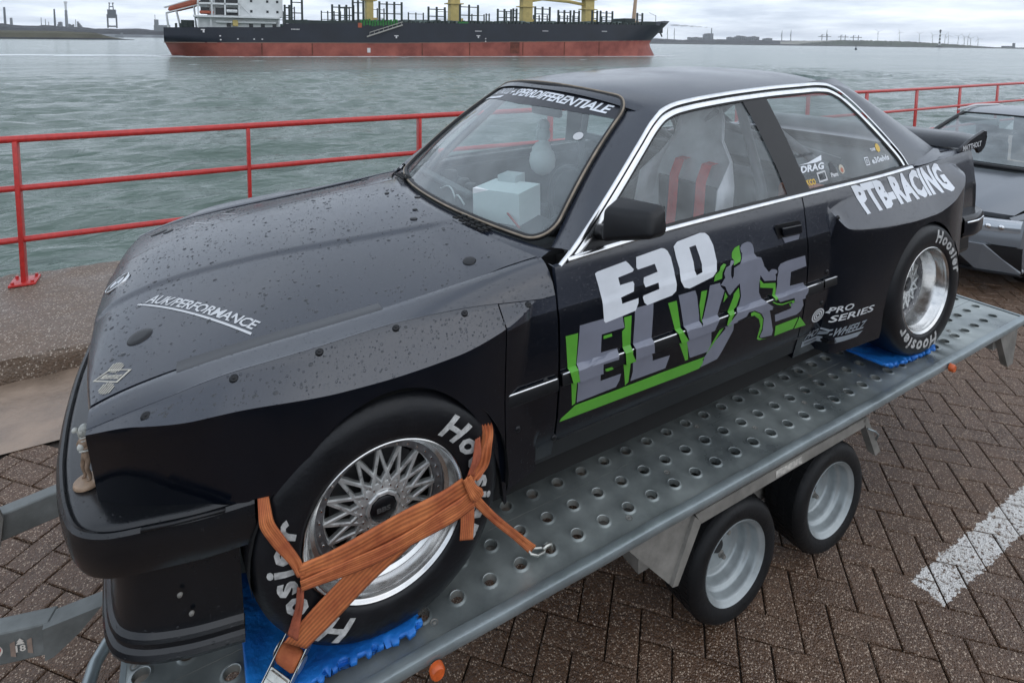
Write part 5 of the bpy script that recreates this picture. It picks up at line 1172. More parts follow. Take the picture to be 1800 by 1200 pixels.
DEC['N10'] = [(1.267, 0.474), (1.187, 0.389), (1.198, 0.41), (1.245, 0.47)]
DEC['N11'] = [(1.451, 0.617), (1.473, 0.596), (1.544, 0.582), (1.547, 0.55), (1.541, 0.521), (1.529, 0.519), (1.526, 0.524), (1.531, 0.564), (1.456, 0.583)]
DEC['N12'] = [(1.39, 0.505), (1.407, 0.507), (1.465, 0.477), (1.487, 0.449), (1.488, 0.408), (1.476, 0.375), (1.498, 0.36), (1.53, 0.353), (1.481, 0.36), (1.465, 0.371), (1.476, 0.423), (1.461, 0.456), (1.413, 0.491), (1.393, 0.492)]
DEC['N13'] = [(1.57, 0.396), (1.71, 0.395), (1.691, 0.349), (1.575, 0.35)]
DEC['N14'] = [(1.719, 0.396), (1.776, 0.341), (1.699, 0.346)]
DEC['N15'] = [(0.714, 0.598), (0.747, 0.597), (0.749, 0.587), (0.715, 0.587)]
DEC['N16'] = [(0.71, 0.495), (0.739, 0.494), (0.751, 0.476), (0.724, 0.476)]
DEC['N17'] = [(1.516, 0.519), (1.538, 0.507), (1.57, 0.497), (1.643, 0.494), (1.653, 0.459), (1.646, 0.461), (1.628, 0.491), (1.571, 0.491), (1.539, 0.501), (1.51, 0.517)]
def onside(x, z, d=.0012): return (x, -(float(wdec(x, z)) + d), z)
for k, name, mt, d in [('N%d' % i, 'green_vinyl', M_grn, .0009) for i in range(1, 18)] + [('Y%d' % i, 'grey_vinyl_letter', M_gry, .0013) for i in range(1, 6)] + [('W1', 'white_vinyl_letter', M_wht, .0019), ('W2', 'white_vinyl_letter', M_wht, .0019), ('W3', 'white_vinyl_letter', M_wht, .0019)]:
    printed(DEC[k], lambda a, b, d=d: onside(a, b, d), mt, name, car, holes=[DEC['W3h']] if k == 'W3' else (), step=(.05, .008))
# thin green-grey edge behind the white letters
print_text('PTB-RACING', lambda u, v: onside(2.070 + u * .800 + (1 - v) * .056 * (1 - u), .757 + .124 * v + .006 * u * (1 - u), .0016), M_wht, 'side_lettering', car, bold=.055, nx=40, ny=14, spacing=1.06)
print_text('PRO', lambda u, v: onside(1.893 + u * .140, .366 + .027 * v), M_slv, 'side_lettering', car, bold=.018, shear=.2, nx=4, ny=2)
print_text('SERIES', lambda u, v: onside(1.898 + u * .272, .327 + .028 * v), M_slv, 'side_lettering', car, bold=.018, shear=.2, nx=8, ny=2)
def ring2d(cx, cz, r0, r1, n=36, rx=1.0):
    o = [(cx + rx * r1 * math.cos(2 * PI * k / n), cz + r1 * math.sin(2 * PI * k / n)) for k in range(n)]; h = [(cx + rx * r0 * math.cos(2 * PI * k / n), cz + r0 * math.sin(2 * PI * k / n)) for k in range(n)]; return o, h
for r0, r1 in ((.025, .031), (.0155, .0215), (.006, .012)):
    o, h = ring2d(1.848, .366, r0, r1, rx=1.3); printed(o, lambda a, b: onside(a, b), M_slv, 'ring_logo', car, holes=[h], step=(.1, .1))
M_hw = pm('faded_silver_vinyl', (.20, .225, .25), .4)
print_text('HOT-WHEELZ', lambda u, v: onside(1.792 + u * .315 + v * .02, .263 + .034 * v), M_hw, 'side_lettering', car, bold=.03, shear=.25, nx=10, ny=2)
printed([(1.783, .258), (1.785, .229), (2.062, .236), (2.098, .2545)], lambda a, b: onside(a, b), M_hw, 'sticker_bar', car, step=(.05, .05))
print_text('WWW.HOTWHEELZ.NL', lambda u, v: onside(1.80 + u * .14, .236 + .013 * v, .0018), M_trim, 'side_lettering', car, bold=.02, nx=6, ny=2)
M_end = 0
print_text('MATTHOLT', lambda u, v: (3.207 + u * .205, -.7196, .893 + .030 * v + .009 * u), M_slv, 'end_plate_lettering', car, bold=.03)
# bonnet print, badge, pins
def onhood(x, y, d=.0012): return (x, y, float(zhood(x, y)) + d)
def quadmap(p00, p10, p01, p11): return lambda u, v: tuple((p00[i] * (1 - u) + p10[i] * u) * (1 - v) + (p01[i] * (1 - u) + p11[i] * u) * v for i in range(2))
q = quadmap((-.530, -.305), (-.272, -.642), (-.506, -.268), (-.247, -.612))
t_o = print_text('AUK/PERFORMANCE', lambda u, v: onhood(*q(u, .18 + v * .82)), M_slv, 'bonnet_lettering', car, bold=.02, shear=.25, nx=16, ny=3, spacing=.93)
printed([(-.545, -.290), (-.541, -.286), (-.272, -.642), (-.276, -.649)], lambda a, b: onhood(a, b), M_slv, 'bonnet_stripe', car, step=(.03, .03))
sh = [(-.619, -.566), (-.585, -.560), (-.535, -.607), (-.563, -.630)]
o_ = sh; h_ = [tuple(Vector(p).lerp(Vector((-.576, -.591)), .16)) for p in sh]
M_tanp = pm('print_cream', (.46, .43, .36), .45)
printed(o_, lambda a, b: onhood(a, b, .0016), M_tanp, 'bonnet_badge_print', car, holes=[h_], step=(.1, .1))
q2 = quadmap((-.612, -.572), (-.562, -.622), (-.590, -.566), (-.545, -.606)); print_text('Masterbratt', lambda u, v: onhood(*q2(u * .9 + .05, v * .7 + .12)), M_tanp, 'bonnet_lettering', car, bold=.02, shear=.3)
for (cx, cy, ang) in ((-.572, -.566, -.9), (-.586, -.628, -.9)):
    for k in range(6):
        a = (k - 2.5) * .0055; l = .014 * math.sqrt(max(.1, 1 - ((k - 2.5) / 3.2) ** 2)); dx, dy = math.cos(.9), -math.sin(.9); nx_, ny_ = .6, .8
        px_, py_ = cx + dx * a * 1.3, cy + dy * a * 1.3
        printed([(px_ - nx_ * l, py_ - ny_ * l), (px_ - nx_ * l + .003, py_ - ny_ * l - .002), (px_ + nx_ * l + .003, py_ + ny_ * l - .002), (px_ + nx_ * l, py_ + ny_ * l)], lambda a_, b_: onhood(a_, b_, .0013), M_tanp, 'bonnet_badge_print', car, step=(.1, .1))
bdg = Vector((-.618, -.016, float(zhood(-.618, -.016)))); bn = (Vector(onhood(-.60, -.016, 0)) - Vector(onhood(-.636, -.016, 0))).cross(Vector((0, 1, 0))).normalized(); bn = bn if bn.z > 0 else -bn
BM = Matrix.Translation(bdg) @ bn.to_track_quat('Z', 'Y').to_matrix().to_4x4()
m = MB(); m.lathe([(.041, -.003), (.041, .003), (.039, .0042), (.0375, .003), (.0, .003)], 32, (0, 0, 0), 'z'); o = m.build('roundel', M_chrome, car, True, 40); o.matrix_local = BM
M_blu = pm('enamel_grey', (.20, .23, .25), .25)
for k in range(4):
    m = MB(); v = [(0, 0, .0036)] + [(.024 * math.cos(q_), .024 * math.sin(q_), .0036) for q_ in XS(k * PI / 2 + .3, (k + 1) * PI / 2 + .3, 9)]; m.add(v, [tuple(range(len(v)))]); s_ = m.build('roundel_quarter', (M_wht, M_blu)[k % 2], o)
m = MB(); v = []; n_ = 32
for r in (.0245, .037): v += [(r * math.cos(2 * PI * k / n_), r * math.sin(2 * PI * k / n_), .0036) for k in range(n_)]
m.add(v, [(k, (k + 1) % n_, n_ + (k + 1) % n_, n_ + k) for k in range(n_)]); m.build('roundel_ring', M_trim, o)
def pin(x, y, r, rx=1.0):
    m = MB(); m.lathe([(0, .0045), (r * .55, .0045), (r * .9, .0035), (r, .001), (r * 1.02, -.002)], 28, (0, 0, 0), 'z'); nrm = (Vector(onhood(x + .01, y, 0)) - Vector(onhood(x - .01, y, 0))).cross(Vector(onhood(x, y + .01, 0)) - Vector(onhood(x, y - .01, 0))).normalized()
    o = m.build('bonnet_plug', M_trim, car, True, 40); o.matrix_local = Matrix.Translation(onhood(x, y, 0)) @ nrm.to_track_quat('Z', 'Y').to_matrix().to_4x4() @ Matrix.Diagonal((rx, 1, 1, 1)); return o
pin(-.526, -.480, .030); pin(-.526, .480, .030); pin(.349, -.625, .021); pin(.349, .625, .021)
for x, y, r in ((.309, .102, .010), (.392, -.042, .012), (.295, -.27, .011), (.33, -.185, .008), (-.26, .50, .016), (-.49, .42, .018)): pin(x, y, r, 1.3)
# scratches on the far bonnet side
for (x0, y0, x1, y1) in ((-.42, .36, -.33, .30), (-.40, .40, -.36, .33), (-.30, .45, -.25, .36)):
    printed([(x0, y0), (x0 + .006, y0 + .004), (x1 + .002, y1 + .002), (x1, y1)], lambda a, b: onhood(a, b, .0013), M_slv, 'paint_scratch', car, step=(.2, .2))
# real water beads standing on the bonnet, wings and roof
M_wat = bpy.data.materials.new('rain_bead'); M_wat.use_nodes = True; b_ = M_wat.node_tree.nodes['Principled BSDF']; b_.inputs['Base Color'].default_value = (.03, .033, .038, 1); b_.inputs['Roughness'].default_value = .06; b_.inputs['Specular IOR Level'].default_value = .55
m = MB(); rr = random.Random(5)
def bead(c, n, r):
    t = n.orthogonal().normalized(); b2 = n.cross(t); e = rr.uniform(.8, 1.5); a0 = rr.uniform(0, PI); v = [tuple(c + n * r * .42)]; K = 8
    for rad, h in ((.62, .30), (1.0, -.06)):
        for k in range(K):
            q_ = 2 * PI * k / K; x_, y_ = math.cos(q_) * rad * r * e, math.sin(q_) * rad * r; x2, y2 = x_ * math.cos(a0) - y_ * math.sin(a0), x_ * math.sin(a0) + y_ * math.cos(a0); v.append(tuple(c + t * x2 + b2 * y2 + n * r * h))
    m.add(v, [(0, 1 + k, 1 + (k + 1) % K) for k in range(K)] + [(1 + k, 1 + K + k, 1 + K + (k + 1) % K, 1 + (k + 1) % K) for k in range(K)])
for k in range(2300):
    x, y = rr.uniform(-.62, .5), rr.uniform(-.69, .69)
    if x > xcowl(y) - .01: continue
    if rr.random() > .35 + .65 * (math.sin(x * 11 + y * 5) * math.sin(y * 9 - x * 4) > -.1): continue
    n = (Vector(onhood(x + .01, y, 0)) - Vector(onhood(x - .01, y, 0))).cross(Vector(onhood(x, y + .01, 0)) - Vector(onhood(x, y - .01, 0))).normalized(); bead(Vector(onhood(x, y, 0)), n, min(.0075, .0018 + rr.expovariate(1 / .0012)))
for k in range(260):
    x = rr.uniform(-.5, .45); zr = float(crom(F_root['x'], F_root['z'], x)); t = rr.random(); z = zr - .008 - t * max(.004, zr - ze_f(x) - .016); w_ = float(wbody(x, z)); bead(Vector((x, -w_, z)), Vector((0, -.55, .83)).normalized(), .0016 + rr.expovariate(1 / .0007))
ob = m.build('rain_beads', M_wat, car, True); tag(ob, kind='stuff')
# cowl vents
for (x0, y0, x1, y1) in ((.445, .30, .475, .52), (.418, -.34, .462, -.50)):
    for k in range(3):
        for j in range(5):
            t0, t1 = j / 5 + .02, (j + .86) / 5; a = Vector((x0 + (x1 - x0) * t0 + k * .0165, y0 + (y1 - y0) * t0)); b = Vector((x0 + (x1 - x0) * t1 + k * .0165, y0 + (y1 - y0) * t1))
            za = float(zhood(.40, a.y)) + .004 + k * .001; m = MB(); m.box((-.0058, 0, 0), (.0058, (b - a).length, .0045)); o = m.build('cowl_vent_slot', M_gap, car); d = (b - a).normalized(); o.matrix_local = Matrix(((d.y, d.x, 0, a.x), (-d.x, d.y, 0, a.y), (0, 0, 1, za), (0, 0, 0, 1)))
# screen strip and lettering, stickers
def onws(u, v, d=.003): return tuple(ws(u, v) + ws_n(u, v) * d)
M_band = pm('sunstrip', (.022, .024, .032), .35)
printed([(-.985, .84), (-.985, .93), (-.93, .985), (.93, .985), (.985, .93), (.985, .84), (0, .80)], lambda a, b: onws(a, b, .0015), M_band, 'sun_strip', car, step=(.12, .05))
print_text('KETWOOD ', lambda u, v: onws(.80 - u * .42, .875 + .075 * v), M_wht, 'screen_lettering', car, bold=.02, shear=.3, nx=8, ny=2)
print_text('+ SPERRDIFFERENTIALE', lambda u, v: onws(.36 - u * 1.29, .862 + .008 * (1 - abs(.36 - u * 1.29)) + .078 * v), M_wht, 'screen_lettering', car, bold=.03, shear=.3, nx=24, ny=2, spacing=.95)
printed([(.90, .825), (.80, .845), (.60, .845), (.42, .865), (.44, .835), (.62, .822), (.80, .822), (.90, .80)], lambda a, b: onws(a, b), M_wht, 'screen_sticker', car, step=(.1, .1))
o_, h_ = ring2d(-.835, .655, .001, .030, rx=1.15); printed(o_, lambda a, b: onws(a, b), M_slv, 'screen_sticker', car, step=(.1, .1))
# stickers on the rear side glass
def ongl(x, z, d=.0015): return (x, -(gside(x, z) - .006 + d), z)
M_yels = pm('sticker_yellow', (.62, .40, .05), .4); M_dks = pm('sticker_dark', (.05, .055, .06), .4); M_reds = pm('sticker_redface', (.42, .16, .10), .5)
print_text('DRAG', lambda u, v: ongl(1.788 + u * .165, .963 + v * .027), M_wht, 'window_sticker', car, bold=.04, shear=.3)
printed([(1.79, .995), (1.85, .998), (1.955, 1.018), (1.945, .998), (1.90, .993)], ongl, M_wht, 'window_sticker', car, step=(.1, .1))
print_text('PoldenCamp', lambda u, v: ongl(1.785 + u * .12, 1.018 + v * .018 + u * .004), M_dks, 'window_sticker', car, bold=.02, shear=.3)
print_text('IOKCO', lambda u, v: ongl(1.775 + u * .088, .912 + v * .024), M_yels, 'window_sticker', car, bold=.05)
printed([(1.885, .915), (1.945, .918), (1.945, .958), (1.885, .955)], ongl, M_slv, 'window_sticker', car, holes=[[(1.892, .922), (1.938, .925), (1.938, .951), (1.892, .948)]], step=(.1, .1))
print_text('SR', lambda u, v: ongl(1.90 + u * .032, .925 + v * .022), M_dks, 'window_sticker', car, bold=.05)
printed([(1.975, .928), (2.02, .925), (2.025, .95), (2.005, .985), (1.985, .98)], ongl, M_dks, 'window_sticker', car, step=(.1, .1))
print_text('Pam', lambda u, v: ongl(1.975 + u * .05, .925 + v * .018), M_slv, 'window_sticker', car, bold=.05)
o_, h_ = ring2d(2.062, .948, .001, .019); printed(o_, ongl, M_tanp, 'window_sticker', car, step=(.1, .1)); o_, h_ = ring2d(2.062, .945, .001, .010); printed(o_, lambda a, b: ongl(a, b, .0025), M_reds, 'window_sticker', car, step=(.1, .1))
print_text('e30elvis', lambda u, v: ongl(2.315 + u * .16, .938 + v * .026), M_wht, 'window_sticker', car, bold=.03)
o_, h_ = ring2d(2.275, .953, .014, .018, n=4); o_, h_ = [(2.258, .938), (2.292, .938), (2.292, .972), (2.258, .972)], [(2.262, .942), (2.288, .942), (2.288, .968), (2.262, .968)]; printed(o_, ongl, M_wht, 'window_sticker', car, holes=[h_], step=(.1, .1))
o_, h_ = ring2d(2.275, .955, .005, .008); printed(o_, ongl, M_wht, 'window_sticker', car, holes=[h_], step=(.1, .1))
o_, h_ = ring2d(2.405, .999, .001, .020, n=7); printed(o_, ongl, M_yels, 'window_sticker', car, step=(.1, .1)); print_text('TUNE', lambda u, v: ongl(2.335 + u * .045, .99 + v * .013), M_wht, 'window_sticker', car, bold=.04)

# ---- door handle, mirrors
for s in (-1, 1):
    w_ = float(wside(1.62, .765))
    m = MB(); m.prism([(1.548, .795), (1.572, .738), (1.585, .722), (1.700, .722), (1.712, .735), (1.702, .792), (1.690, .799), (1.560, .803)], s * (w_ - .006), s * (w_ + .0025), 'y'); o = m.build('door_handle', M_trim, car, False)
    m = MB(); m.prism([(1.575, .792), (1.692, .787), (1.698, .752), (1.586, .756)], s * (w_ + .0045), s * (w_ + .016), 'y'); g = m.build('handle_grip', M_side, o); b = g.modifiers.new('b', 'BEVEL'); b.width = .004; b.segments = 3
    m = MB(); m.prism([(1.590, .748), (1.694, .744), (1.688, .726), (1.605, .726)], s * (w_ + .003), s * (w_ + .006), 'y'); m.build('handle_recess', M_gry, o)
    if s > 0: continue
    # mirror: tapered housing set on the sail
    C8 = [(.690, .832, .905), (.772, .975, .942), (.850, .962, .935), (.770, .812, .900), (.705, .830, 1.012), (.785, .962, 1.012), (.858, .952, 1.030), (.785, .812, 1.040)]
    m = MB(); m.add([(x, s * y, z) for x, y, z in C8], [(0, 3, 2, 1), (4, 5, 6, 7), (0, 1, 5, 4), (1, 2, 6, 5), (2, 3, 7, 6), (3, 0, 4, 7)] if s > 0 else [(0, 1, 2, 3), (7, 6, 5, 4), (4, 5, 1, 0), (5, 6, 2, 1), (6, 7, 3, 2), (7, 4, 0, 3)]); o = m.build('door_mirror', M_trim, car, True)
    b = o.modifiers.new('b', 'BEVEL'); b.width = .018; b.segments = 4; b.limit_method = 'NONE'
    m = MB(); m.tube([(.74, s * .775, .915), (.745, s * .86, .935)], .026, 10); m.build('mirror_arm', M_trim, o, True)
    m = MB(); m.add([(.853, s * .95, .95), (.853 + .003, s * .94, 1.02), (.785 + .004, s * .825, 1.028), (.775, s * .825, .915)], [(0, 1, 2, 3)]); m.build('mirror_glass', M_chrome, o)

# ---- wheels -------------------------------------------------------------------------------------
M_ring = pm('bolt_ring_grey', (.16, .16, .165), .4, metal=.5, var=.3, vs=60)
TW = pm('tyre_lettering', (.40, .40, .39), .6, var=.35, vs=60)
def race_wheel(x, s, yf, depth, words, R=.3275, width=.235):
    w_ = empty('wheel'); w_.parent = car; w_.matrix_world = CARM @ Matrix.Translation((x, s * yf, R)) @ (Matrix.Rotation(PI, 4, 'Z') if s > 0 else Matrix.Identity(4))
    side = [(.207, .008), (.2085, .000), (.213, -.0045), (.222, -.0075), (.238, -.010), (.256, -.0105), (.272, -.0095), (.288, -.006), (.301, .001), (.3115, .012), (.319, .026), (.3235, .042), (.3262, .065), (R, .10)]
    prof = side + [(R, width * .5)] + [(r, width - h) for r, h in side[::-1]]
    m = MB(); m.lathe(prof, 128); ty = m.build('tyre', M_rubc, w_, True, 60)
    # flattened contact patch
    for v in ty.data.vertices:
        if v.co.z < -R + .012: v.co.z = -R + .012 + (v.co.z + R - .012) * .25
    def polar(u, v, a0, a1): 
        a = R_(a0 + (a1 - a0) * u); r = .228 + .062 * v; h = float(np.interp(r, [p[0] for p in side], [p[1] for p in side])) - .0012; return (r * math.cos(a), h, r * math.sin(a))
    for (a0, a1) in words: print_text('Hoosier', lambda u, v, a0=a0, a1=a1: polar(u, v, a0, a1), TW, 'tyre_lettering', w_, bold=.035, shear=.25, nx=10, ny=3, spacing=1.2)
    # stepped polished lip
    d = depth
    lip = [(.2065, .010), (.2078, .003), (.2070, -.001), (.2045, -.0022), (.2020, .000), (.2000, .004), (.1975, .006), (.1960, .012), (.1945, .016), (.1925, .020), (.1905, .032), (.1840, .040)]
    lip += [(.1825, .044)] + ([(.179, d * .6)] if d > .08 else []) + [(.172, d - .012), (.170, d - .003)]
    rg = MB(); rg.lathe([(.170, d - .003), (.167, d), (.149, d + .001), (.147, d + .004), (.146, d + .02)], 72); rg.build('bolt_ring', M_ring, w_, True, 32)
    m = MB(); m.lathe(lip, 96); m.build('rim_lip', M_alu, w_, True, 32)
    m = MB(); m.lathe([(.2068, .006), (.200, .03), (.188, .06), (.186, width - .03), (.205, width - .01)], 64); m.build('rim_barrel', M_alu, w_, True, 40)
    nb = 32 if d < .1 else 24
    bme = None
    for k in range(nb):
        a = 2 * PI * (k + .5) / nb
        if bme is None: m = MB(); m.lathe([(0, -.0045), (.0028, -.0045), (.0036, -.003), (.0036, .001)], 6, (0, 0, 0)); o = m.build('rim_bolt', M_alu, w_); bme = o.data
        else: o = bpy.data.objects.new('rim_bolt', bme); link(o, w_)
        o.location = (.158 * math.cos(a), d - .0005, .158 * math.sin(a))
    m = MB(); m.lathe([(.150, d + .002), (.1485, d + .010), (.144, d + .012), (.142, d + .022)], 72); m.build('spoke_ring', M_alus, w_, True, 35)
    sme = [None, None]; N_ = 16; dl = 2 * PI / N_ * 1.0
    for k in range(N_):
        for j, sg in enumerate((-1, 1)):
            if sme[j] is None:
                a0, a1 = sg * .018, sg * dl; p0 = Vector((.062 * math.cos(a0), d - .008, .062 * math.sin(a0))); p1 = Vector((.147 * math.cos(a1), d + .006, .147 * math.sin(a1)))
                t = (p1 - p0).normalized(); u_ = Vector((0, 1, 0)).cross(t).normalized(); v = []
                for c, ww, hh in ((p0, .0060, .012), (p0.lerp(p1, .5), .0046, .011), (p1, .0056, .012)):
                    for (a_, b_) in ((-1, 0), (-.55, -.35), (.55, -.35), (1, 0), (1, 1), (-1, 1)): v.append(tuple(c + u_ * ww * a_ + Vector((0, hh * b_, 0))))
                m = MB(); m.add(v, [(g * 6 + q_, g * 6 + (q_ + 1) % 6, (g + 1) * 6 + (q_ + 1) % 6, (g + 1) * 6 + q_) for g in range(2) for q_ in range(6)]); o = m.build('spoke', M_alus, w_, True, 30); sme[j] = o.data
            else: o = bpy.data.objects.new('spoke', sme[j]); link(o, w_)
            o.rotation_euler = (0, -2 * PI * k / N_, 0)
    m = MB(); m.lathe([(.068, d + .012), (.070, d - .004), (.068, d - .010), (.064, d - .0115), (.050, d - .0115), (.0465, d - .013), (.0455, d - .006), (.044, d - .004), (.038, d - .006), (.036, d - .012)], 64); m.build('hub_ring', M_alus, w_, True, 35)
    m = MB(); m.lathe([(.048, d - .005), (.0465, d - .014), (.043, d - .018), (.037, d - .019), (.0355, d - .012)], 10); m.build('centre_nut', M_alus, w_, False)
    m = MB(); m.lathe([(.0335, d - .012), (.032, d - .018), (.029, d - .020), (0, d - .0205)], 32); m.build('centre_cap', M_trim, w_, True, 40)
    print_text('BBS', lambda u, v: (-.018 + .036 * u, d - .0215, -.007 + .014 * v), pm('cap_print', (.09, .09, .09), .5), 'cap_lettering', w_, bold=.04)
    hb = None
    for k in range(16):
        a = 2 * PI * k / 16
        if hb is None: m = MB(); m.lathe([(0, -.003), (.0025, -.003), (.003, .001)], 6); o = m.build('hub_bolt', M_alu, w_); hb = o.data
        else: o = bpy.data.objects.new('hub_bolt', hb); link(o, w_)
        o.location = (.057 * math.cos(a), d - .0115, .057 * math.sin(a))
    m = MB(); m.lathe([(.0, d + .045), (.125, d + .045), (.125, d + .065), (.185, d + .07)], 40); m.build('brake_disc', pm('brake_disc_dark', (.05, .05, .052), .45, metal=.6), w_, True, 35)
    return w_
for s in (-1, 1):
    race_wheel(0, s, .863, .062, ((54, -34), (246, 154)))
    race_wheel(2.573, s, .866, .100, ((80, 8), (292, 208)), width=.27)
# arch liners
for xc in (.015, 2.575):
    for s in (-1, 1):
        m = MB(); P = [[(xc + r * math.cos(q_), s * y, .315 + r * math.sin(q_)) for (r, y) in ((.335, .855), (.350, .70), (.350, .56))] for q_ in XS(-.15, PI + .15, 24)]; grid('wheel_arch_liner', P, M_gap, car)
# ---- cabin ---------------------------------------------------------------------------------------
m = MB(); m.box((.60, -.70, .30), (2.9, .70, .33)); m.box((.44, -.66, .70), (.80, .66, .855), bev=.03); m.build('dashboard', M_dwell, car)
m = MB(); m.box((2.30, -.66, .33), (2.36, .66, .86)); m.box((2.36, -.66, .82), (3.0, .66, .86)); m.build('parcel_shelf', M_dwell, car)
def roll(name, pts, r=.021): m = MB(); m.tube(pts, r, 10); m.build(name, M_cage, car, True)
for s in (-1, 1):
    roll('cage_bar', [(.66, s * .66, .35), (.70, s * .655, .86), (1.10, s * .50, 1.24), (1.20, s * .49, 1.265), (1.68, s * .50, 1.275)])
    roll('cage_bar', [(1.68, s * .50, 1.27), (2.35, s * .50, .86), (2.55, s * .5, .55)])
    roll('cage_bar', [(.74, s * .66, .78), (1.25, s * .68, .62), (1.70, s * .66, .42)])
roll('cage_hoop', [(1.70, -.66, .34), (1.69, -.64, .90), (1.68, -.53, 1.24), (1.68, -.42, 1.285), (1.68, .42, 1.285), (1.68, .53, 1.24), (1.69, .64, .90), (1.70, .66, .34)])
roll('cage_bar', [(1.68, -.50, 1.26), (1.70, .60, .40)]); roll('cage_bar', [(1.69, -.62, .95), (1.69, .62, .95)]); roll('cage_bar', [(1.19, -.49, 1.262), (1.19, .49, 1.262)])
roll('cage_bar', [(1.68, -.45, 1.27), (2.5, .48, .88)]); roll('cage_bar', [(1.68, .45, 1.27), (2.5, -.48, .88)])
M_seat = pm('seat_aluminium', (.60, .61, .62), .42, metal=.25, var=.15, vs=12)
for y0 in (-.36,):
    P = []
    for z, x_, hwid in ((.42, 1.52, .20), (.50, 1.545, .235), (.62, 1.565, .245), (.76, 1.585, .245), (.90, 1.61, .235), (1.0, 1.635, .20), (1.08, 1.65, .14), (1.17, 1.67, .125), (1.215, 1.68, .10), (1.225, 1.682, .05)):
        P.append([(x_ - .13 if z < .95 else x_ - .04, y0 - hwid, z), (x_ - .02, y0 - hwid * .96, z), (x_, y0 - hwid * .6, z), (x_ + .004, y0, z), (x_, y0 + hwid * .6, z), (x_ - .02, y0 + hwid * .96, z), (x_ - .13 if z < .95 else x_ - .04, y0 + hwid, z)])
    o = grid('racing_seat', P, M_seat, car, True); md = o.modifiers.new('t', 'SOLIDIFY'); md.thickness = .006
    P = [[(x_, y0 + yy, zz + (.13 if abs(yy) > .23 else 0)) for yy in (-.25, -.235, -.15, 0, .15, .235, .25)] for x_, zz in ((1.10, .46), (1.2, .43), (1.35, .40), (1.52, .41))]
    o = grid('seat_pan', P, M_seat, car, True); md = o.modifiers.new('t', 'SOLIDIFY'); md.thickness = .006
    m = MB(); m.box((1.565, y0 - .20, .44), (1.58, y0 + .20, .88), bev=.005); m.build('seat_pad', pm('seat_pad', (.05, .05, .055), .8), car)
    for yy in (-.085, .075):
        P = [[(x_, y0 + yy - .028, z), (x_, y0 + yy + .028, z)] for x_, z in ((1.66, .98), (1.58, .97), (1.545, .90), (1.535, .78), (1.52, .66), (1.49, .55))]; grid('harness_strap', P, pm('harness_red', (.75, .07, .06), .6, var=.15, vs=30), car, True)
    m = MB(); m.box((1.20, y0 - .16, .44), (1.48, y0 + .14, .60), bev=.03); m.box((1.25, y0 + .02, .56), (1.44, y0 + .2, .66), bev=.03); m.build('cloth_bundle', pm('cloth_tan', (.55, .47, .37), .8, var=.35, vs=14, bump=.6, bs=16), car)
m = MB(); m.box((2.05, -.62, .60), (2.2, -.45, .83), bev=.02); m.build('orange_case', pm('case_orange', (.45, .13, .05), .6), car)
m = MB(); m.tube([(.93 + .0 * math.cos(q_), -.36 + .17 * math.cos(q_), .86 + .16 * math.sin(q_)) for q_ in XS(0, 2 * PI, 33)[:-1]], .014, 8, closed=True); m.tube([(.93, -.36, .86), (.80, -.36, .80)], .02, 8); m.build('steering_wheel', M_trim, car, True)
m = MB(); Q = Matrix.Translation((.66, -.30, .86)) @ Matrix.Rotation(.55, 4, 'Z') ; m.box((-.085, -.10, -.06), (.085, .10, .115), M=Q); m.build('instrument_box', pm('box_grey_white', (.72, .75, .76), .6), car)
m = MB(); m.box((.05, -.03, 0), (.13, .05, .14), M=Q @ Matrix.Translation((0, .02, .0))); m.build('gauge_pod', pm('box_grey2', (.42, .45, .46), .6), car)
M_wire = pm('cable_red', (.35, .03, .02), .5)
for (x, y, z, r) in ((.70, .12, .862, .030), (.71, .22, .862, .030), (.70, -.56, .86, .036), (.72, .42, .862, .045)):
    m = MB(); m.lathe([(0, .030), (r * .85, .028), (r, .012), (r, 0)], 20, (x, y, z), 'z'); m.build('gauge', M_trim, car, True, 40)
m = MB(); m.tube([(.60 + .10 * t, -.50 + .5 * t + .04 * math.sin(t * 9), .875 + .025 * math.sin(t * 7)) for t in XS(0, 1, 20)], .004, 6); m.build('cable', M_wire, car, True)
m = MB(); m.tube([(.56 + .05 * t, -.12 + .35 * t + .03 * math.sin(t * 8), .872 + .02 * math.sin(t * 11)) for t in XS(0, 1, 20)], .004, 6); m.build('cable', M_slv, car, True)
m = MB(); m.box((.62, -.02, .86), (.66, .62, .885), bev=.008); m.build('dash_rail', M_cage, car)
m = MB(); m.box((1.02, -.115, 1.185), (1.05, .115, 1.235), bev=.012); m.tube([(1.05, 0, 1.23), (1.05, 0, 1.29)], .008, 6); m.build('rear_view_mirror', M_trim, car, True)
m = MB()
for (c, r) in (((1.02, .0, 1.14), .028), ((1.015, .0, 1.10), .034), ((1.01, -.01, 1.05), .030), ((1.0, -.015, .985), .062), ((1.0, -.01, 1.02), .048)):
    bm2 = bmesh.new(); bmesh.ops.create_icosphere(bm2, subdivisions=2, radius=r); m.add([(p.co.x + c[0], p.co.y + c[1], p.co.z * 1.15 + c[2]) for p in bm2.verts], [[q_.index for q_ in g.verts] for g in bm2.faces]); bm2.free()
hg = m.build('hanging_glove', pm('glove_white', (.55, .56, .56), .7), None, True); hg.matrix_world = CARM; tag(hg, 'pale miniature glove hanging from the rear view mirror behind the windscreen', 'mirror ornament')

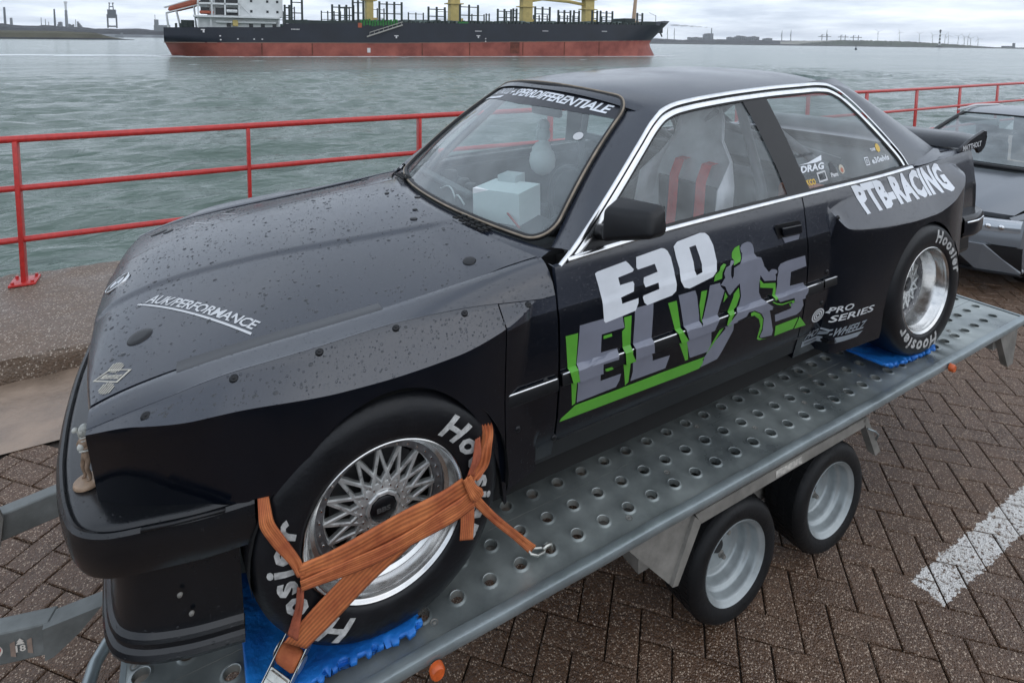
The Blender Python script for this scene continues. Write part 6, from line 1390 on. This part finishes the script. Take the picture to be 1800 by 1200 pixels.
# ================================================================ STRAPS, MATS, FIGURE, SECOND CAR
M_web = pm('orange_webbing', (.36, .085, .028), .8, col2=(.60, .19, .06), vs=17, detail=9, bump=.5, bs=260, bdist=.002)
def weave(m):
    nt = m.node_tree; N = nt.nodes; L = nt.links; b = N['Principled BSDF']; at = N.new('ShaderNodeAttribute'); at.attribute_name = 'across'
    w1 = N.new('ShaderNodeMath'); w1.operation = 'MULTIPLY'; w1.inputs[1].default_value = 2 * PI * 7; L.new(at.outputs['Fac'], w1.inputs[0])
    s1 = N.new('ShaderNodeMath'); s1.operation = 'SINE'; L.new(w1.outputs[0], s1.inputs[0])
    mr = N.new('ShaderNodeMapRange'); mr.inputs[1].default_value = -1; mr.inputs[2].default_value = 1; mr.inputs[3].default_value = .62; mr.inputs[4].default_value = 1.05; L.new(s1.outputs[0], mr.inputs[0])
    src = b.inputs['Base Color'].links[0].from_socket; mx = N.new('ShaderNodeMixRGB'); mx.blend_type = 'MULTIPLY'; mx.inputs[0].default_value = 1; L.new(src, mx.inputs[1]); cc = N.new('ShaderNodeCombineXYZ'); [L.new(mr.outputs[0], cc.inputs[i]) for i in range(3)]; L.new(cc.outputs[0], mx.inputs[2]); L.new(mx.outputs[0], b.inputs['Base Color'])
weave(M_web)
M_webd = pm('orange_webbing_dirty', (.30, .075, .035), .8, var=.3, vs=30, bump=.5, bs=260, bdist=.002)
M_zinc = pm('zinc_plated_steel', (.50, .50, .46), .32, metal=.9, var=.25, vs=40, rvar=.1)
strap = empty('ratchet_strap', label='orange ratchet strap looped over the front wheel and hooked into the deck', cat='ratchet strap', mat=CARM @ Matrix.Translation((-.25, -.87, 0)))
def ribbon(name, pairs, mat, sag=0, folds=0, n=40, thick=.0026, dy=0):
    A = [Vector(p) for p, q in pairs]; Bq = [Vector(q) for p, q in pairs]; t = np.arange(len(A)); T = XS(0, len(A) - 1, n)
    def it(L_, k): return crom(t, [p[k] for p in L_], T)
    a = [Vector((x, y, z)) for x, y, z in zip(it(A, 0), it(A, 1), it(A, 2))]; b = [Vector((x, y, z)) for x, y, z in zip(it(Bq, 0), it(Bq, 1), it(Bq, 2))]; P = []; rr = random.Random(len(name) * 7 + n)
    for i, (p, q) in enumerate(zip(a, b)):
        row = []
        for k in range(9):
            w_ = k / 8; c = p.lerp(q, w_); c.y += dy - folds * .0035 * abs(math.sin(w_ * PI * (1 + folds))) * (.6 + .4 * math.sin(i * .5 + w_ * 3)) + .0012 * math.sin(i * .35 + w_ * 2); row.append(tuple(c - Vector((-.25, -.87, 0))))
        P.append(row)
    o = grid(name, P, mat, strap, True, sharp=60); at = o.data.attributes.new('across', 'FLOAT', 'POINT'); at.data.foreach_set('value', [k / 8 for _ in P for k in range(9)]); md = o.modifiers.new('t', 'SOLIDIFY'); md.thickness = thick; md.offset = 0
    return o
R1 = [((-0.219, -0.885, 0.333), (-0.216, -0.885, 0.274)), ((-0.175, -0.887, 0.333), (-0.172, -0.887, 0.268)), ((-0.068, -0.888, 0.346), (-0.06, -0.888, 0.267)), ((0.048, -0.888, 0.359), (0.063, -0.888, 0.275)), ((0.141, -0.888, 0.369), (0.162, -0.888, 0.284)), ((0.194, -0.885, 0.377), (0.218, -0.885, 0.294))]
ribbon('strap_band', R1, M_web, folds=2)
ribbon('strap_band', [((-0.219, -0.894, 0.300), (-0.216, -0.894, 0.272)), ((-0.06, -0.897, 0.300), (-0.055, -0.897, 0.262)), ((0.068, -0.898, 0.312), (0.073, -0.898, 0.268)), ((0.165, -0.897, 0.330), (0.178, -0.897, 0.280)), ((0.205, -0.895, 0.340), (0.226, -0.895, 0.290))], M_web, folds=1, n=36)
ribbon('strap_band', [((-0.258, -0.875, 0.149), (-0.212, -0.875, 0.105)), ((-0.179, -0.880, 0.213), (-0.133, -0.880, 0.155)), ((-0.083, -0.882, 0.274), (-0.032, -0.882, 0.213)), ((-0.011, -0.883, 0.323), (0.053, -0.883, 0.255))], M_web, n=30)
ribbon('strap_band', [((-0.230, -0.66, 0.60), (-0.205, -0.66, 0.61)), ((-0.262, -0.76, 0.575), (-0.236, -0.76, 0.580)), ((-0.283, -0.81, 0.545), (-0.258, -0.81, 0.548)), ((-0.293, -0.84, 0.506), (-0.270, -0.84, 0.505)), ((-0.295, -0.876, 0.464), (-0.267, -0.876, 0.466)), ((-0.272, -0.880, 0.404), (-0.241, -0.880, 0.403)), ((-0.237, -0.886, 0.342), (-0.212, -0.886, 0.337)), ((-0.223, -0.888, 0.306), (-0.206, -0.888, 0.305))], M_web, folds=1, n=44)
ribbon('strap_twist', [((-0.224, -0.886, 0.28), (-0.21, -0.890, 0.276)), ((-0.229, -0.882, 0.238), (-0.215, -0.890, 0.232)), ((-0.25, -0.875, 0.163), (-0.230, -0.885, 0.149))], M_webd, folds=1, n=24)
ribbon('strap_band', [((0.215, -0.64, 0.60), (0.245, -0.62, 0.58)), ((0.240, -0.74, 0.575), (0.275, -0.72, 0.555)), ((0.262, -0.81, 0.535), (0.300, -0.79, 0.515)), ((0.268, -0.856, 0.470), (0.308, -0.835, 0.465)), ((0.245, -0.882, 0.429), (0.292, -0.872, 0.433)), ((0.225, -0.887, 0.395), (0.272, -0.882, 0.379)), ((0.193, -0.890, 0.370), (0.236, -0.890, 0.364))], M_web, folds=3, n=50)
ribbon('strap_twist', [((0.236, -0.884, 0.470), (0.250, -0.884, 0.472)), ((0.225, -0.890, 0.43), (0.248, -0.890, 0.428)), ((0.206, -0.893, 0.385), (0.226, -0.893, 0.375))], M_webd, folds=1, n=20)
ribbon('strap_loop', [((0.190, -0.898, 0.382), (0.214, -0.898, 0.388)), ((0.200, -0.902, 0.350), (0.228, -0.902, 0.356)), ((0.210, -0.904, 0.322), (0.244, -0.902, 0.338)), ((0.224, -0.900, 0.306), (0.250, -0.896, 0.318))], M_web, folds=1, n=24)
ribbon('strap_tail', [((0.187, -0.892, 0.325), (0.225, -0.892, 0.308)), ((0.182, -0.896, 0.269), (0.22, -0.896, 0.252)), ((0.176, -0.90, 0.219), (0.215, -0.90, 0.204))], M_web, n=20)
ribbon('strap_band', [((0.206, -0.89, 0.314), (0.233, -0.89, 0.322)), ((0.279, -0.875, 0.21), (0.297, -0.875, 0.223)), ((0.365, -0.855, 0.094), (0.382, -0.855, 0.11)), ((0.419, -0.842, 0.018), (0.443, -0.842, 0.032))], M_web, folds=1, n=34)
so = Vector((-.25, -.87, 0))
m = MB(); m.tube([tuple(Vector(p) - so) for p in ((.415, -.826, .030), (.440, -.828, .012), (.468, -.834, .006), (.474, -.842, .005), (.466, -.850, .006), (.440, -.856, .012), (.418, -.856, .028))], .0042, 8, closed=True)
m.tube([tuple(Vector(p) - so) for p in ((.468, -.840, .006), (.482, -.838, .009), (.498, -.836, .006), (.503, -.835, -.012), (.498, -.835, -.03))], .0058, 10); m.build('hook', M_zinc, strap, True)
# ratchet: side plates, wound drum, handle and front bar, leaning along the deck
RX = (Vector((-.290, -.860, .03)) - Vector((-.238, -.835, .085))).normalized(); RW = Vector((.75, -.62, -.10)); RW = (RW - RX * RW.dot(RX)).normalized(); RN = RX.cross(RW); RN = RN if RN.y < 0 else -RN
def rt(l, w_, h): return Vector((-.243, -.842, .072)) + RX * l + RW * w_ + RN * h - so
def rbox(name, l0, l1, w0, w1, h0, h1, mat, bev=.0015):
    m = MB(); m.add([tuple(rt(*p)) for p in ((l0, w0, h0), (l1, w0, h0), (l1, w1, h0), (l0, w1, h0), (l0, w0, h1), (l1, w0, h1), (l1, w1, h1), (l0, w1, h1))], [(0, 3, 2, 1), (4, 5, 6, 7), (0, 1, 5, 4), (1, 2, 6, 5), (2, 3, 7, 6), (3, 0, 4, 7)]); o = m.build(name, mat, strap); b = o.modifiers.new('b', 'BEVEL'); b.width = bev; b.segments = 2; return o
for w_ in (-.031, .031): rbox('ratchet_plate', -.04, .088, w_ - .0012, w_ + .0012, -.012, .016, M_zinc, .0008)
for w_ in (-.0355, .0355):
    m = MB(); pts = [tuple(rt(.0 + (.019 if k % 2 else .0165) * math.cos(2 * PI * k / 28), w_, .004 + (.019 if k % 2 else .0165) * math.sin(2 * PI * k / 28))) for k in range(28)]; m.tube([tuple(rt(0, w_ - .001, .004)), tuple(rt(0, w_ + .001, .004))], .018, 20); m.build('ratchet_gear', M_zinc, strap)
m = MB(); m.tube([tuple(rt(0, -.027, .006)), tuple(rt(0, -.02, .006)), tuple(rt(0, .02, .006)), tuple(rt(0, .027, .006))], [.019, .0225, .0225, .019], 20); m.build('wound_strap', M_web, strap, True)
rbox('ratchet_handle', .030, .085, -.028, .028, .010, .015, M_zinc); rbox('ratchet_pawl', .034, .050, -.024, .024, .017, .022, M_zinc); rbox('ratchet_window', .055, .072, -.016, .016, .0152, .0158, M_gap, .0002)
m = MB(); m.tube([tuple(rt(.092, -.036, .006)), tuple(rt(.092, .036, .006))], .005, 10); m.tube([tuple(rt(.104, -.03, .0)), tuple(rt(.112, .03, .0))], .004, 8); m.build('ratchet_bar', M_zinc, strap, True)
# blue foam mats
M_matb = pm('blue_foam_mat', (.006, .105, .42), .5, col2=(.012, .20, .62), vs=9, bump=.9, bs=45, bdist=.006, detail=5)
def foam_mat(name, x0, x1, y0, y1, label, curl, seed):
    rr = random.Random(seed); nx, ny = 90, 60; P = []
    for i in range(nx + 1):
        u = i / nx; row = []
        for j in range(ny + 1):
            v = j / ny; x = x0 + (x1 - x0) * u; y = y0 + (y1 - y0) * v; z = .006
            if j == 0: y -= .007 * (1 if math.sin(u * 2 * PI * 11 + .8 * math.sin(u * 17)) > .2 else -1) + .004 * math.sin(u * 23)
            if i == nx and v < .5: x += .006 * (1 if math.sin(v * 2 * PI * 9) > 0 else -1)
            z += curl(x, y) + .0022 * math.sin(x * 61 + y * 23) * math.sin(y * 47 - x * 31) + rr.gauss(0, .0004)
            row.append((x, y, z))
        P.append(row)
    top = P; rim = lambda r: [(a, b, c - .011) for a, b, c in r]
    o = grid(name, P, M_matb, None, True, sharp=35); md = o.modifiers.new('t', 'SOLIDIFY'); md.thickness = .012; md.offset = 1 if False else -1; o.matrix_world = CARM @ Matrix.Translation((0, 0, .0)); return tag(o, label, 'mat', 'blue foam mats under the slick tyres')
def curl_f(x, y): d = max(0, -x - .20); e = max(0, x - .0); return .035 * min(1, max(0, (-.55 - y) * 0)) + .9 * d * d + .5 * e * e + .012 * max(0, math.sin((x + .3) * 9)) * max(0, (-.80 - y) / .1)
foam_mat('foam_mat', -.342, .068, -.885, -.50, 'crinkled blue foam mat with toothed edge under the front wheel', curl_f, 1)
def curl_r(x, y): d = max(0, 2.44 - x); e = max(0, -.84 - y) ; return 1.1 * d * d + 6 * e * e + .010 * max(0, math.sin((x - 2.2) * 8)) * max(0, (-.74 - y) / .1) + 1.3 * max(0, x - 2.62)**2
foam_mat('foam_mat', 2.24, 2.69, -.868, -.50, 'wrinkled blue foam mat curling up around the rear wheel', curl_r, 2)
# bronze figurine on the bumper corner
M_brz = pm('figurine_bronze', (.16, .105, .07), .40, col2=(.34, .24, .17), vs=45, bump=.4, bs=160, bdist=.001)
M_ivy = pm('figurine_cream', (.50, .50, .46), .5, var=.12, vs=60)
fg = empty('figurine', label='small bronze and cream dancing figurine on a round base on the bumper corner', cat='figurine', mat=CARM @ Matrix.Translation((-.640, -.592, .5005)) @ Matrix.Rotation(R_(-12), 4, 'Z'))
m = MB(); m.lathe([(0, 0), (.028, 0), (.0295, .003), (.0285, .009), (.026, .0115), (0, .0115)], 32, (0, 0, 0), 'z'); m.build('base', pm('figurine_base_tan', (.36, .25, .17), .45, var=.15, vs=60), fg, True, 40)
def skin_fig(name, verts, edges, radii, mat, parent, sub=2):
    me = bpy.data.meshes.new(name); me.from_pydata(verts, edges, []); o = bpy.data.objects.new(name, me); link(o, parent); me.materials.append(mat)
    sk = o.modifiers.new('skin', 'SKIN'); sk.use_smooth_shade = True
    for i, r in enumerate(radii):
        r = r if isinstance(r, tuple) else (r, r); me.skin_vertices[0].data[i].radius = r
    me.skin_vertices[0].data[0].use_root = True
    s_ = o.modifiers.new('sub', 'SUBSURF'); s_.levels = sub; s_.render_levels = sub; return o
V_ = [(0, 0, .074), (.001, 0, .088), (0, 0, .102), (0, 0, .112), (0, 0, .118),      # pelvis..neck
      (-.006, .004, .060), (-.010, .006, .042), (-.006, .006, .024), (-.008, .007, .0135), (-.015, .008, .0125),   # near leg, bent knee
      (.006, -.004, .060), (.003, -.008, .042), (.008, -.006, .026), (.008, -.006, .0135), (.0, -.008, .0125),
      (-.009, .001, .110), (-.015, .003, .100), (-.012, .004, .088),
      (.009, -.001, .110), (.015, -.004, .101), (.008, -.007, .092), (-.001, -.009, .092)]
E_ = [(0, 1), (1, 2), (2, 3), (3, 4), (0, 5), (5, 6), (6, 7), (7, 8), (8, 9), (0, 10), (10, 11), (11, 12), (12, 13), (13, 14), (3, 15), (15, 16), (16, 17), (3, 18), (18, 19), (19, 20), (20, 21)]
RR = [.0085, .0075, .0095, .0085, .0038, .0062, .0052, .0042, .0040, .0030, .0062, .0052, .0042, .0040, .0030, .0042, .0034, .0028, .0042, .0034, .0028, .0024]
skin_fig('body', V_, E_, RR, M_brz, fg)
m = MB(); bm2 = bmesh.new(); bmesh.ops.create_icosphere(bm2, subdivisions=3, radius=1); m.add([(p.co.x * .0095 - .001, p.co.y * .0085, p.co.z * .0125 + .1345) for p in bm2.verts], [[q_.index for q_ in g.verts] for g in bm2.faces]); hd = m.build('head', M_ivy, fg, True)
m = MB(); m.add([(p.co.x * .0098 + .001, p.co.y * .0092, max(p.co.z, -.1) * .0105 + .1385) for p in bm2.verts], [[q_.index for q_ in g.verts] for g in bm2.faces]); m.build('hair', pm('figurine_hair', (.42, .43, .40), .5, var=.2, vs=90), hd, True)
m = MB(); m.tube([(-.0098, 0, .1355), (-.0122, 0, .1335), (-.0096, 0, .1325)], [.0012, .0017, .0012], 6); m.build('nose', M_ivy, hd, True)
for yy in (-.0032, .0032): m = MB(); m.lathe([(0, -.001), (.0009, -.0006), (.0011, .0003)], 8, (-.0095, yy, .1375), 'x'); m.build('eye', M_trim, hd, True)
for yy in (-.0086, .0086): m = MB(); m.tube([(0, yy, .136), (.0008, yy * 1.14, .134), (0, yy, .1315)], .0012, 6); m.build('ear', M_ivy, hd, True)
m = MB(); m.tube([(-.0094, -.0022, .1292), (-.0099, 0, .1288), (-.0094, .0022, .1292)], .0006, 5); m.build('mouth', M_brz, hd, True)
m = MB(); m.add([(p.co.x * .0062 - .018, p.co.y * .0062 + .002, p.co.z * .0062 + .136) for p in bm2.verts], [[q_.index for q_ in g.verts] for g in bm2.faces]); m.tube([(-.018, .002, .136), (-.012, .002, .131), (-.009, .003, .112)], [.003, .0026, .0022], 8); m.build('raised_microphone', M_ivy, fg, True)
m = MB(); m.add([(p.co.x * .0080 - .006, p.co.y * .0075 - .004, p.co.z * .0095 + .096) for p in bm2.verts], [[q_.index for q_ in g.verts] for g in bm2.faces]); m.build('jacket', M_ivy, fg, True)
m = MB(); m.tube([(-.008, -.009, .0875), (.010, -.009, .0875)], .0022, 6); m.build('belt', M_ivy, fg, True)
for z in (.118, .110): m = MB(); m.tube([(.0075 * math.cos(q_), .0065 * math.sin(q_), z + .001 * math.cos(q_)) for q_ in XS(0, 2 * PI, 17)[:-1]], .0014, 6, closed=True); m.build('collar', M_ivy, fg, True)
m = MB(); m.tube([(.012, -.004, .074), (.018, -.006, .058), (.026, -.008, .043), (.031, -.008, .030), (.029, -.007, .018), (.018, -.006, .0125)], .0017, 7); m.build('cape_edge', M_ivy, fg, True); bm2.free()

# second car on the quay behind the trailer
M_c2 = pm('grey_metallic_paint', (.165, .178, .195), .26, metal=.35, spec=.6)
M_c2g = glass('grey_car_glass', (.62, .70, .70), .26, drops=.3)
M_lamp = pm('lamp_clear', (.42, .45, .48), .08, metal=.7)
c2 = empty('parked_car', (5.6, .78, GZ), 'dark grey modern car parked nose on behind the trailer', 'car')
c2M = Matrix.Translation((5.6, .78, GZ))
def g2(name, P, mat, parent=c2, **k): return grid(name, P, mat, parent, True, **k)
def both(name, P, mat, parent=c2, **k): a = g2(name, P, mat, parent, **k); kk = dict(k); kk['flip'] = not k.get('flip', False); b = g2(name, [[(x, -y, z) for x, y, z in r] for r in P], mat, parent, **kk); return a, b
def nosex(y, z): return .02 + .30 * (abs(y) / .9) ** 2.6 + .10 * ((z - .45) / .4) ** 2 + (.12 * max(0, z - .55))
hz2 = lambda x, y: float(crom([.05, .25, .6, 1.0, 1.45, 1.7], [.66, .735, .815, .885, .950, .975], x)) - .075 * (abs(y) / .80) ** 2.6 + .010 * cube(min(1, max(0, (abs(y) - .38) / .1))) * (1 - cube(min(1, max(0, (abs(y) - .6) / .2))))
P = []
for v in XS(0, 1, 30):
    row = []
    for y in XS(-.80, .80, 41): x0 = .14 + .30 * (abs(y) / .8) ** 2.4; x1 = 1.32 + .32 * (abs(y) / .8) ** 2.2; x = x0 + (x1 - x0) * v; row.append((x, y * (.93 + .07 * min(1, v * 2)), hz2(x, y)))
    P.append(row)
P = [[(a + .01, b, c - .04) for a, b, c in P[0]]] + P; g2('bonnet', P, M_c2, flip=False)
W2 = lambda x: float(crom([.0, .3, .6, 1.2, 3.0, 3.8, 4.35], [.62, .80, .87, .90, .905, .87, .74], x))
P = []
for x in XS(.34, 4.30, 70):
    w_ = W2(x); zt = float(crom([.34, 1.0, 1.7, 3.0, 4.3], [.70, .82, .93, .99, .98], x)); P.append([(x, -(w_ - .03), .20), (x, -w_, .27), (x, -(w_ + .005), .45), (x, -(w_ + .012), .62), (x, -(w_ + .004), .70), (x, -(w_ - .02), zt - .04), (x, -(w_ - .07), zt)])
both('side_body', P, M_c2, flip=True)
P = [[(nosex(y, z), y, z) for z in XS(.47, .70, 10)] for y in XS(-.86, .86, 50)]; g2('front_bumper', P, M_c2, flip=True)
P = [[(nosex(y, z) - .045 + .02 * abs(y), y, z) for z in XS(.235, .47, 10)] for y in XS(-.88, .88, 50)]; g2('lower_grille', P, M_trim, flip=True)
for s in (-1, 1):
    m = MB(); pts = [(.36, .475), (.66, .475), (.88, .25), (.86, .21), (.62, .215)]; m.add([(nosex(y, z) - .075 + .03 * y, s * y, z) for y, z in pts] + [(nosex(y, z) + .05, s * y, z) for y, z in pts], [(0, 1, 2, 3, 4), (9, 8, 7, 6, 5)] + [(k, k + 5, (k + 1) % 5 + 5, (k + 1) % 5) for k in range(5)]); o = m.build('bumper_fin', M_c2, c2); b = o.modifiers.new('b', 'BEVEL'); b.width = .012; b.segments = 3
    pass
    P = [[(nosex(y, z) - .012 - .010 * math.sin(PI * (z - .60) / .11), s * y, z - .05 * max(0, (.52 - y)) + .02 * (y - .5)) for z in XS(.585, .695, 8)] for y in XS(.42, .85, 16)]; hl = g2('headlight', P, M_lamp, flip=s > 0)
    P = [[(nosex(y, z) - .02 - .002, s * y, z - .05 * max(0, (.52 - y)) + .02 * (y - .5)) for z in (.678, .692)] for y in XS(.43, .84, 14)]; g2('light_bar', P, M_wht, hl)
    for k in range(4): m = MB(); m.lathe([(0, -.012), (.018, -.01), (.024, .0)], 16, (nosex(.5 + k * .08, .63) - .026, s * (.50 + k * .08), .632), 'x'); m.build('lamp_lens', M_chrome, hl, True)
P = [[(nosex(y, .24) - .055 + .02 * abs(y), y, .236), (nosex(y, .24) - .085 + .02 * abs(y), y, .226), (nosex(y, .24) - .080 + .02 * abs(y), y, .212), (nosex(y, .24) + .02, y, .205)] for y in XS(-.88, .88, 50)]; g2('front_lip', P, M_trim)
m = MB(); m.box((.35, -.80, .20), (4.2, .80, .60)); m.build('underbody', M_gap, c2)
# cabin
w0 = lambda u: Vector((1.32 + .32 * abs(u) ** 2.2, u * .74, .985 - .02 * abs(u) ** 2)); w1 = lambda u: Vector((2.42 + .14 * abs(u) ** 2, u * .575, 1.415 - .025 * abs(u) ** 2))
g2('windscreen', [[tuple(w0(u).lerp(w1(u), v) + Vector((0, 0, .02 * math.sin(PI * v)))) for v in XS(.03, .985, 8)] for u in XS(-.97, .97, 24)], M_c2g)
for s in (-1, 1):
    m = MB(); m.tube([tuple(w0(s * 1.0) + Vector((0, 0, -.02)))] + [tuple(w0(s * 1.0).lerp(w1(s * 1.0), v) + Vector((0, s * .012, .02 * math.sin(PI * v)))) for v in XS(.05, 1, 7)], .026, 8); m.build('pillar', M_trim, c2, True)
    m = MB(); m.tube([(2.45, s * .60, 1.43), (2.9, s * .61, 1.465), (3.5, s * .60, 1.45), (3.95, s * .56, 1.36)], .016, 8); m.build('roof_rail', M_slv, c2, True)
    P = [[(x, s * (.80 - .20 * t - .01), .93 + (float(crom([1.7, 2.1, 2.55, 3.0, 3.6, 4.0], [.98, 1.22, 1.40, 1.43, 1.39, 1.22], x)) - .93) * t) for t in XS(0, 1, 5)] for x in XS(1.66, 4.05, 24)]; g2('side_window', P, M_c2g, flip=s > 0)
m = MB(); m.tube([tuple(w0(u) + Vector((-.01, 0, -.012))) for u in XS(-1, 1, 24)], .022, 8); m.build('cowl_seal', M_trim, c2, True)
m = MB(); m.tube([tuple(w1(u) + Vector((.0, 0, .004))) for u in XS(-1, 1, 24)], .010, 8); m.build('header_seal', M_trim, c2, True)
P = [[(x + .14 * abs(u) ** 2 * max(0, 1 - (x - 2.43) * 2), u * float(crom([2.42, 2.8, 3.5, 3.95], [.585, .615, .60, .54], x)), float(crom([2.42, 2.6, 2.9, 3.3, 3.7, 3.95], [1.425, 1.455, 1.475, 1.475, 1.44, 1.385], x)) - .035 * abs(u) ** 3) for u in XS(-1, 1, 25)] for x in XS(2.42, 3.95, 20)]; g2('roof', P, M_c2)
P = [[(x, u * (.56 + .14 * (x - 3.93) / .4), float(crom([3.93, 4.1, 4.3, 4.36], [1.39, 1.22, .98, .60], x))) for u in XS(-1, 1, 9)] for x in XS(3.93, 4.36, 8)]; g2('tailgate', P, M_c2)
m = MB(); m.box((1.5, -.70, .60), (2.2, .70, .93), bev=.05); m.build('dashboard', M_dwell, c2)
for s in (-1, 1): m = MB(); m.box((2.5, s * .36 - .24, .5), (2.66, s * .36 + .24, 1.1), bev=.05); m.box((2.6, s * .36 - .12, 1.12), (2.68, s * .36 + .12, 1.30), bev=.04); m.build('seat', M_dwell, c2)
for s in (-.33, .33): m = MB(); m.box((2.28, s - .2, 1.29), (2.36, s + .2, 1.375), bev=.02); m.build('sun_visor', pm('visor_grey', (.30, .33, .33), .8), c2)
m = MB(); m.box((2.16, -.1, 1.22), (2.19, .1, 1.28), bev=.01); m.build('rear_view_mirror', M_trim, c2)
for x in (.88, 3.55):
    for s in (-1, 1):
        m = MB(); m.lathe([(.20, .0), (.26, -.012), (.31, .004), (.325, .03), (.325, .19), (.30, .2)], 40, (x, s * .88 if s < 0 else .88, .325)) if s < 0 else m.lathe([(.20, .0), (.26, .012), (.31, -.004), (.325, -.03), (.325, -.19), (.30, -.2)], 40, (x, .88, .325)); wt = m.build('wheel', M_rub, c2, True, 40)
        m = MB(); m.lathe([(0, .05 * -s), (.05, .03 * -s), (.17, .03 * -s), (.205, .0)], 30, (x, s * .88, .325)); m.build('wheel_rim', M_alus, wt, True, 40)
